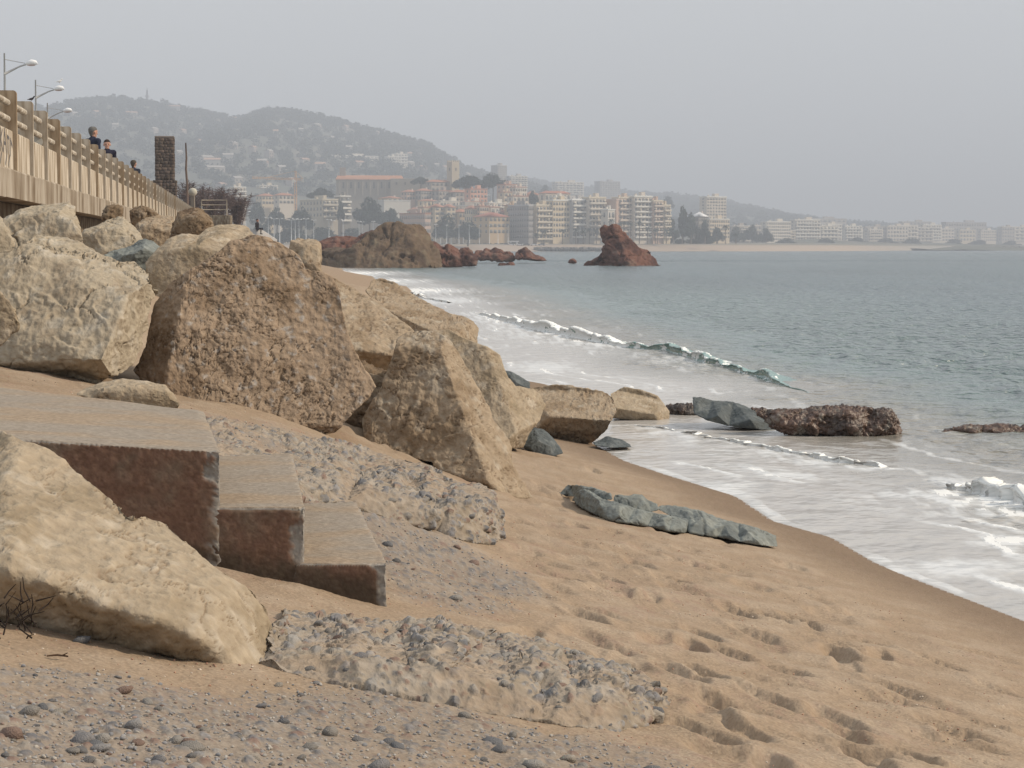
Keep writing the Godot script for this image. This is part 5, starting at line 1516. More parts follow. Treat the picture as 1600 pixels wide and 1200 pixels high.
func body_mesh(bones: Array, cell: float, k: float, tint: Callable) -> ArrayMesh:
	# surface nets over a field of tapered capsules joined by a smooth minimum
	var lo := Vector3(1e9, 1e9, 1e9)
	var hi := -lo
	for b in bones:
		for e in [0, 1]:
			var r: float = b[2 + e] + cell * 2.0
			lo = lo.min(b[e] - Vector3(r, r, r))
			hi = hi.max(b[e] + Vector3(r, r, r))
	var n := Vector3i(((hi - lo) / cell).ceil()) + Vector3i.ONE
	var field := PackedFloat32Array()
	field.resize(n.x * n.y * n.z)
	field.fill(1.0)
	for b in bones:
		var r: float = maxf(b[2], b[3]) + k + cell * 2.0
		var i0 := Vector3i(((b[0].min(b[1]) - Vector3(r, r, r) - lo) / cell).floor()).clamp(Vector3i.ZERO, n - Vector3i.ONE)
		var i1 := Vector3i(((b[0].max(b[1]) + Vector3(r, r, r) - lo) / cell).ceil()).clamp(Vector3i.ZERO, n - Vector3i.ONE)
		for z in range(i0.z, i1.z + 1):
			for y in range(i0.y, i1.y + 1):
				for x in range(i0.x, i1.x + 1):
					var at := x + n.x * (y + n.y * z)
					var d := capsule(lo + Vector3(x, y, z) * cell, b[0], b[1], b[2], b[3])
					field[at] = blend(field[at], d, k) if field[at] < 1.0 else d
	var v := PackedVector3Array()
	var c := PackedColorArray()
	var t := PackedInt32Array()
	var index := {}
	var step: Array[Vector3i] = [Vector3i(1, 0, 0), Vector3i(0, 1, 0), Vector3i(0, 0, 1)]
	for z in n.z - 1:
		for y in n.y - 1:
			for x in n.x - 1:
				if field[x + n.x * (y + n.y * z)] >= 1.0:
					continue
				var sum := Vector3.ZERO
				var count := 0
				for e in 12:
					var axis := e / 4
					var u := (axis + 1) % 3
					var w := (axis + 2) % 3
					var a := Vector3i(x, y, z) + step[u] * (e & 1) + step[w] * ((e >> 1) & 1)
					var b: Vector3i = a + step[axis]
					var fa := field[a.x + n.x * (a.y + n.y * a.z)]
					var fb := field[b.x + n.x * (b.y + n.y * b.z)]
					if (fa < 0.0) != (fb < 0.0):
						sum += Vector3(a).lerp(Vector3(b), fa / (fa - fb))
						count += 1
				if count:
					index[Vector3i(x, y, z)] = v.size()
					var p := lo + sum / count * cell
					v.append(p)
					c.append(tint.call(p))
	for key in index:
		for axis in 3:
			var u: Vector3i = step[(axis + 1) % 3]
			var w: Vector3i = step[(axis + 2) % 3]
			var a: Vector3i = key
			var b: Vector3i = a + step[axis]
			if a[(axis + 1) % 3] == 0 or a[(axis + 2) % 3] == 0:
				continue
			var fa := field[a.x + n.x * (a.y + n.y * a.z)]
			var fb := field[b.x + n.x * (b.y + n.y * b.z)]
			if (fa < 0.0) == (fb < 0.0):
				continue
			if not (index.has(a - u) and index.has(a - w) and index.has(a - u - w)):
				continue
			var q := [index[a - u - w], index[a - w], index[a], index[a - u]]
			if fa < 0.0:
				t.append_array(PackedInt32Array([q[0], q[2], q[1], q[0], q[3], q[2]]))
			else:
				t.append_array(PackedInt32Array([q[0], q[1], q[2], q[0], q[2], q[3]]))
	return mesh_of(v, normals_of(v, t), c, t)


func person(label: String, at: Vector3, turn: float, head_turn: float, coat: Color, hair: Color, sit: bool) -> void:
	var o := thing("person", label, "person", at, turn)
	var skin := Color(0.42, 0.25, 0.19)
	var trousers := Color(0.05, 0.05, 0.06)
	var hip := 0.45 if sit else 0.94
	var up := hip + 0.02
	var bones := []
	for s in [-1.0, 1.0]:
		var knee := Vector3(s * 0.12, 0.50, 0.42) if sit else Vector3(s * 0.11, 0.50, 0.04 + 0.10 * s)
		var foot := Vector3(s * 0.12, 0.08, 0.40) if sit else Vector3(s * 0.12, 0.08, -0.04 + 0.14 * s)
		bones.append([Vector3(s * 0.10, hip, 0), knee, 0.095, 0.062])
		bones.append([knee, foot, 0.060, 0.045])
		bones.append([foot + Vector3(0, -0.03, -0.04), foot + Vector3(s * 0.02, -0.045, 0.17), 0.042, 0.034])
		var shoulder := Vector3(s * 0.195, up + 0.47, -0.01)
		var elbow := Vector3(s * 0.235, up + 0.20, -0.03)
		var wrist := Vector3(s * 0.215, up - 0.03, 0.06)
		bones.append([Vector3(s * 0.04, up + 0.46, -0.01), shoulder, 0.085, 0.078])
		bones.append([shoulder, elbow, 0.070, 0.056])
		bones.append([elbow, wrist, 0.055, 0.040])
		bones.append([wrist, wrist + Vector3(0, -0.08, 0.03), 0.032, 0.028])
		for f in 4:
			var knuckle := wrist + Vector3(s * -0.004, -0.09 - 0.004 * f, 0.055 - 0.021 * f)
			bones.append([knuckle, knuckle + Vector3(-s * 0.012, -0.045, 0.004), 0.011, 0.009])
			bones.append([knuckle + Vector3(-s * 0.012, -0.045, 0.004), knuckle + Vector3(-s * 0.032, -0.068, 0.006), 0.009, 0.008])
		bones.append([wrist + Vector3(-s * 0.01, -0.04, 0.05), wrist + Vector3(-s * 0.03, -0.09, 0.075), 0.012, 0.009])
	bones.append([Vector3(0, hip, 0), Vector3(0, up + 0.22, 0.0), 0.155, 0.135])
	bones.append([Vector3(0, up + 0.22, 0), Vector3(0, up + 0.42, -0.01), 0.14, 0.165])
	bones.append([Vector3(0, up + 0.48, -0.015), Vector3(0, up + 0.62, 0.0), 0.066, 0.055])
	var tint := func(p: Vector3) -> Color:
		if p.y > up + 0.60:
			return skin
		if p.y < up - 0.085 and absf(p.x) > 0.165 and not sit:
			return skin
		if p.y < 0.09:
			return Color(0.04, 0.035, 0.03)
		if p.y < hip - 0.10 or (sit and p.z > 0.16):
			return trousers
		return coat
	part("body", body_mesh(bones, 0.022, 0.035, tint), mat.cloth, o)
	# head: skull, jaw, nose, ears, brow, then hair as its own piece
	var h := Vector3(0, up + 0.70, 0.015)
	var head := [[h + Vector3(0, 0.035, -0.02), h + Vector3(0, 0.035, 0.02), 0.088, 0.083], [h + Vector3(0, -0.02, 0.03), h + Vector3(0, -0.085, 0.055), 0.068, 0.038], [h + Vector3(0, 0.01, 0.095), h + Vector3(0, -0.025, 0.113), 0.012, 0.017], [h + Vector3(-0.04, 0.032, 0.082), h + Vector3(0.04, 0.032, 0.082), 0.016, 0.016], [h + Vector3(0, -0.1, -0.01), h + Vector3(0, -0.05, -0.01), 0.055, 0.06]]
	for s in [-1.0, 1.0]:
		head.append([h + Vector3(s * 0.086, 0.01, -0.01), h + Vector3(s * 0.09, -0.03, 0.0), 0.016, 0.011])
	var face := func(p: Vector3) -> Color:
		var q := p - h
		for s in [-1.0, 1.0]:
			if Vector2(q.x - s * 0.032, q.y - 0.005).length() < 0.012 and q.z > 0.05:
				return Color(0.05, 0.035, 0.03)
		if absf(q.x) < 0.026 and absf(q.y + 0.058) < 0.006 and q.z > 0.05:
			return Color(0.28, 0.12, 0.10)
		return skin
	var pivot := Transform3D(Basis(Vector3.UP, head_turn), Vector3.ZERO)
	var hm := part("head", body_mesh(head, 0.009, 0.018, face), mat.cloth, o)
	pivot.basis = pivot.basis.scaled(Vector3(1.1, 1.1, 1.1))
	hm.transform = Transform3D(pivot.basis, h - pivot.basis * h)
	var cap := [[h + Vector3(0, 0.055, -0.035), h + Vector3(0, 0.065, 0.015), 0.092, 0.082], [h + Vector3(0, 0.0, -0.06), h + Vector3(0, -0.05, -0.055), 0.062, 0.045]]
	var hairs := func(_p: Vector3) -> Color: return hair
	var hp := part("hair", body_mesh(cap, 0.011, 0.02, hairs), mat.cloth, o)
	hp.transform = hm.transform


func build_people() -> void:
	var cloth := StandardMaterial3D.new()
	cloth.vertex_color_use_as_albedo = true
	cloth.roughness = 0.9
	cloth.metallic_specular = 0.2
	mat.cloth = cloth
	var spot := [Vector3(-11.174, 3.301, -60.000), Vector3(-12.058, 3.476, -67.000), Vector3(-13.463, 3.801, -80.000), Vector3(-21.782, 3.493, -192.000)]
	person("grey haired person in a dark jacket seen from behind above the wall", Vector3(spot[0].x, 3.22, spot[0].z), 2.55, -0.2, Color(0.022, 0.024, 0.045), Color(0.12, 0.115, 0.11), false)
	person("person with short dark hair in a dark jacket facing the beach", Vector3(spot[1].x, 3.22, spot[1].z), 0.25, -0.05, Color(0.022, 0.022, 0.038), Color(0.04, 0.03, 0.025), false)
	person("farther person with short hair walking away along the wall", Vector3(spot[2].x, 3.12, spot[2].z), 2.8, 0.0, Color(0.03, 0.033, 0.05), Color(0.07, 0.055, 0.045), false)
	person("tiny person in dark clothes sitting on the sloping ramp wall", Vector3(spot[3].x, spot[3].y - 0.5, spot[3].z), 1.2, 0.0, Color(0.03, 0.025, 0.03), Color(0.03, 0.025, 0.025), true)
	var ramp := thing("ramp_wall", "low pale ramp wall sloping down towards the far beach", "wall", Vector3(spot[3].x, 0, spot[3].z))
	var s := start()
	var y: float = spot[3].y - 0.08
	for x in [[-3.0, 0.35, 0.6, 0.0], [0.35, 1.7, 0.0, -0.9]]:
		var a := Vector3(x[0], y + (0.0 if x[2] > 0.1 else x[2]), 0.15)
		var b := Vector3(x[1], y + x[3], 0.15)
		var back := Vector3(0, 0, -0.5)
		quad(s, a, a + back, b + back, b)
		quad(s, Vector3(a.x, 0, a.z), a, b, Vector3(b.x, 0, b.z))
		quad(s, Vector3(b.x, 0, b.z) + back, b + back, a + back, Vector3(a.x, 0, a.z) + back)
	part("wall", finish(s), paint(Color(0.48, 0.46, 0.44)), ramp)


# ---------------------------------------------------------------- hills and the town across the bay

const HILLS := [{"ridge": 3300, "foot": 1750, "line": [Vector2(-1032, 173.2), Vector2(-844, 187.2), Vector2(-750, 198.4), Vector2(-694, 204), Vector2(-656, 205.8), Vector2(-628, 213.3), Vector2(-595, 217), Vector2(-562, 215.1), Vector2(-532, 213.3), Vector2(-506, 207.7), Vector2(-478, 202.1), Vector2(-450, 198.4), Vector2(-427, 192.8), Vector2(-408, 186.2), Vector2(-389, 190), Vector2(-366, 195.6), Vector2(-333, 200.2), Vector2(-309, 195.6), Vector2(-281, 190.9), Vector2(-253, 185.3), Vector2(-225, 176.9), Vector2(-197, 169.4), Vector2(-169, 162), Vector2(-141, 155.4), Vector2(-113, 142.3), Vector2(-94, 131.1), Vector2(-75, 119.9), Vector2(-47, 108.7), Vector2(-9, 98.4), Vector2(56, 82.5), Vector2(141, 56.2), Vector2(282, 26.2), Vector2(471, 9.3)]}, {"ridge": 4300, "foot": 2700, "line": [Vector2(-368, 72.7), Vector2(-196, 104.5), Vector2(-135, 121.6), Vector2(-98, 126.4), Vector2(-12, 131.3), Vector2(37, 128.9), Vector2(61, 122.8), Vector2(122, 113), Vector2(196, 108.1), Vector2(245, 103.3), Vector2(306, 98.4), Vector2(355, 93.5), Vector2(416, 83.7), Vector2(490, 67.8), Vector2(564, 54.4), Vector2(662, 44.6), Vector2(760, 39.7), Vector2(858, 34.8), Vector2(981, 27.5), Vector2(1226, 18.9)]}]


func hill_height(which: Dictionary, x: float, ahead: float) -> float:
	var line: Array = which.line
	var y: float = line[line.size() - 1].y
	for i in line.size() - 1:
		if x <= line[i + 1].x:
			y = lerpf(line[i].y, line[i + 1].y, clampf((x - line[i].x) / (line[i + 1].x - line[i].x), 0.0, 1.0))
			break
	var t := clampf((ahead - which.foot) / (which.ridge - which.foot), 0.0, 1.0)
	if ahead > which.ridge:
		t = 1.0 - (ahead - which.ridge) / 1500.0
	return maxf(y, 0.0) * pow(maxf(t, 0.0), 0.8)


func leaf_clump(seed_: int, faces: int, flat: float) -> ArrayMesh:
	# leafy faces scattered through a round crown of unit size, denser towards its skin
	var h := RandomNumberGenerator.new()
	h.seed = seed_
	var s := start()
	for k in faces:
		var d := Vector3(h.randfn(0, 1), h.randfn(0, 1), h.randfn(0, 1)).normalized()
		var lump := 0.78 + 0.30 * soft_noise.get_noise_3dv(d * 1.3 + Vector3(seed_, 0, 0)) + 0.12 * soft_noise.get_noise_3dv(d * 4.0 + Vector3(seed_, 0, 0))
		var p := d * lump * pow(h.randf_range(0.35, 1.0), 0.33)
		p.y *= flat
		var n := (d + Vector3(h.randfn(0, 0.5), h.randfn(0, 0.5), h.randfn(0, 0.5))).normalized()
		var u := n.cross(Vector3(h.randf() - 0.5, 1, h.randf() - 0.5)).normalized()
		var w := n.cross(u)
		var r := h.randf_range(0.09, 0.20)
		var tone := h.randf_range(0.7, 1.3)
		s.set_color(Color(tone, tone, tone))
		for q in [p + u * r, p - u * r * 0.6 + w * r, p - u * r * 0.6 - w * r]:
			s.add_vertex(q)
	return finish(s)


func build_far_land() -> void:
	var leaf := StandardMaterial3D.new()
	leaf.albedo_color = Color(0.030, 0.042, 0.032).linear_to_srgb()
	leaf.vertex_color_use_as_albedo = true
	leaf.roughness = 0.9
	leaf.metallic_specular = 0.2
	mat.leaf = leaf
	# low coast: sand in front, land behind, curving away to the right
	var v := PackedVector3Array()
	var c := PackedColorArray()
	var t := PackedInt32Array()
	var edge := [[-1200, 1150], [-500, 1180], [-200, 1230], [-80, 1262], [0, 1290], [90, 1318], [140, 1335], [220, 1480], [330, 1800], [480, 2150], [700, 2500], [1000, 2750], [1600, 3000]]
	var steps := [[0.0, -0.6], [4.0, 0.5], [14.0, 2.6], [30.0, 3.4], [34.0, 4.4], [80.0, 4.6], [400.0, 6.0], [1500.0, 10.0], [3500.0, 12.0]]
	for e in edge:
		for s in steps:
			v.append(Vector3(e[0] + s[0] * 0.12, s[1], -(e[1] + s[0])))
			c.append(Color(0.34, 0.27, 0.21) if s[0] < 31.0 and e[0] < 260.0 else Color(0.26, 0.24, 0.21) if s[0] < 31.0 else Color(0.16, 0.15, 0.12))
	for i in edge.size() - 1:
		for j in steps.size() - 1:
			var o := i * steps.size() + j
			t.append_array(PackedInt32Array([o, o + 1, o + steps.size(), o + steps.size(), o + 1, o + steps.size() + 1]))
	var plain := StandardMaterial3D.new()
	plain.vertex_color_use_as_albedo = true
	plain.roughness = 0.95
	structure("far_beach", mesh_of(v, normals_of(v, t), c, t), plain)
	# hills
	var woods := []
	for which in HILLS:
		v = PackedVector3Array()
		c = PackedColorArray()
		t = PackedInt32Array()
		var cols := 150
		var rows := 26
		var x0: float = which.line[0].x
		var x1: float = which.line[which.line.size() - 1].x
		for r in rows:
			var ahead: float = lerpf(which.foot, which.ridge + 700.0, r / (rows - 1.0))
			for k in cols:
				var x := lerpf(x0, x1, k / (cols - 1.0))
				var y := hill_height(which, x, ahead)
				y += 6.0 * soft_noise.get_noise_2d(x * 0.006, ahead * 0.006) * step01(which.ridge, which.foot + 400.0, ahead)
				v.append(Vector3(x, y, -ahead))
				c.append(Color(0.075, 0.080, 0.055).lerp(Color(0.13, 0.11, 0.08), step01(0.1, 0.5, soft_noise.get_noise_2d(x * 0.012, ahead * 0.012))))
		for r in rows - 1:
			for k in cols - 1:
				var i := r * cols + k
				t.append_array(PackedInt32Array([i, i + cols, i + 1, i + 1, i + cols, i + cols + 1]))
		structure("hill", mesh_of(v, normals_of(v, t), c, t), plain)
	# the wood on them, one mass
	var places := []
	for w in 2:
		var which: Dictionary = HILLS[w]
		var x0: float = which.line[0].x
		var x1: float = which.line[which.line.size() - 1].x
		for k in 9000:
			var ahead := lerpf(which.foot + 60.0, which.ridge + 25.0, pow(rng.randf(), 0.75))
			if k % 6 == 0:
				ahead = which.ridge + rng.randf_range(-60.0, 20.0)
			var x := rng.randf_range(x0, x1)
			if absf(x) > ahead * 0.25:
				continue
			var y := hill_height(which, x, ahead)
			if y < 9.0 or soft_noise.get_noise_2d(x * 0.01, ahead * 0.01) > 0.32:
				continue
			var r := rng.randf_range(3.2, 7.5) * (1.25 if k % 9 == 0 else 1.0)
			places.append(Transform3D(Basis(Vector3.UP, rng.randf() * TAU).scaled(Vector3(r * 1.2, r * rng.randf_range(0.9, 1.35), r * 1.2)), Vector3(x, y + r * 0.45, -ahead)))
	var mm := MultiMesh.new()
	mm.transform_format = MultiMesh.TRANSFORM_3D
	mm.mesh = leaf_clump(5, 110, 0.85)
	mm.instance_count = places.size()
	for i in places.size():
		mm.set_instance_transform(i, places[i])
	var wood := MultiMeshInstance3D.new()
	wood.name = "hill_wood"
	wood.multimesh = mm
	wood.material_override = leaf
	wood.set_meta("kind", "stuff")
	tag(wood, "dark hazy woodland covering the hills behind the town", "trees")
	add_child(wood)


func tree(called: String, label: String, at: Vector3, wide: float, high: float, seed_: int) -> void:
	var o := thing(called, label, "tree", at, 0.0, "dark trees of the town")
	var flat := called == "umbrella_pine"
	var bark := paint(Color(0.09, 0.07, 0.055))
	var down := maxf(at.y - 3.0, 0.0)
	var low := high * 0.25
	part("trunk", tube_mesh([Vector3(0, -down, 0), Vector3(wide * 0.03, low, 0), Vector3(0, high * 0.8, 0)], [0.55, 0.4, 0.12], 6), bark, o)
	var h := RandomNumberGenerator.new()
	h.seed = seed_
	for k in 5:
		var a := TAU * k / 5.0 + h.randf()
		part("limb", tube_mesh([Vector3(wide * 0.02, low * 0.9, 0), Vector3(cos(a) * wide * 0.3, high * 0.72, sin(a) * wide * 0.3)], [0.25, 0.08], 5), bark, o)
	var s := SurfaceTool.new()
	s.begin(Mesh.PRIMITIVE_TRIANGLES)
	for k in 13:
		var a := h.randf() * TAU
		var d := sqrt(h.randf()) * 0.40
		var r := wide * h.randf_range(0.16, 0.24)
		var tall := high * h.randf_range(0.20, 0.28)
		var y := high * (0.66 - 2.4 * d * d) - (0.0 if flat else h.randf_range(0.0, 0.3)) * high
		if k == 0:
			d = 0.0
			y = high * 0.55
			r = wide * 0.30
			tall = high * 0.46
		y = maxf(y, tall * 0.9)
		var b := Basis(Vector3.UP, h.randf() * TAU).scaled(Vector3(r, minf(tall, high - y), r))
		s.append_from(leaf_clump(seed_ * 31 + k, 260, 1.0), 0, Transform3D(b, Vector3(cos(a) * d * wide, y, sin(a) * d * wide)))
	part("crown", s.commit(), mat.leaf, o)


func block(called: String, label: String, category: String, group: String, at: Vector3, size: Vector3, turn: float, style: String, floors: int, bays: int, wall: Color, roof: Color) -> void:
	# size.x along the sunny front, size.z deep; the body goes on below the lowest floor in sight to its footing
	var o := thing(called, label, category, at, turn, group)
	var w := size.x
	var h := size.y
	var d := size.z
	var deep := at.y - 2.0
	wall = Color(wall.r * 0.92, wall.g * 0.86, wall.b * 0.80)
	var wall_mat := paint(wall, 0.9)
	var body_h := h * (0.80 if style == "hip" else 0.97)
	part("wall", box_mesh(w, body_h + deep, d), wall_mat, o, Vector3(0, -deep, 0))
	if style == "hip":
		var s := start()
		var e := 0.6
		var y0 := body_h - 0.1
		var a := Vector3(-w / 2 - e, y0, d / 2 + e)
		var b := Vector3(w / 2 + e, y0, d / 2 + e)
		var cc := Vector3(w / 2 + e, y0, -d / 2 - e)
		var dd := Vector3(-w / 2 - e, y0, -d / 2 - e)
		var m := minf(w, d) * 0.42
		var p := Vector3(-w / 2 + m, h, 0)
		var q := Vector3(w / 2 - m, h, 0)
		if d > w:
			p = Vector3(0, h, d / 2 - m)
			q = Vector3(0, h, -d / 2 + m)
			for tri in [[a, p, b], [cc, q, dd]]:
				for x in tri:
					s.add_vertex(x)
			quad(s, b, p, q, cc)
			quad(s, dd, q, p, a)
		else:
			for tri in [[b, q, cc], [dd, p, a]]:
				for x in tri:
					s.add_vertex(x)
			quad(s, a, p, q, b)
			quad(s, cc, q, p, dd)
		quad(s, a, b, cc, dd)
		part("roof", finish(s), paint(roof), o)
		part("chimney", box_mesh(0.9, 2.2, 0.9, 0.05), paint(Color(0.55, 0.48, 0.42)), o, Vector3(w * 0.2, h - 1.6, d * 0.12))
	else:
		part("roof", box_mesh(w + 0.6, h * 0.03 + 0.25, d + 0.6, 0.1), paint(roof), o, Vector3(0, body_h, 0))
		if style != "flat":
			part("stair_head", box_mesh(w * 0.22, 2.4, d * 0.4, 0.1), wall_mat, o, Vector3(w * 0.12, h + 0.1, 0))
			part("roof_vent", box_mesh(1.2, 1.3, 1.2, 0.1), wall_mat, o, Vector3(-w * 0.27, h + 0.1, d * 0.1))
	if style == "flat":
		return
	var each := body_h / floors
	var glass := start()
	var shut := start()
	var rnd := RandomNumberGenerator.new()
	rnd.seed = int(absf(at.x) * 7 + absf(at.z))
	for f in floors:
		var y := each * f + each * 0.5
		for b in bays:
			var x := -w / 2 + w * (b + 0.5) / bays
			var ww := w / bays * (0.62 if style == "bands" else 0.42)
			var wh := each * (0.62 if style == "bands" else 0.56)
			add_box(glass, Vector3(x, y, d / 2 + 0.03), Vector3(ww, wh, 0.16))
			if style != "bands" and rnd.randf() < 0.7:
				for sgn in [-1.0, 1.0]:
					add_box(shut, Vector3(x + sgn * ww * 0.72, y, d / 2 + 0.05), Vector3(ww * 0.36, wh, 0.14))
			elif style == "bands" and rnd.randf() < 0.35:
				add_box(shut, Vector3(x, y + wh * 0.28, d / 2 + 0.6), Vector3(ww * 0.9, wh * 0.34, 0.9))
		var sides := maxi(1, int(d / (w / bays) * 0.6))
		for b in sides:
			var z := -d / 2 + d * (b + 0.5) / sides
			add_box(glass, Vector3(-w / 2 - 0.03, y, z), Vector3(0.16, each * 0.5, minf(1.5, d / sides * 0.45)))
		if style == "bands":
			part("balcony", box_mesh(w * 0.96, each * 0.30, 1.5, 0.05), paint(Color(0.62, 0.60, 0.55) if roof.g > 0.55 else wall.lerp(Color(0.6, 0.56, 0.48), 0.5)), o, Vector3(0, each * f + each * 0.02, d / 2 + 0.75))
	var panes := part("window_panes", finish(glass), paint(Color(0.11, 0.115, 0.12), 0.25, 0.5), o)
	panes.set_meta("kind", "stuff")
	var sm := finish(shut)
	if sm.get_surface_count():
		var sh := part("awnings" if style == "bands" else "shutters", sm, paint(Color(0.62, 0.56, 0.46) if style == "bands" else Color(0.30, 0.28, 0.24)), o)
		sh.set_meta("kind", "stuff")


func build_town() -> void:
	block("apartment_block", "pale pink apartment block with white balcony bands past the leafless shrubs", "building", "buildings of the town across the bay", Vector3(-163.2, 26.8, -1335.1), Vector3(7.9, 11.3, 7.0), 0.611, "bands", 4, 4, Color(0.56, 0.53, 0.48), Color(0.62, 0.61, 0.57))
	block("town_house", "low house with a reddish roof under the left end of the crane", "house", "buildings of the town across the bay", Vector3(-163.2, 30.4, -1486.3), Vector3(9.3, 7.6, 8.8), 0.611, "hip", 2, 4, Color(0.55, 0.49, 0.38), Color(0.36, 0.17, 0.11))
	block("town_house", "low cream house with a reddish roof left of the crane mast", "house", "buildings of the town across the bay", Vector3(-149.9, 30.6, -1476.2), Vector3(11.3, 7.5, 7.3), 0.611, "hip", 2, 4, Color(0.56, 0.53, 0.48), Color(0.36, 0.17, 0.11))
	block("apartment_block", "cream block with three balcony floors on its sunny end, below the round pine", "building", "buildings of the town across the bay", Vector3(-113.2, 19.5, -1316.0), Vector3(9.9, 10.7, 31.2), 0.524, "bands", 3, 4, Color(0.46, 0.43, 0.36), Color(0.55, 0.49, 0.38))
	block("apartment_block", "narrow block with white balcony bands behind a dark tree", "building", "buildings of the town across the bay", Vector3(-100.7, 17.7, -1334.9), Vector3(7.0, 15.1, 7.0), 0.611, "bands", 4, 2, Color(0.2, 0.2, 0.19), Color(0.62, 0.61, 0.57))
	block("town_house", "small house with a reddish roof beside the big dark tree", "house", "buildings of the town across the bay", Vector3(-77.8, 28.6, -1437.8), Vector3(11.0, 6.5, 11.4), 0.611, "hip", 2, 3, Color(0.55, 0.49, 0.38), Color(0.36, 0.17, 0.11))
	block("town_house", "pale long shed roof right of the big dark tree", "house", "buildings of the town across the bay", Vector3(-74.8, 27.6, -1428.5), Vector3(19.8, 4.4, 7.0), 0.611, "flat", 1, 4, Color(0.5, 0.52, 0.52), Color(0.5, 0.52, 0.52))
	block("town_house", "pinkish house with a sunlit narrow end behind the olive brown rock", "house", "buildings of the town across the bay", Vector3(-56.1, 9.9, -1300.6), Vector3(4.3, 12.1, 24.1), 0.698, "grid", 3, 4, Color(0.52, 0.4, 0.34), Color(0.36, 0.17, 0.11))
	block("town_house", "rose house with a tiled roof on the slope under the church", "house", "buildings of the town across the bay", Vector3(-67.9, 33.4, -1485.4), Vector3(8.3, 7.1, 7.4), 0.611, "hip", 2, 4, Color(0.52, 0.4, 0.34), Color(0.36, 0.17, 0.11))
	block("town_house", "grey pink house with a flat tiled roof, second on the slope under the church", "house", "buildings of the town across the bay", Vector3(-58.4, 33.7, -1483.2), Vector3(8.2, 7.6, 7.0), 0.611, "hip", 2, 4, Color(0.36, 0.34, 0.32), Color(0.36, 0.17, 0.11))
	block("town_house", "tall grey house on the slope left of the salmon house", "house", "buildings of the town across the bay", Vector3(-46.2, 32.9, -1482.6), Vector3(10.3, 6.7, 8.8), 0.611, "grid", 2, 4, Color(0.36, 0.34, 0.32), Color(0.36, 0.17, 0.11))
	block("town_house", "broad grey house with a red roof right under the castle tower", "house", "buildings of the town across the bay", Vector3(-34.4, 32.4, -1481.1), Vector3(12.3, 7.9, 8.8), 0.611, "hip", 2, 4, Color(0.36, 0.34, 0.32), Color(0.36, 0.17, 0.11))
	block("town_house", "house with a terracotta roof at the foot of the castle tower", "house", "buildings of the town across the bay", Vector3(-49.3, 40.0, -1517.7), Vector3(16.9, 8.1, 7.0), 0.611, "hip", 2, 5, Color(0.36, 0.34, 0.32), Color(0.36, 0.17, 0.11))
	block("town_house", "salmon pink house with rows of tall windows in the middle of the old town", "house", "buildings of the town across the bay", Vector3(-23.5, 31.2, -1461.7), Vector3(13.2, 9.1, 7.0), 0.611, "grid", 3, 5, Color(0.58, 0.33, 0.25), Color(0.36, 0.17, 0.11))
	block("town_house", "cream house with a sunlit gable in the lower row of the old town", "house", "buildings of the town across the bay", Vector3(-54.1, 28.8, -1446.0), Vector3(11.0, 4.5, 7.0), 0.611, "hip", 1, 4, Color(0.62, 0.54, 0.4), Color(0.36, 0.17, 0.11))
	block("town_house", "long white terrace house in the lower row of the old town", "house", "buildings of the town across the bay", Vector3(-40.0, 27.9, -1444.3), Vector3(19.0, 4.1, 7.0), 0.611, "grid", 1, 8, Color(0.62, 0.61, 0.57), Color(0.56, 0.53, 0.48))
	block("town_house", "second long white terrace house, right of the first", "house", "buildings of the town across the bay", Vector3(-24.9, 27.9, -1441.5), Vector3(16.0, 3.7, 7.0), 0.611, "grid", 1, 8, Color(0.58, 0.55, 0.5), Color(0.36, 0.17, 0.11))
	block("apartment_block", "long grey block with a flat roof across the lower old town", "building", "buildings of the town across the bay", Vector3(-30.9, 22.7, -1422.5), Vector3(33.4, 6.0, 7.0), 0.611, "grid", 2, 12, Color(0.36, 0.34, 0.32), Color(0.3, 0.3, 0.3))
	block("apartment_block", "whitish angular block with roof terraces above the red roofed villa", "building", "buildings of the town across the bay", Vector3(-10.0, 21.7, -1407.3), Vector3(15.6, 8.4, 7.0), 0.611, "bands", 3, 5, Color(0.62, 0.61, 0.57), Color(0.62, 0.61, 0.57))
	block("villa", "ochre villa with a broad red hip roof and a sunlit corner behind the lamp masts", "house", "buildings of the town across the bay", Vector3(-12.5, 10.1, -1341.3), Vector3(14.8, 13.2, 17.2), 0.611, "hip", 3, 5, Color(0.48, 0.38, 0.25), Color(0.33, 0.13, 0.09))
	block("town_house", "pink house under the umbrella pines", "house", "buildings of the town across the bay", Vector3(-3.3, 34.4, -1476.8), Vector3(9.2, 9.2, 10.3), 0.611, "grid", 3, 3, Color(0.52, 0.4, 0.34), Color(0.36, 0.17, 0.11))
	block("town_house", "house with a bright white arcaded front right of the umbrella pines", "house", "buildings of the town across the bay", Vector3(4.0, 35.0, -1465.3), Vector3(8.7, 6.6, 7.0), 0.611, "grid", 2, 5, Color(0.62, 0.61, 0.57), Color(0.36, 0.17, 0.11))
	block("town_house", "small cream house below the bright white arcaded front", "house", "buildings of the town across the bay", Vector3(-4.5, 31.5, -1454.6), Vector3(6.1, 6.6, 7.0), 0.611, "grid", 2, 2, Color(0.55, 0.49, 0.38), Color(0.36, 0.17, 0.11))
	block("town_house", "pale house with white chimneys above the grey seaside block", "house", "buildings of the town across the bay", Vector3(3.7, 27.8, -1436.4), Vector3(12.0, 7.3, 7.1), 0.611, "grid", 2, 4, Color(0.56, 0.53, 0.48), Color(0.36, 0.17, 0.11))
	block("apartment_block", "grey shaded seaside block with a lighter stair tower, left end of the seafront row", "building", "buildings of the town across the bay", Vector3(5.1, 7.1, -1343.4), Vector3(3.5, 20.5, 19.0), 0.698, "grid", 6, 3, Color(0.3, 0.3, 0.31), Color(0.4, 0.4, 0.4))
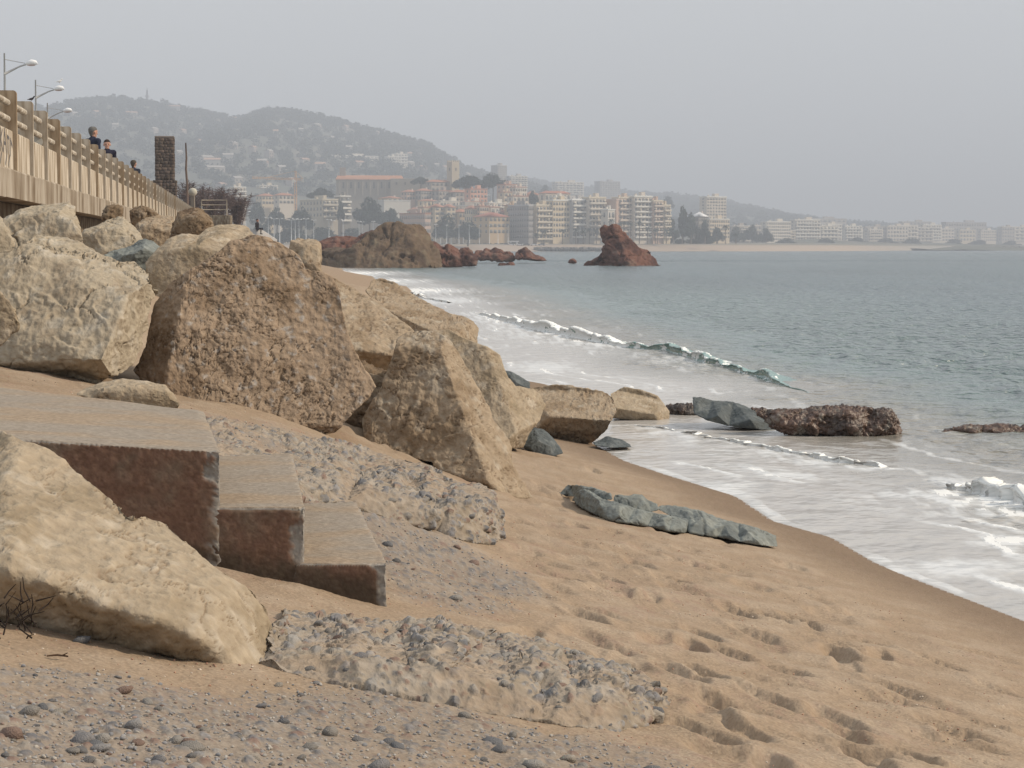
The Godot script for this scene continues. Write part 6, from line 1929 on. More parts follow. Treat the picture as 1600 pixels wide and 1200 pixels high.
	block("apartment_block", "cream seaside block with six floors of balconies right of the grey one", "building", "buildings of the town across the bay", Vector3(17.5, 6.8, -1346.4), Vector3(12.2, 21.0, 7.0), 0.611, "bands", 6, 5, Color(0.55, 0.49, 0.38), Color(0.55, 0.49, 0.38))
	block("hotel", "cream ornate seaside hotel with tall windows and a balustraded top", "hotel", "buildings of the town across the bay", Vector3(28.3, 7.9, -1351.9), Vector3(14.1, 22.9, 7.0), 0.611, "grid", 7, 7, Color(0.6, 0.53, 0.4), Color(0.62, 0.61, 0.57))
	block("hotel", "white rooftop pavilion of the ornate hotel", "hotel", "buildings of the town across the bay", Vector3(27.8, 29.5, -1357.2), Vector3(8.0, 3.1, 7.0), 0.611, "grid", 1, 4, Color(0.62, 0.61, 0.57), Color(0.62, 0.61, 0.57))
	block("town_house", "long house with a red tiled roof and white chimneys behind the ornate hotel", "house", "buildings of the town across the bay", Vector3(27.5, 31.3, -1448.6), Vector3(20.1, 7.4, 7.0), 0.611, "hip", 1, 7, Color(0.56, 0.53, 0.48), Color(0.36, 0.15, 0.1))
	block("apartment_block", "seaside block with five bright white balcony bands", "building", "buildings of the town across the bay", Vector3(39.0, 7.9, -1356.2), Vector3(11.8, 23.4, 7.0), 0.611, "bands", 6, 4, Color(0.42, 0.43, 0.44), Color(0.75, 0.75, 0.73))
	block("apartment_block", "beige seaside block with narrow balcony bands next to the bright white one", "building", "buildings of the town across the bay", Vector3(49.5, 8.0, -1358.5), Vector3(12.7, 24.6, 7.0), 0.611, "bands", 7, 5, Color(0.56, 0.53, 0.48), Color(0.55, 0.49, 0.38))
	block("apartment_block", "plain pinkish blind wall block between two balconied ones", "building", "buildings of the town across the bay", Vector3(60.3, 8.0, -1360.8), Vector3(2.0, 23.5, 10.8), 0.698, "flat", 6, 1, Color(0.52, 0.4, 0.34), Color(0.52, 0.4, 0.34))
	block("apartment_block", "small white house front wedged between seaside blocks", "building", "buildings of the town across the bay", Vector3(57.6, 7.9, -1349.3), Vector3(5.2, 17.2, 7.0), 0.611, "grid", 3, 2, Color(0.62, 0.61, 0.57), Color(0.62, 0.61, 0.57))
	block("apartment_block", "rosy seaside block with balconies above the red sea stack", "building", "buildings of the town across the bay", Vector3(67.1, 8.0, -1364.0), Vector3(10.9, 24.7, 7.0), 0.611, "bands", 7, 4, Color(0.55, 0.45, 0.38), Color(0.55, 0.49, 0.38))
	block("apartment_block", "broad whitish seaside block with a roof garden behind the sea stack", "building", "buildings of the town across the bay", Vector3(77.7, 8.0, -1366.8), Vector3(13.8, 25.5, 7.0), 0.611, "bands", 8, 5, Color(0.56, 0.53, 0.48), Color(0.62, 0.61, 0.57))
	block("apartment_block", "stepped pinkish block, its roofs going down to the right", "building", "buildings of the town across the bay", Vector3(86.9, 8.0, -1369.9), Vector3(7.1, 22.9, 7.0), 0.611, "bands", 7, 3, Color(0.52, 0.4, 0.34), Color(0.55, 0.49, 0.38))
	block("apartment_block", "lower stepped cream block right of the pinkish one", "building", "buildings of the town across the bay", Vector3(92.6, 8.0, -1372.4), Vector3(5.2, 20.2, 7.0), 0.611, "bands", 6, 3, Color(0.55, 0.49, 0.38), Color(0.55, 0.49, 0.38))
	block("villa", "dark villa with a white pointed roof lantern among tall trees", "house", "buildings of the town across the bay", Vector3(119.0, 10.7, -1424.9), Vector3(6.9, 14.1, 7.0), 0.611, "hip", 3, 4, Color(0.3, 0.28, 0.26), Color(0.7, 0.7, 0.7))
	block("apartment_block", "tall pale tower block above the dark trees right of the stepped blocks", "building", "buildings of the town across the bay", Vector3(157.4, 19.7, -1759.3), Vector3(20.1, 22.4, 8.7), 0.611, "grid", 9, 7, Color(0.56, 0.53, 0.48), Color(0.62, 0.61, 0.57))
	block("hotel", "long cream hotel with arched windows behind palms", "hotel", "buildings of the town across the bay", Vector3(137.2, 8.2, -1507.8), Vector3(17.3, 13.2, 7.0), 0.611, "grid", 5, 9, Color(0.58, 0.52, 0.42), Color(0.62, 0.61, 0.57))
	block("apartment_block", "blue grey tower block on the hill right of the umbrella pines", "building", "buildings of the town across the bay", Vector3(-13.4, 70.4, -2308.4), Vector3(11.2, 16.3, 12.6), 0.611, "grid", 8, 5, Color(0.42, 0.43, 0.45), Color(0.5, 0.5, 0.5))
	block("apartment_block", "lower wide tower block with white floor lines under the blue grey one", "building", "buildings of the town across the bay", Vector3(4.3, 60.0, -2209.0), Vector3(21.5, 12.5, 7.0), 0.611, "bands", 6, 6, Color(0.42, 0.43, 0.45), Color(0.62, 0.61, 0.57))
	block("apartment_block", "pale hazy slab block on the hill above the ornate hotel", "building", "buildings of the town across the bay", Vector3(67.6, 67.0, -2715.0), Vector3(42.4, 14.6, 7.0), 0.611, "bands", 5, 8, Color(0.56, 0.53, 0.48), Color(0.62, 0.61, 0.57))
	block("apartment_block", "big bluish slab block on the skyline right of the pale hazy one", "building", "buildings of the town across the bay", Vector3(123.5, 66.1, -2914.6), Vector3(32.4, 22.2, 13.0), 0.611, "grid", 8, 8, Color(0.36, 0.37, 0.4), Color(0.4, 0.4, 0.42))
	block("apartment_block", "long white slab block half way up the big hill", "building", "buildings of the town across the bay", Vector3(-187.1, 99.3, -2622.9), Vector3(68.9, 10.3, 7.8), 0.611, "bands", 4, 12, Color(0.62, 0.61, 0.57), Color(0.62, 0.61, 0.57))
	block("apartment_block", "white terraced block on the hill right of the long slab", "building", "buildings of the town across the bay", Vector3(-139.8, 97.8, -2607.3), Vector3(14.5, 10.3, 7.8), 0.611, "bands", 3, 5, Color(0.62, 0.61, 0.57), Color(0.62, 0.61, 0.57))
	block("apartment_block", "upper white terraced block behind the first one on the hill", "building", "buildings of the town across the bay", Vector3(-132.4, 102.7, -2657.6), Vector3(16.6, 10.5, 7.0), 0.611, "bands", 3, 4, Color(0.62, 0.61, 0.57), Color(0.62, 0.61, 0.57))
	block("apartment_block", "pale block beside the yellow crane jib", "building", "buildings of the town across the bay", Vector3(-229.8, 53.1, -2108.3), Vector3(19.0, 7.7, 7.0), 0.611, "bands", 3, 5, Color(0.55, 0.49, 0.38), Color(0.62, 0.61, 0.57))
	block("hotel", "large white hotel with a flat top beside the dark tree group on the right", "hotel", "buildings of the town across the bay", Vector3(224.7, 8.3, -1910.7), Vector3(27.2, 16.2, 7.0), 0.611, "grid", 6, 11, Color(0.62, 0.61, 0.57), Color(0.62, 0.61, 0.57))
	block("hotel", "pale hotel with five window bands, second of the far seafront", "hotel", "buildings of the town across the bay", Vector3(269.2, 8.8, -2061.9), Vector3(31.5, 19.2, 7.0), 0.611, "bands", 6, 9, Color(0.56, 0.53, 0.48), Color(0.62, 0.61, 0.57))
	block("hotel", "hazy flat roofed hotel, third of the far seafront", "hotel", "buildings of the town across the bay", Vector3(306.4, 9.1, -2159.3), Vector3(22.5, 15.9, 7.0), 0.611, "bands", 5, 7, Color(0.56, 0.53, 0.48), Color(0.62, 0.61, 0.57))
	block("hotel", "hazy hotel with a lower wing, fourth of the far seafront", "hotel", "buildings of the town across the bay", Vector3(333.6, 9.3, -2209.5), Vector3(23.0, 14.4, 7.0), 0.611, "bands", 5, 6, Color(0.62, 0.61, 0.57), Color(0.62, 0.61, 0.57))
	block("apartment_block", "grey hazy block with a raised middle, fifth of the far seafront", "building", "buildings of the town across the bay", Vector3(381.3, 9.8, -2362.3), Vector3(32.8, 14.7, 7.0), 0.611, "grid", 4, 8, Color(0.36, 0.34, 0.32), Color(0.36, 0.34, 0.32))
	block("apartment_block", "pale hazy block, sixth of the far seafront", "building", "buildings of the town across the bay", Vector3(420.2, 10.0, -2413.9), Vector3(38.5, 16.4, 7.0), 0.611, "bands", 4, 8, Color(0.56, 0.53, 0.48), Color(0.56, 0.53, 0.48))
	block("hotel", "bright hotel with white balcony lines near the right end of the far seafront", "hotel", "buildings of the town across the bay", Vector3(467.8, 11.0, -2510.9), Vector3(27.9, 17.1, 7.0), 0.611, "bands", 5, 7, Color(0.62, 0.61, 0.57), Color(0.62, 0.61, 0.57))
	block("apartment_block", "very long grey flat building on the far seafront with a small tower", "building", "buildings of the town across the bay", Vector3(548.2, 12.6, -2723.3), Vector3(69.7, 20.7, 8.1), 0.611, "grid", 4, 16, Color(0.33, 0.33, 0.35), Color(0.33, 0.33, 0.35))
	block("apartment_block", "last hazy block of the far seafront at the right picture edge", "building", "buildings of the town across the bay", Vector3(639.1, 11.4, -2823.6), Vector3(72.3, 17.5, 7.0), 0.611, "bands", 4, 9, Color(0.56, 0.53, 0.48), Color(0.56, 0.53, 0.48))
	block("apartment_block", "hazy block behind the far seafront on the right skyline", "building", "buildings of the town across the bay", Vector3(405.1, 24.9, -2925.0), Vector3(74.9, 15.7, 8.7), 0.611, "grid", 3, 9, Color(0.36, 0.34, 0.32), Color(0.36, 0.34, 0.32))
	block("apartment_block", "hazy low block on the skyline left of the long grey building", "building", "buildings of the town across the bay", Vector3(541.8, 24.0, -3018.7), Vector3(54.4, 13.6, 7.5), 0.611, "grid", 3, 8, Color(0.36, 0.34, 0.32), Color(0.36, 0.34, 0.32))
	block("town_house", "first crowded pale house from the left in the lower old town row", "house", "buildings of the town across the bay", Vector3(-61.0, 17.0, -1402.3), Vector3(6.2, 10.3, 7.0), 0.611, "hip", 3, 2, Color(0.56, 0.53, 0.48), Color(0.36, 0.17, 0.11))
	block("town_house", "second crowded pale house from the left in the lower old town row", "house", "buildings of the town across the bay", Vector3(-54.2, 17.0, -1399.0), Vector3(6.2, 10.3, 7.0), 0.611, "grid", 2, 4, Color(0.55, 0.49, 0.38), Color(0.36, 0.17, 0.11))
	block("town_house", "third crowded pale house from the left in the lower old town row", "house", "buildings of the town across the bay", Vector3(-47.0, 19.3, -1398.9), Vector3(6.9, 10.3, 7.0), 0.611, "hip", 3, 2, Color(0.55, 0.49, 0.38), Color(0.36, 0.17, 0.11))
	block("town_house", "fourth crowded pale house from the left in the lower old town row", "house", "buildings of the town across the bay", Vector3(-39.8, 19.1, -1400.0), Vector3(6.6, 10.3, 7.0), 0.611, "hip", 3, 2, Color(0.55, 0.49, 0.38), Color(0.36, 0.17, 0.11))
	block("town_house", "fifth crowded pale house from the left in the lower old town row", "house", "buildings of the town across the bay", Vector3(-31.8, 16.2, -1402.7), Vector3(7.9, 10.3, 7.0), 0.611, "hip", 2, 3, Color(0.48, 0.38, 0.25), Color(0.36, 0.17, 0.11))
	block("town_house", "sixth crowded pale house from the left in the lower old town row", "house", "buildings of the town across the bay", Vector3(-25.5, 18.0, -1393.4), Vector3(4.8, 10.3, 7.0), 0.611, "hip", 2, 4, Color(0.55, 0.49, 0.38), Color(0.36, 0.17, 0.11))
	block("town_house", "seventh crowded pale house from the left in the lower old town row", "house", "buildings of the town across the bay", Vector3(-19.1, 17.6, -1393.1), Vector3(6.5, 10.3, 7.0), 0.611, "grid", 3, 4, Color(0.56, 0.42, 0.33), Color(0.36, 0.17, 0.11))
	block("town_house", "eighth crowded pale house from the left in the lower old town row", "house", "buildings of the town across the bay", Vector3(-12.4, 17.2, -1400.3), Vector3(6.2, 10.3, 7.0), 0.611, "grid", 2, 2, Color(0.62, 0.61, 0.57), Color(0.36, 0.17, 0.11))
	block("town_house", "ninth crowded pale house from the left in the lower old town row", "house", "buildings of the town across the bay", Vector3(-6.4, 15.6, -1405.3), Vector3(5.4, 10.4, 7.0), 0.611, "hip", 3, 2, Color(0.56, 0.53, 0.48), Color(0.36, 0.17, 0.11))
	block("town_house", "tenth crowded pale house from the left in the lower old town row", "house", "buildings of the town across the bay", Vector3(-0.6, 18.3, -1399.6), Vector3(5.3, 10.3, 7.0), 0.611, "grid", 2, 2, Color(0.48, 0.38, 0.25), Color(0.36, 0.17, 0.11))
	block("town_house", "eleventh crowded pale house from the left in the lower old town row", "house", "buildings of the town across the bay", Vector3(6.7, 18.0, -1400.3), Vector3(7.5, 10.3, 7.0), 0.611, "hip", 3, 2, Color(0.48, 0.38, 0.25), Color(0.36, 0.17, 0.11))
	block("town_house", "twelfth crowded pale house from the left in the lower old town row", "house", "buildings of the town across the bay", Vector3(13.1, 17.2, -1403.4), Vector3(5.2, 10.3, 7.0), 0.611, "hip", 2, 2, Color(0.62, 0.61, 0.57), Color(0.36, 0.17, 0.11))
	block("town_house", "thirteenth crowded pale house from the left in the lower old town row", "house", "buildings of the town across the bay", Vector3(18.8, 18.0, -1399.4), Vector3(5.5, 10.3, 7.0), 0.611, "grid", 2, 4, Color(0.48, 0.38, 0.25), Color(0.36, 0.17, 0.11))
	block("town_house", "fourteenth crowded pale house from the left in the lower old town row", "house", "buildings of the town across the bay", Vector3(24.9, 18.4, -1398.8), Vector3(5.8, 10.3, 7.0), 0.611, "grid", 3, 2, Color(0.52, 0.4, 0.34), Color(0.36, 0.17, 0.11))
	block("town_house", "first crowded pale house from the left in the upper old town row", "house", "buildings of the town across the bay", Vector3(-68.5, 26.6, -1499.7), Vector3(6.6, 11.0, 7.0), 0.611, "grid", 2, 4, Color(0.55, 0.49, 0.38), Color(0.36, 0.17, 0.11))
	block("town_house", "second crowded pale house from the left in the upper old town row", "house", "buildings of the town across the bay", Vector3(-60.4, 24.9, -1510.2), Vector3(8.6, 11.1, 7.0), 0.611, "hip", 2, 2, Color(0.56, 0.42, 0.33), Color(0.36, 0.17, 0.11))
	block("town_house", "third crowded pale house from the left in the upper old town row", "house", "buildings of the town across the bay", Vector3(-54.0, 26.5, -1512.0), Vector3(4.9, 11.1, 7.0), 0.611, "grid", 2, 2, Color(0.56, 0.53, 0.48), Color(0.36, 0.17, 0.11))
	block("town_house", "fourth crowded pale house from the left in the upper old town row", "house", "buildings of the town across the bay", Vector3(-45.8, 26.0, -1501.7), Vector3(8.3, 11.0, 7.0), 0.611, "hip", 2, 4, Color(0.56, 0.42, 0.33), Color(0.36, 0.17, 0.11))
	block("town_house", "fifth crowded pale house from the left in the upper old town row", "house", "buildings of the town across the bay", Vector3(4.9, 28.4, -1501.6), Vector3(7.6, 11.0, 7.0), 0.611, "hip", 2, 4, Color(0.55, 0.49, 0.38), Color(0.36, 0.17, 0.11))
	block("town_house", "sixth crowded pale house from the left in the upper old town row", "house", "buildings of the town across the bay", Vector3(13.1, 29.0, -1511.2), Vector3(7.6, 11.1, 7.0), 0.611, "hip", 2, 2, Color(0.52, 0.4, 0.34), Color(0.36, 0.17, 0.11))
	block("town_house", "seventh crowded pale house from the left in the upper old town row", "house", "buildings of the town across the bay", Vector3(20.4, 24.5, -1505.7), Vector3(6.5, 11.1, 7.0), 0.611, "grid", 3, 2, Color(0.48, 0.38, 0.25), Color(0.36, 0.17, 0.11))
	block("apartment_block", "first low hazy building from the left filling the far seafront", "building", "buildings of the town across the bay", Vector3(187.0, 7.6, -1852.5), Vector3(18.5, 12.6, 7.0), 0.611, "bands", 4, 7, Color(0.36, 0.34, 0.32), Color(0.56, 0.53, 0.48))
	block("apartment_block", "second low hazy building from the left filling the far seafront", "building", "buildings of the town across the bay", Vector3(215.8, 7.9, -1945.8), Vector3(21.0, 13.7, 7.0), 0.611, "bands", 3, 5, Color(0.36, 0.34, 0.32), Color(0.56, 0.53, 0.48))
	block("apartment_block", "third low hazy building from the left filling the far seafront", "building", "buildings of the town across the bay", Vector3(242.9, 8.1, -2005.5), Vector3(21.3, 9.7, 7.0), 0.611, "bands", 4, 5, Color(0.55, 0.49, 0.38), Color(0.56, 0.53, 0.48))
	block("apartment_block", "fourth low hazy building from the left filling the far seafront", "building", "buildings of the town across the bay", Vector3(274.6, 8.4, -2101.6), Vector3(18.9, 10.2, 7.0), 0.611, "grid", 3, 5, Color(0.36, 0.34, 0.32), Color(0.56, 0.53, 0.48))
	block("apartment_block", "fifth low hazy building from the left filling the far seafront", "building", "buildings of the town across the bay", Vector3(301.6, 8.5, -2151.0), Vector3(23.5, 14.8, 7.0), 0.611, "bands", 4, 5, Color(0.62, 0.61, 0.57), Color(0.56, 0.53, 0.48))
	block("apartment_block", "sixth low hazy building from the left filling the far seafront", "building", "buildings of the town across the bay", Vector3(335.2, 8.7, -2221.4), Vector3(26.2, 13.8, 7.0), 0.611, "grid", 4, 5, Color(0.62, 0.61, 0.57), Color(0.56, 0.53, 0.48))
	block("apartment_block", "seventh low hazy building from the left filling the far seafront", "building", "buildings of the town across the bay", Vector3(373.8, 9.0, -2323.7), Vector3(20.0, 12.4, 7.0), 0.611, "bands", 4, 7, Color(0.56, 0.53, 0.48), Color(0.56, 0.53, 0.48))
	block("apartment_block", "eighth low hazy building from the left filling the far seafront", "building", "buildings of the town across the bay", Vector3(406.0, 9.2, -2376.6), Vector3(30.5, 16.2, 7.0), 0.611, "grid", 4, 7, Color(0.56, 0.53, 0.48), Color(0.56, 0.53, 0.48))
	block("apartment_block", "ninth low hazy building from the left filling the far seafront", "building", "buildings of the town across the bay", Vector3(453.3, 9.5, -2485.8), Vector3(28.8, 15.5, 7.0), 0.611, "bands", 4, 5, Color(0.36, 0.34, 0.32), Color(0.56, 0.53, 0.48))
	block("apartment_block", "tenth low hazy building from the left filling the far seafront", "building", "buildings of the town across the bay", Vector3(497.1, 9.8, -2580.6), Vector3(25.1, 14.6, 7.0), 0.611, "grid", 4, 5, Color(0.56, 0.53, 0.48), Color(0.56, 0.53, 0.48))
	block("apartment_block", "eleventh low hazy building from the left filling the far seafront", "building", "buildings of the town across the bay", Vector3(537.2, 10.1, -2658.7), Vector3(26.2, 13.6, 7.0), 0.611, "grid", 3, 5, Color(0.55, 0.49, 0.38), Color(0.56, 0.53, 0.48))
	block("apartment_block", "twelfth low hazy building from the left filling the far seafront", "building", "buildings of the town across the bay", Vector3(571.6, 10.2, -2703.7), Vector3(25.7, 13.5, 7.0), 0.611, "grid", 4, 7, Color(0.56, 0.53, 0.48), Color(0.56, 0.53, 0.48))
	block("apartment_block", "thirteenth low hazy building from the left filling the far seafront", "building", "buildings of the town across the bay", Vector3(613.7, 10.5, -2787.2), Vector3(22.7, 18.0, 7.0), 0.611, "grid", 4, 5, Color(0.36, 0.34, 0.32), Color(0.56, 0.53, 0.48))
	block("apartment_block", "fourteenth low hazy building from the left filling the far seafront", "building", "buildings of the town across the bay", Vector3(660.8, 10.8, -2877.0), Vector3(35.4, 18.0, 7.1), 0.611, "grid", 4, 7, Color(0.56, 0.53, 0.48), Color(0.56, 0.53, 0.48))
	tree("umbrella_pine", "broad umbrella pine left of the castle tower mound, lower of a pair", Vector3(-28.4, 39.9, -1490.0), 23.0, 11.4, 100)
	tree("umbrella_pine", "tallest umbrella pine crown, right of the castle tower", Vector3(-13.2, 40.0, -1495.0), 23.1, 13.1, 101)
	tree("umbrella_pine", "dark pine crown standing above the cream block with balconies", Vector3(-118.8, 32.0, -1400.0), 16.8, 8.3, 102)
	tree("round_tree", "low round pine farthest left of the three in front of the crane", Vector3(-149.7, 15.3, -1320.0), 13.6, 15.4, 103)
	tree("round_tree", "round pine, middle one of the three in front of the crane", Vector3(-135.3, 12.1, -1290.0), 14.0, 14.7, 104)
	tree("round_tree", "round pine, right one of the three in front of the crane", Vector3(-120.9, 12.0, -1285.0), 19.1, 14.2, 105)
	tree("round_tree", "big dark tree with a domed top between the cream block and the church", Vector3(-82.2, 15.0, -1290.0), 20.3, 18.0, 106)
	tree("round_tree", "lower right shoulder tree beside the big dark domed tree", Vector3(-69.6, 13.5, -1285.0), 17.6, 12.4, 107)
	tree("round_tree", "dark tree in front of the narrow banded block", Vector3(-98.9, 17.7, -1300.0), 5.2, 12.9, 108)
	tree("umbrella_pine", "dark pine crown at the right end of the church", Vector3(-61.9, 44.1, -1520.0), 13.0, 6.5, 109)
	tree("round_tree", "large dark tree left of the red roofed villa", Vector3(-37.4, 7.0, -1300.0), 17.1, 15.9, 110)
	tree("round_tree", "lower dark tree in front of the red roofed villa", Vector3(-25.5, 6.2, -1295.0), 18.5, 12.5, 111)
	tree("round_tree", "dark slope tree right of the bright arcaded house", Vector3(13.4, 29.4, -1470.0), 8.4, 11.3, 112)
	tree("round_tree", "tall dark conifer like tree topping the grove right of the stepped blocks", Vector3(105.4, 8.1, -1385.0), 10.3, 22.0, 113)
	tree("round_tree", "dark tree at the left of the grove right of the stepped blocks", Vector3(96.4, 7.3, -1375.0), 12.6, 15.6, 114)
	tree("round_tree", "broad dark tree in the middle of the grove", Vector3(109.8, 7.3, -1380.0), 13.4, 17.3, 115)
	tree("round_tree", "dark tree at the right of the grove", Vector3(118.9, 7.3, -1385.0), 8.7, 13.4, 116)
	tree("round_tree", "single dark tree in front of the long cream hotel", Vector3(135.3, 6.0, -1480.0), 9.7, 10.9, 117)
	tree("round_tree", "first dark tree of the group left of the large white hotel", Vector3(169.9, 6.2, -1700.0), 15.1, 14.0, 118)
	tree("round_tree", "second dark tree of the group left of the large white hotel", Vector3(182.9, 6.2, -1710.0), 14.7, 14.6, 119)
	tree("round_tree", "third dark tree of the group left of the large white hotel", Vector3(194.7, 6.2, -1720.0), 12.8, 12.7, 120)
	tree("round_tree", "hazy tree on the skyline left of the pale tower block", Vector3(159.2, 42.4, -2300.0), 17.1, 14.4, 121)
	tree("round_tree", "hazy tree clump on the skyline behind the big bluish slab block", Vector3(34.1, 55.4, -2300.0), 13.1, 12.4, 122)
	tree("round_tree", "dark tree clump on a roof garden behind the sea stack", Vector3(82.7, 29.3, -1380.0), 5.9, 3.5, 123)
	build_landmarks()
	build_hill_villas()
	build_waterfront()


func build_landmarks() -> void:
	# church on the old town hill
	var p: Vector3 = Vector3(-119.389, 37.464, -1530.000)
	var church := thing("church", "long grey stone church with a tiled roof crowning the old town hill", "church", Vector3(p.x, p.y, p.z), 0.10)
	var stone := paint(Color(0.30, 0.265, 0.22))
	var w := 45.5
	part("nave", box_mesh(w, 11.2 + 34.0, 16.0), stone, church, Vector3(w / 2, -34.0, -8))
	var roof := start()
	quad(roof, Vector3(-0.6, 11.1, 0.6), Vector3(0.8, 14.2, -8), Vector3(w - 0.8, 14.2, -8), Vector3(w + 0.6, 11.1, 0.6))
	quad(roof, Vector3(w + 0.6, 11.1, -16.6), Vector3(w - 0.8, 14.2, -8), Vector3(0.8, 14.2, -8), Vector3(-0.6, 11.1, -16.6))
	quad(roof, Vector3(-0.6, 11.1, -16.6), Vector3(0.8, 14.2, -8), Vector3(0.8, 14.2, -8.01), Vector3(-0.6, 11.1, 0.6))
	part("roof", finish(roof), paint(Color(0.40, 0.20, 0.12)), church)
	for k in 9:
		part("buttress", box_mesh(0.9, 9.6, 1.1, 0.05), paint(Color(0.34, 0.30, 0.25)), church, Vector3(2.0 + k * 5.2, 0, 0.5))
		if k < 8:
			part("window", box_mesh(1.1, 4.2, 0.2, 0.02), paint(Color(0.10, 0.095, 0.09), 0.4), church, Vector3(4.6 + k * 5.2, 5.2, 0.05))
	part("bell_tower", box_mesh(4.0, 19.5, 4.0, 0.1), paint(Color(0.27, 0.225, 0.185)), church, Vector3(4.4, 0, -9))
	var apse := CylinderMesh.new()
	apse.top_radius = 5.0
	apse.bottom_radius = 5.0
	apse.height = 45.0
	part("apse", apse, paint(Color(0.38, 0.34, 0.28)), church, Vector3(w - 1.5, -12.5, -7))
	# square castle tower
	p = Vector3(-39.821, 39.820, -1520.000)
	var keep := thing("castle_tower", "square stone castle tower with a sunlit right face on the old town hill", "tower", Vector3(p.x, p.y, p.z), 0.62)
	part("shaft", box_mesh(6.2, 20.2 + 36.0, 6.2, 0.1), paint(Color(0.42, 0.36, 0.27)), keep, Vector3(0, -36, 0))
	for x in 4:
		for z in [0, 1]:
			part("merlon", box_mesh(0.9, 1.0, 0.8, 0.05), paint(Color(0.42, 0.36, 0.27)), keep, Vector3(-2.55 + x * 1.7, 20.2, 2.6 - z * 5.2))
	part("window", box_mesh(0.2, 2.0, 1.1), paint(Color(0.08, 0.075, 0.07)), keep, Vector3(-3.06, 14.2, 0.4))
	part("window", box_mesh(1.0, 2.0, 0.2), paint(Color(0.08, 0.075, 0.07)), keep, Vector3(0.2, 14.2, 3.06))
	part("flag_pole", tube_mesh([Vector3(0, 20, 0), Vector3(0, 25.5, 0)], [0.12, 0.08], 6), paint(Color(0.3, 0.3, 0.3)), keep)
	# long rampart between church and tower
	p = Vector3(-69.935, 41.066, -1535.000)
	var ramp := thing("rampart", "grey stone rampart between the church and the castle tower", "wall", Vector3(p.x, p.y, p.z), 0.05)
	part("wall", box_mesh(26.0, 8.2 + 34.0, 6.0, 0.1), paint(Color(0.30, 0.265, 0.22)), ramp, Vector3(0, -34.0, 0))
	for k in 4:
		part("window", box_mesh(1.1, 1.8, 0.2), paint(Color(0.1, 0.09, 0.085)), ramp, Vector3(-9.0 + k * 6.0, 4.0, 3.05))
	# tower crane
	p = Vector3(-154.030, 36.371, -1600.000)
	var crane := thing("tower_crane", "yellow orange tower crane with a long jib to the left", "crane", Vector3(p.x, p.y - 8.0, p.z), 0.0)
	var yellow := paint(Color(0.60, 0.30, 0.07), 0.5)
	part("mast", lattice(Vector3.ZERO, Vector3(0, 24.0, 0), 1.5, 9), yellow, crane)
	part("jib", lattice(Vector3(0.6, 22.4, 0), Vector3(-31.0, 23.6, 0), 1.1, 14), yellow, crane)
	part("counter_jib", lattice(Vector3(0, 22.4, 0), Vector3(5.5, 22.4, 0), 1.1, 3), yellow, crane)
	part("counterweight", box_mesh(1.6, 2.2, 1.4, 0.05), paint(Color(0.4, 0.38, 0.35)), crane, Vector3(5.0, 20.4, 0))
	part("tower_top", lattice(Vector3(0, 24, 0), Vector3(0, 28.5, 0), 0.9, 3), yellow, crane)
	part("cab", box_mesh(1.6, 2.0, 1.6, 0.1), paint(Color(0.6, 0.58, 0.52)), crane, Vector3(-1.4, 20.2, 0.8))
	for x in [-22.0, 5.0]:
		part("tie_bar", tube_mesh([Vector3(0, 28.4, 0), Vector3(x, 23.4, 0)], [0.12, 0.12], 5), yellow, crane)
	# signal tower on the hill crest
	p = Vector3(-534.400, 209.554, -3300.000)
	var mast := thing("signal_tower", "slim tower with a cross arm on the crest of the hazy hill", "tower", Vector3(p.x, p.y - 3.0, p.z))
	var blue := paint(Color(0.20, 0.19, 0.19))
	part("shaft", tube_mesh([Vector3.ZERO, Vector3(0, 16, 0), Vector3(0, 26.5, 0)], [2.3, 1.7, 0.9], 8), blue, mast)
	part("platform", tube_mesh([Vector3(0, 17.0, 0), Vector3(0, 18.6, 0)], [3.2, 3.4], 8), blue, mast)
	part("antenna", tube_mesh([Vector3(0, 26.4, 0), Vector3(0, 30.0, 0)], [0.5, 0.3], 6), blue, mast)


func ordinal(n: int) -> String:
	var ones := ["", "first", "second", "third", "fourth", "fifth", "sixth", "seventh", "eighth", "ninth", "tenth", "eleventh", "twelfth", "thirteenth", "fourteenth", "fifteenth", "sixteenth", "seventeenth", "eighteenth", "nineteenth"]
	if n < 20:
		return ones[n]
	var tens := ["", "", "twent", "thirt", "fort", "fift"]
	return tens[n / 10] + ("ieth" if n % 10 == 0 else "y " + ones[n % 10])


func lattice(a: Vector3, b: Vector3, wide: float, bays: int) -> ArrayMesh:
	var s := start()
	var dir := (b - a).normalized()
	var u := dir.cross(Vector3.BACK).normalized() * wide / 2.0
	var w := dir.cross(u).normalized() * wide / 2.0
	var corner := [u + w, u - w, -u - w, -u + w]
	for c in corner:
		add_tube(s, [a + c, b + c], [0.16, 0.16], 4)
	for k in bays:
		var p := a.lerp(b, float(k) / bays)
		var q := a.lerp(b, float(k + 1) / bays)
		for i in 4:
			add_tube(s, [p + corner[i], q + corner[(i + 1) % 4]], [0.09, 0.09], 4)
	return finish(s)


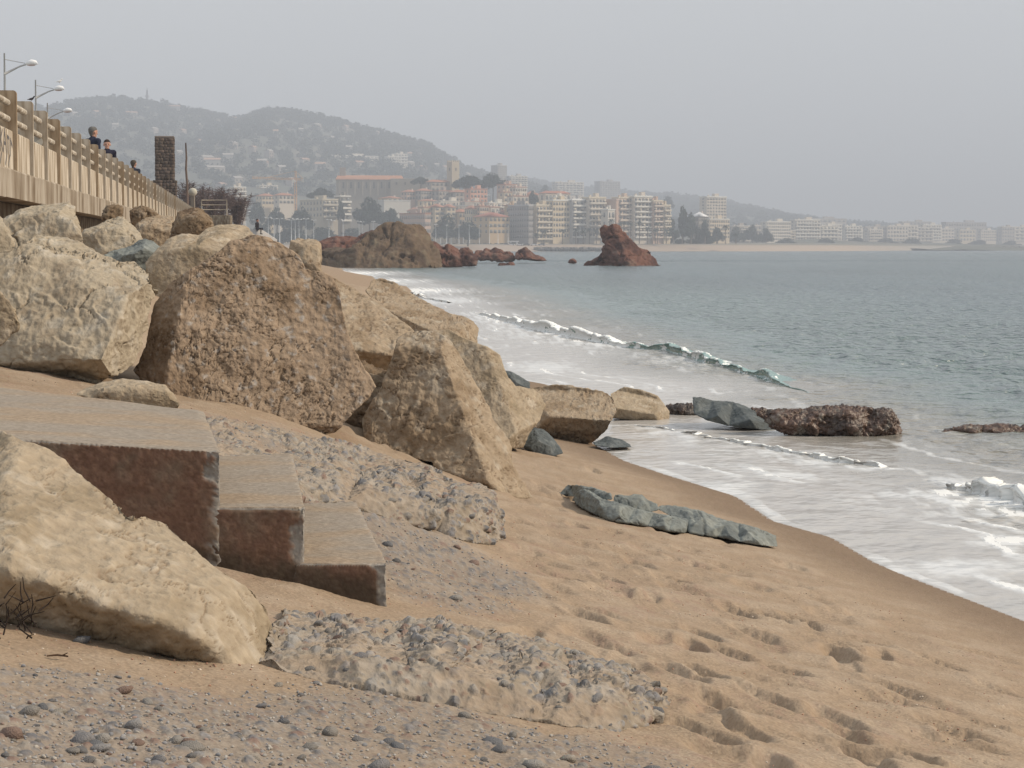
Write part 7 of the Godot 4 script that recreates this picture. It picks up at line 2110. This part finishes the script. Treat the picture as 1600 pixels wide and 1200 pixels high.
func build_hill_villas() -> void:
	var walls := [Color(0.37, 0.335, 0.295), Color(0.34, 0.29, 0.26), Color(0.39, 0.37, 0.345)]
	var k := 0
	for s in [[-564, 168.2, -2910, 13.3], [-543, 170.8, -2940, 11.8], [-488, 143.6, -2770, 9.5], [-511, 175.4, -3020, 19.0], [-444, 140.7, -2790, 9.6], [-488, 196.1, -3250, 22.3], [-357, 97.0, -2410, 6.9], [-419, 142.7, -2860, 8.2], [-417, 155.9, -2990, 8.5], [-359, 117.0, -2580, 6.6], [-317, 87.2, -2330, 18.0], [-305, 81.8, -2290, 19.6], [-296, 74.3, -2240, 23.0], [-269, 51.8, -2080, 8.3], [-298, 89.6, -2360, 13.5], [-316, 112.3, -2540, 10.2], [-314, 111.1, -2530, 8.7], [-395, 176.8, -3200, 8.2], [-263, 60.9, -2150, 9.8], [-288, 104.9, -2500, 6.4], [-259, 82.5, -2330, 12.0], [-259, 82.5, -2330, 14.6], [-267, 99.4, -2470, 7.1], [-291, 135.8, -2770, 7.9], [-237, 77.2, -2310, 10.6], [-213, 59.0, -2170, 8.7], [-269, 143.2, -2870, 7.4], [-225, 89.9, -2440, 9.8], [-264, 159.4, -3040, 12.2], [-203, 80.9, -2380, 13.6], [-229, 135.0, -2870, 8.2], [-234, 163.9, -3160, 7.2], [-197, 114.1, -2720, 9.3], [-171, 89.6, -2510, 11.5], [-193, 158.3, -3210, 4.6], [-129, 111.1, -2840, 6.5], [-122, 96.1, -2690, 9.2], [-107, 89.6, -2680, 9.2], [-96, 97.4, -2840, 9.7], [-87, 99.3, -2920, 7.5], [-59, 90.3, -2950, 6.7]]:
		var o := thing("hill_villa", "small pale villa %s on the wooded hazy hill, %s from the left" % [["low", "half way up", "high"][clampi(int(s[1] / 55.0), 0, 2)], ordinal(k + 1)], "house", Vector3(s[0], s[1], s[2]), 0.5 + 0.4 * sin(k * 2.1), "pale villas scattered over the hazy hill")
		var w: float = s[3] * 0.8
		part("wall", box_mesh(w, 8.0 + (k % 3), 9.0), paint(walls[k % 3]), o)
		var roof := start()
		var h := 8.0 + (k % 3)
		quad(roof, Vector3(-w / 2 - 0.4, h, 5.0), Vector3(-w / 2 - 0.4, h + 2.0, 0), Vector3(w / 2 + 0.4, h + 2.0, 0), Vector3(w / 2 + 0.4, h, 5.0))
		quad(roof, Vector3(w / 2 + 0.4, h, -5.0), Vector3(w / 2 + 0.4, h + 2.0, 0), Vector3(-w / 2 - 0.4, h + 2.0, 0), Vector3(-w / 2 - 0.4, h, -5.0))
		part("roof", finish(roof), paint(Color(0.40, 0.26, 0.19) if k % 2 else Color(0.36, 0.33, 0.30)), o)
		var glass := start()
		for i in maxi(2, int(w / 4.0)):
			for f in 2:
				add_box(glass, Vector3(-w / 2 + w * (i + 0.5) / maxi(2, int(w / 4.0)), 2.6 + f * 3.2, 4.52), Vector3(1.4, 1.7, 0.12))
		part("window_panes", finish(glass), paint(Color(0.06, 0.06, 0.065), 0.3), o).set_meta("kind", "stuff")
		k += 1


func build_waterfront() -> void:
	var white := paint(Color(0.66, 0.67, 0.68), 0.5)
	var k := 0
	for m in [[-124.9, 1010, 15.0], [-140.6, 1150, 15.9], [-104.3, 880, 16.1], [-134.5, 1180, 16.6], [-114.0, 1050, 16.1], [-127.2, 1200, 17.5], [-112.8, 1090, 16.1], [-119.9, 1220, 17.1], [-107.2, 1110, 16.3], [-109.1, 1150, 16.5], [-99.1, 1080, 15.9], [-109.5, 1240, 17.3], [-91.3, 1120, 16.1], [-99.7, 1250, 17.1], [-86.5, 1150, 16.2], [-80.4, 1180, 15.9], [-84.0, 1260, 16.5], [-74.2, 1200, 16.1], [-42.1, 1240, 14.9], [-42.8, 1340, 14.8], [-36.6, 1260, 14.7], [-36.6, 1350, 14.9], [-30.0, 1270, 14.8], [-29.5, 1360, 14.6], [-24.4, 1280, 14.9], [-18.8, 1290, 14.6], [-13.0, 1300, 14.7], [-8.2, 1310, 14.5], [-2.3, 1320, 14.6], [1.9, 1350, 14.1], [6.2, 1360, 14.2]]:
		var o := thing("lamp_mast", "%s white lamp mast from the left along the far beach road" % ordinal(k + 1), "lamp mast", Vector3(m[0], 4.4, -m[1]), 0.3 + k * 0.05, "white lamp masts along the far beach road")
		var h: float = m[2] - 4.4
		part("pole", tube_mesh([Vector3.ZERO, Vector3(0, h, 0)], [0.17, 0.10], 6), white, o)
		for s in [-1.0, 1.0]:
			part("arm", tube_mesh([Vector3(0, h - 0.1, 0), Vector3(s * 1.1, h + 0.1, 0)], [0.07, 0.06], 5), white, o)
			part("lamp_head", box_mesh(0.9, 0.28, 0.5, 0.08), white, o, Vector3(s * 1.45, h, 0))
		k += 1
	var fronds := palm_crown(3)
	var trunk := tube_mesh([Vector3.ZERO, Vector3(0.2, 5.0, 0), Vector3(0, 10.0, 0)], [0.32, 0.24, 0.22], 7)
	k = 0
	for m in [[14.4, 1330, 11.6], [19.1, 1342, 13.3], [26.2, 1354, 15.7], [30.2, 1341, 14.0], [33.9, 1353, 16.4], [38.2, 1340, 14.4], [39.7, 1352, 22.9], [42.4, 1339, 13.6], [46.6, 1351, 14.9], [50.3, 1338, 14.0], [56.2, 1350, 23.7], [59.1, 1337, 20.1], [64.6, 1349, 17.9], [66.6, 1336, 18.5], [71.1, 1348, 18.3], [75.7, 1335, 18.9], [81.4, 1347, 15.6], [85.2, 1334, 14.3], [87.1, 1346, 18.3], [91.6, 1333, 13.9], [96.6, 1345, 13.3], [101.0, 1332, 13.5], [107.3, 1344, 13.3], [121.4, 1331, 13.9], [127.8, 1343, 16.3], [132.7, 1330, 11.6]]:
		var o := thing("palm_tree", "%s palm from the left along the far seafront promenade" % ordinal(k + 1), "palm tree", Vector3(m[0], 4.4, -m[1]), k * 1.7, "palms along the far seafront promenade")
		var h: float = m[2] - 4.4
		part("trunk", trunk, paint(Color(0.12, 0.095, 0.075)), o, Vector3.ZERO, Vector3.ZERO, Vector3(1, (h - 1.6) / 10.0, 1))
		part("fronds", fronds, mat.leaf, o, Vector3(0, h - 1.6, 0))
		k += 1
	# hedge like row of trees behind the palms and along the far coast
	k = 0
	for s in [[Vector3(-151.315, 7.446, -1240.000), 12, 14.0], [Vector3(-137.881, 7.446, -1240.000), 15, 12.5], [Vector3(-122.959, 6.781, -1250.000), 16, 11.0], [Vector3(-105.139, 6.781, -1250.000), 17, 10.5], [Vector3(-89.101, 6.781, -1250.000), 15, 10.0], [Vector3(-71.851, 6.820, -1260.000), 16, 11.0], [Vector3(-54.318, 6.137, -1270.000), 13, 8.0], [Vector3(-11.548, 5.642, -1350.000), 14, 6.0], [Vector3(32.863, 4.924, -1372.000), 11, 8.0], [Vector3(45.515, 4.933, -1376.000), 13, 9.5], [Vector3(58.941, 4.938, -1378.000), 14, 11.0], [Vector3(73.063, 4.954, -1385.000), 12, 7.0], [Vector3(97.109, 4.965, -1390.000), 14, 8.0], [Vector3(119.764, 4.988, -1400.000), 15, 8.0], [Vector3(220.712, 5.386, -1800.000), 12, 7.0], [Vector3(272.468, 5.685, -1950.000), 15, 7.5], [Vector3(315.669, 5.885, -2050.000), 14, 9.0], [Vector3(366.997, 6.183, -2200.000), 18, 9.0], [Vector3(401.009, 5.643, -2250.000), 18, 9.0], [Vector3(472.228, 5.899, -2400.000), 18, 9.0], [Vector3(510.012, 5.984, -2450.000), 18, 8.0], [Vector3(556.076, 5.358, -2500.000), 16, 7.0]]:
		var names := ["dark bushy tree at the left end of the far beach road", "second bushy tree along the far beach road from the left", "third bushy tree along the far beach road from the left", "bushy tree under the cream block with balconies", "bushy tree below the big dark domed tree", "bushy tree left of the olive brown rock's top", "low bushy tree behind the olive brown rock", "low bush line in front of the red roofed villa", "first dark clump among the seafront palms", "second dark clump among the seafront palms", "third dark clump among the seafront palms", "low dark clump right behind the sea stack", "dark clump left of the grove by the beach", "dark clump under the pale tower block", "low clump beside the large white hotel on the right", "low clump before the second hotel of the far seafront", "low clump before the fourth hotel of the far seafront", "low clump before the fifth block of the far seafront", "low clump before the sixth block of the far seafront", "low clump before the bright hotel at the right", "low clump before the very long grey building", "last low clump at the right picture edge"]
		tree("bushy_tree", names[k], Vector3(s[0].x, 4.0, s[0].z), s[1] * 1.5, s[2], 300 + k)
		k += 1
	build_cars()
	# stone jetties low on the water
	var jetty := thing("stone_jetty", "low dark stone jetty in front of the far beach left of the sea stack", "jetty", Vector3(36.335, 0.690, -1300.000), -0.05)
	part("rubble", worn_far(44.0, 2.2, 6.0, 77), paint(Color(0.16, 0.145, 0.13)), jetty)
	var mole := thing("stone_mole", "long low grey stone mole across the right of the far shore", "jetty", Vector3(355.941, -0.143, -1950.000), -0.25)
	part("rubble", worn_far(330.0, 4.5, 12.0, 78), paint(Color(0.17, 0.155, 0.14)), mole)


func worn_far(long: float, high: float, deep: float, seed_: int) -> ArrayMesh:
	var s := start()
	var h := RandomNumberGenerator.new()
	h.seed = seed_
	var x := -long / 2
	while x < long / 2:
		var r := h.randf_range(0.8, 1.8)
		for z in 2:
			add_box(s, Vector3(x, high * h.randf_range(0.15, 0.4), (z - 0.5) * deep * 0.4), Vector3(r * 1.8, high * h.randf_range(0.6, 1.0), deep * 0.6), 0.25, Basis.from_euler(Vector3(h.randfn(0, 0.15), h.randf(), h.randfn(0, 0.15))))
		x += r
	return finish(s)


func palm_crown(seed_: int) -> ArrayMesh:
	var h := RandomNumberGenerator.new()
	h.seed = seed_
	var s := start()
	s.set_color(Color.WHITE)
	for k in 26:
		var a := TAU * k / 26.0 + h.randf() * 0.2
		var rise := h.randf_range(-0.5, 1.0)
		var out := Vector3(cos(a), 0, sin(a))
		var side := Vector3(-sin(a), 0, cos(a))
		var before := Vector3.ZERO
		var dir := (out + Vector3.UP * rise).normalized()
		for j in 5:
			var next := before + dir * 0.62
			dir = (dir + Vector3.DOWN * 0.28).normalized()
			var wide := 0.42 * (1.0 - j / 5.5)
			var droop := Vector3.DOWN * wide * 0.5
			quad(s, before, before + side * wide + droop, next + side * wide * 0.8 + droop, next)
			quad(s, before, next, next - side * wide * 0.8 + droop, before - side * wide + droop)
			before = next
	return finish(s)


func build_cars() -> void:
	var paints := [Color(0.04, 0.045, 0.05), Color(0.68, 0.68, 0.68), Color(0.25, 0.26, 0.28), Color(0.25, 0.05, 0.04)]
	var names := ["dark", "white", "grey", "red"]
	var shell := start()
	var prof := [Vector2(-2.05, 0.35), Vector2(-2.05, 0.78), Vector2(-1.5, 0.92), Vector2(-0.9, 0.95), Vector2(2.0, 0.92), Vector2(2.1, 0.75), Vector2(2.1, 0.35)]
	extrude(shell, prof, 0.85)
	var cabin := start()
	extrude(cabin, [Vector2(-1.05, 0.94), Vector2(-0.45, 1.42), Vector2(1.2, 1.45), Vector2(1.95, 0.94)], 0.74)
	var body_mesh_ := finish(shell)
	var cabin_mesh := finish(cabin)
	var tyre := CylinderMesh.new()
	tyre.top_radius = 0.32
	tyre.bottom_radius = 0.32
	tyre.height = 0.2
	tyre.radial_segments = 12
	var k := 0
	for s in [[-40.8, 1], [-37.8, 0], [-34.4, 1], [-30.2, 2], [-26.1, 1], [-23.0, 3], [-19.6, 0], [-16.2, 1], [-13.6, 1], [-9.4, 0], [-6.4, 1], [-3.8, 2], [-0.4, 1], [4.5, 1], [8.3, 0], [12.8, 1], [17.4, 2], [-60.5, 1], [-92.2, 1], [-96.3, 0], [-85.0, 1]]:
		k += 1
		var o := thing("parked_car", "tiny %s car on the far beach road, %s parked car from the left" % [names[s[1]], ordinal(k)], "car", Vector3(s[0], 3.42, -1321.0 - 0.02 * s[0]), -0.15, "%s cars parked on the far beach road" % names[s[1]])
		part("body", body_mesh_, paint(paints[s[1]], 0.35, 0.5), o)
		part("cabin", cabin_mesh, paint(Color(0.06, 0.065, 0.07), 0.2, 0.5), o)
		for x in [-1.3, 1.35]:
			for z in [-0.82, 0.82]:
				part("wheel", tyre, paint(Color(0.02, 0.02, 0.02)), o, Vector3(x, 0.32, z), Vector3(PI / 2, 0, 0))
	var p: Vector3 = Vector3(0.759, 4.828, -1330.000)
	var hut := thing("beach_kiosk", "white beach kiosk with a flat roof among the parked cars", "kiosk", Vector3(p.x, 3.4, p.z), 0.2)
	part("wall", box_mesh(5.0, 2.4, 3.0, 0.05), paint(Color(0.5, 0.5, 0.5)), hut)
	part("roof", box_mesh(6.2, 0.35, 4.0, 0.05), paint(Color(0.75, 0.75, 0.75)), hut, Vector3(0, 2.4, 0))
	part("hatch", box_mesh(2.6, 1.0, 0.1), paint(Color(0.07, 0.07, 0.07)), hut, Vector3(0, 1.0, 1.5))
	p = Vector3(-97.166, 7.264, -1200.000)
	var dome := thing("white_tent", "small white domed tent on the far beach", "tent", Vector3(p.x, 3.0, p.z))
	var ball := SphereMesh.new()
	ball.radius = 2.6
	ball.height = 5.2
	part("canopy", ball, paint(Color(0.75, 0.75, 0.74)), dome, Vector3(0, 2.4, 0))
	part("side_wall", box_mesh(4.6, 2.4, 4.6, 0.3), paint(Color(0.6, 0.6, 0.6)), dome)


func extrude(s: SurfaceTool, prof: Array, half_wide: float) -> void:
	s.set_smooth_group(-1)
	var n := prof.size()
	for i in n:
		var a: Vector2 = prof[i]
		var b: Vector2 = prof[(i + 1) % n]
		quad(s, Vector3(a.x, a.y, half_wide), Vector3(b.x, b.y, half_wide), Vector3(b.x, b.y, -half_wide), Vector3(a.x, a.y, -half_wide))
	for i in range(1, n - 1):
		for z in [half_wide, -half_wide]:
			for k in ([0, i, i + 1] if z > 0 else [0, i + 1, i]):
				s.add_vertex(Vector3(prof[k].x, prof[k].y, z))
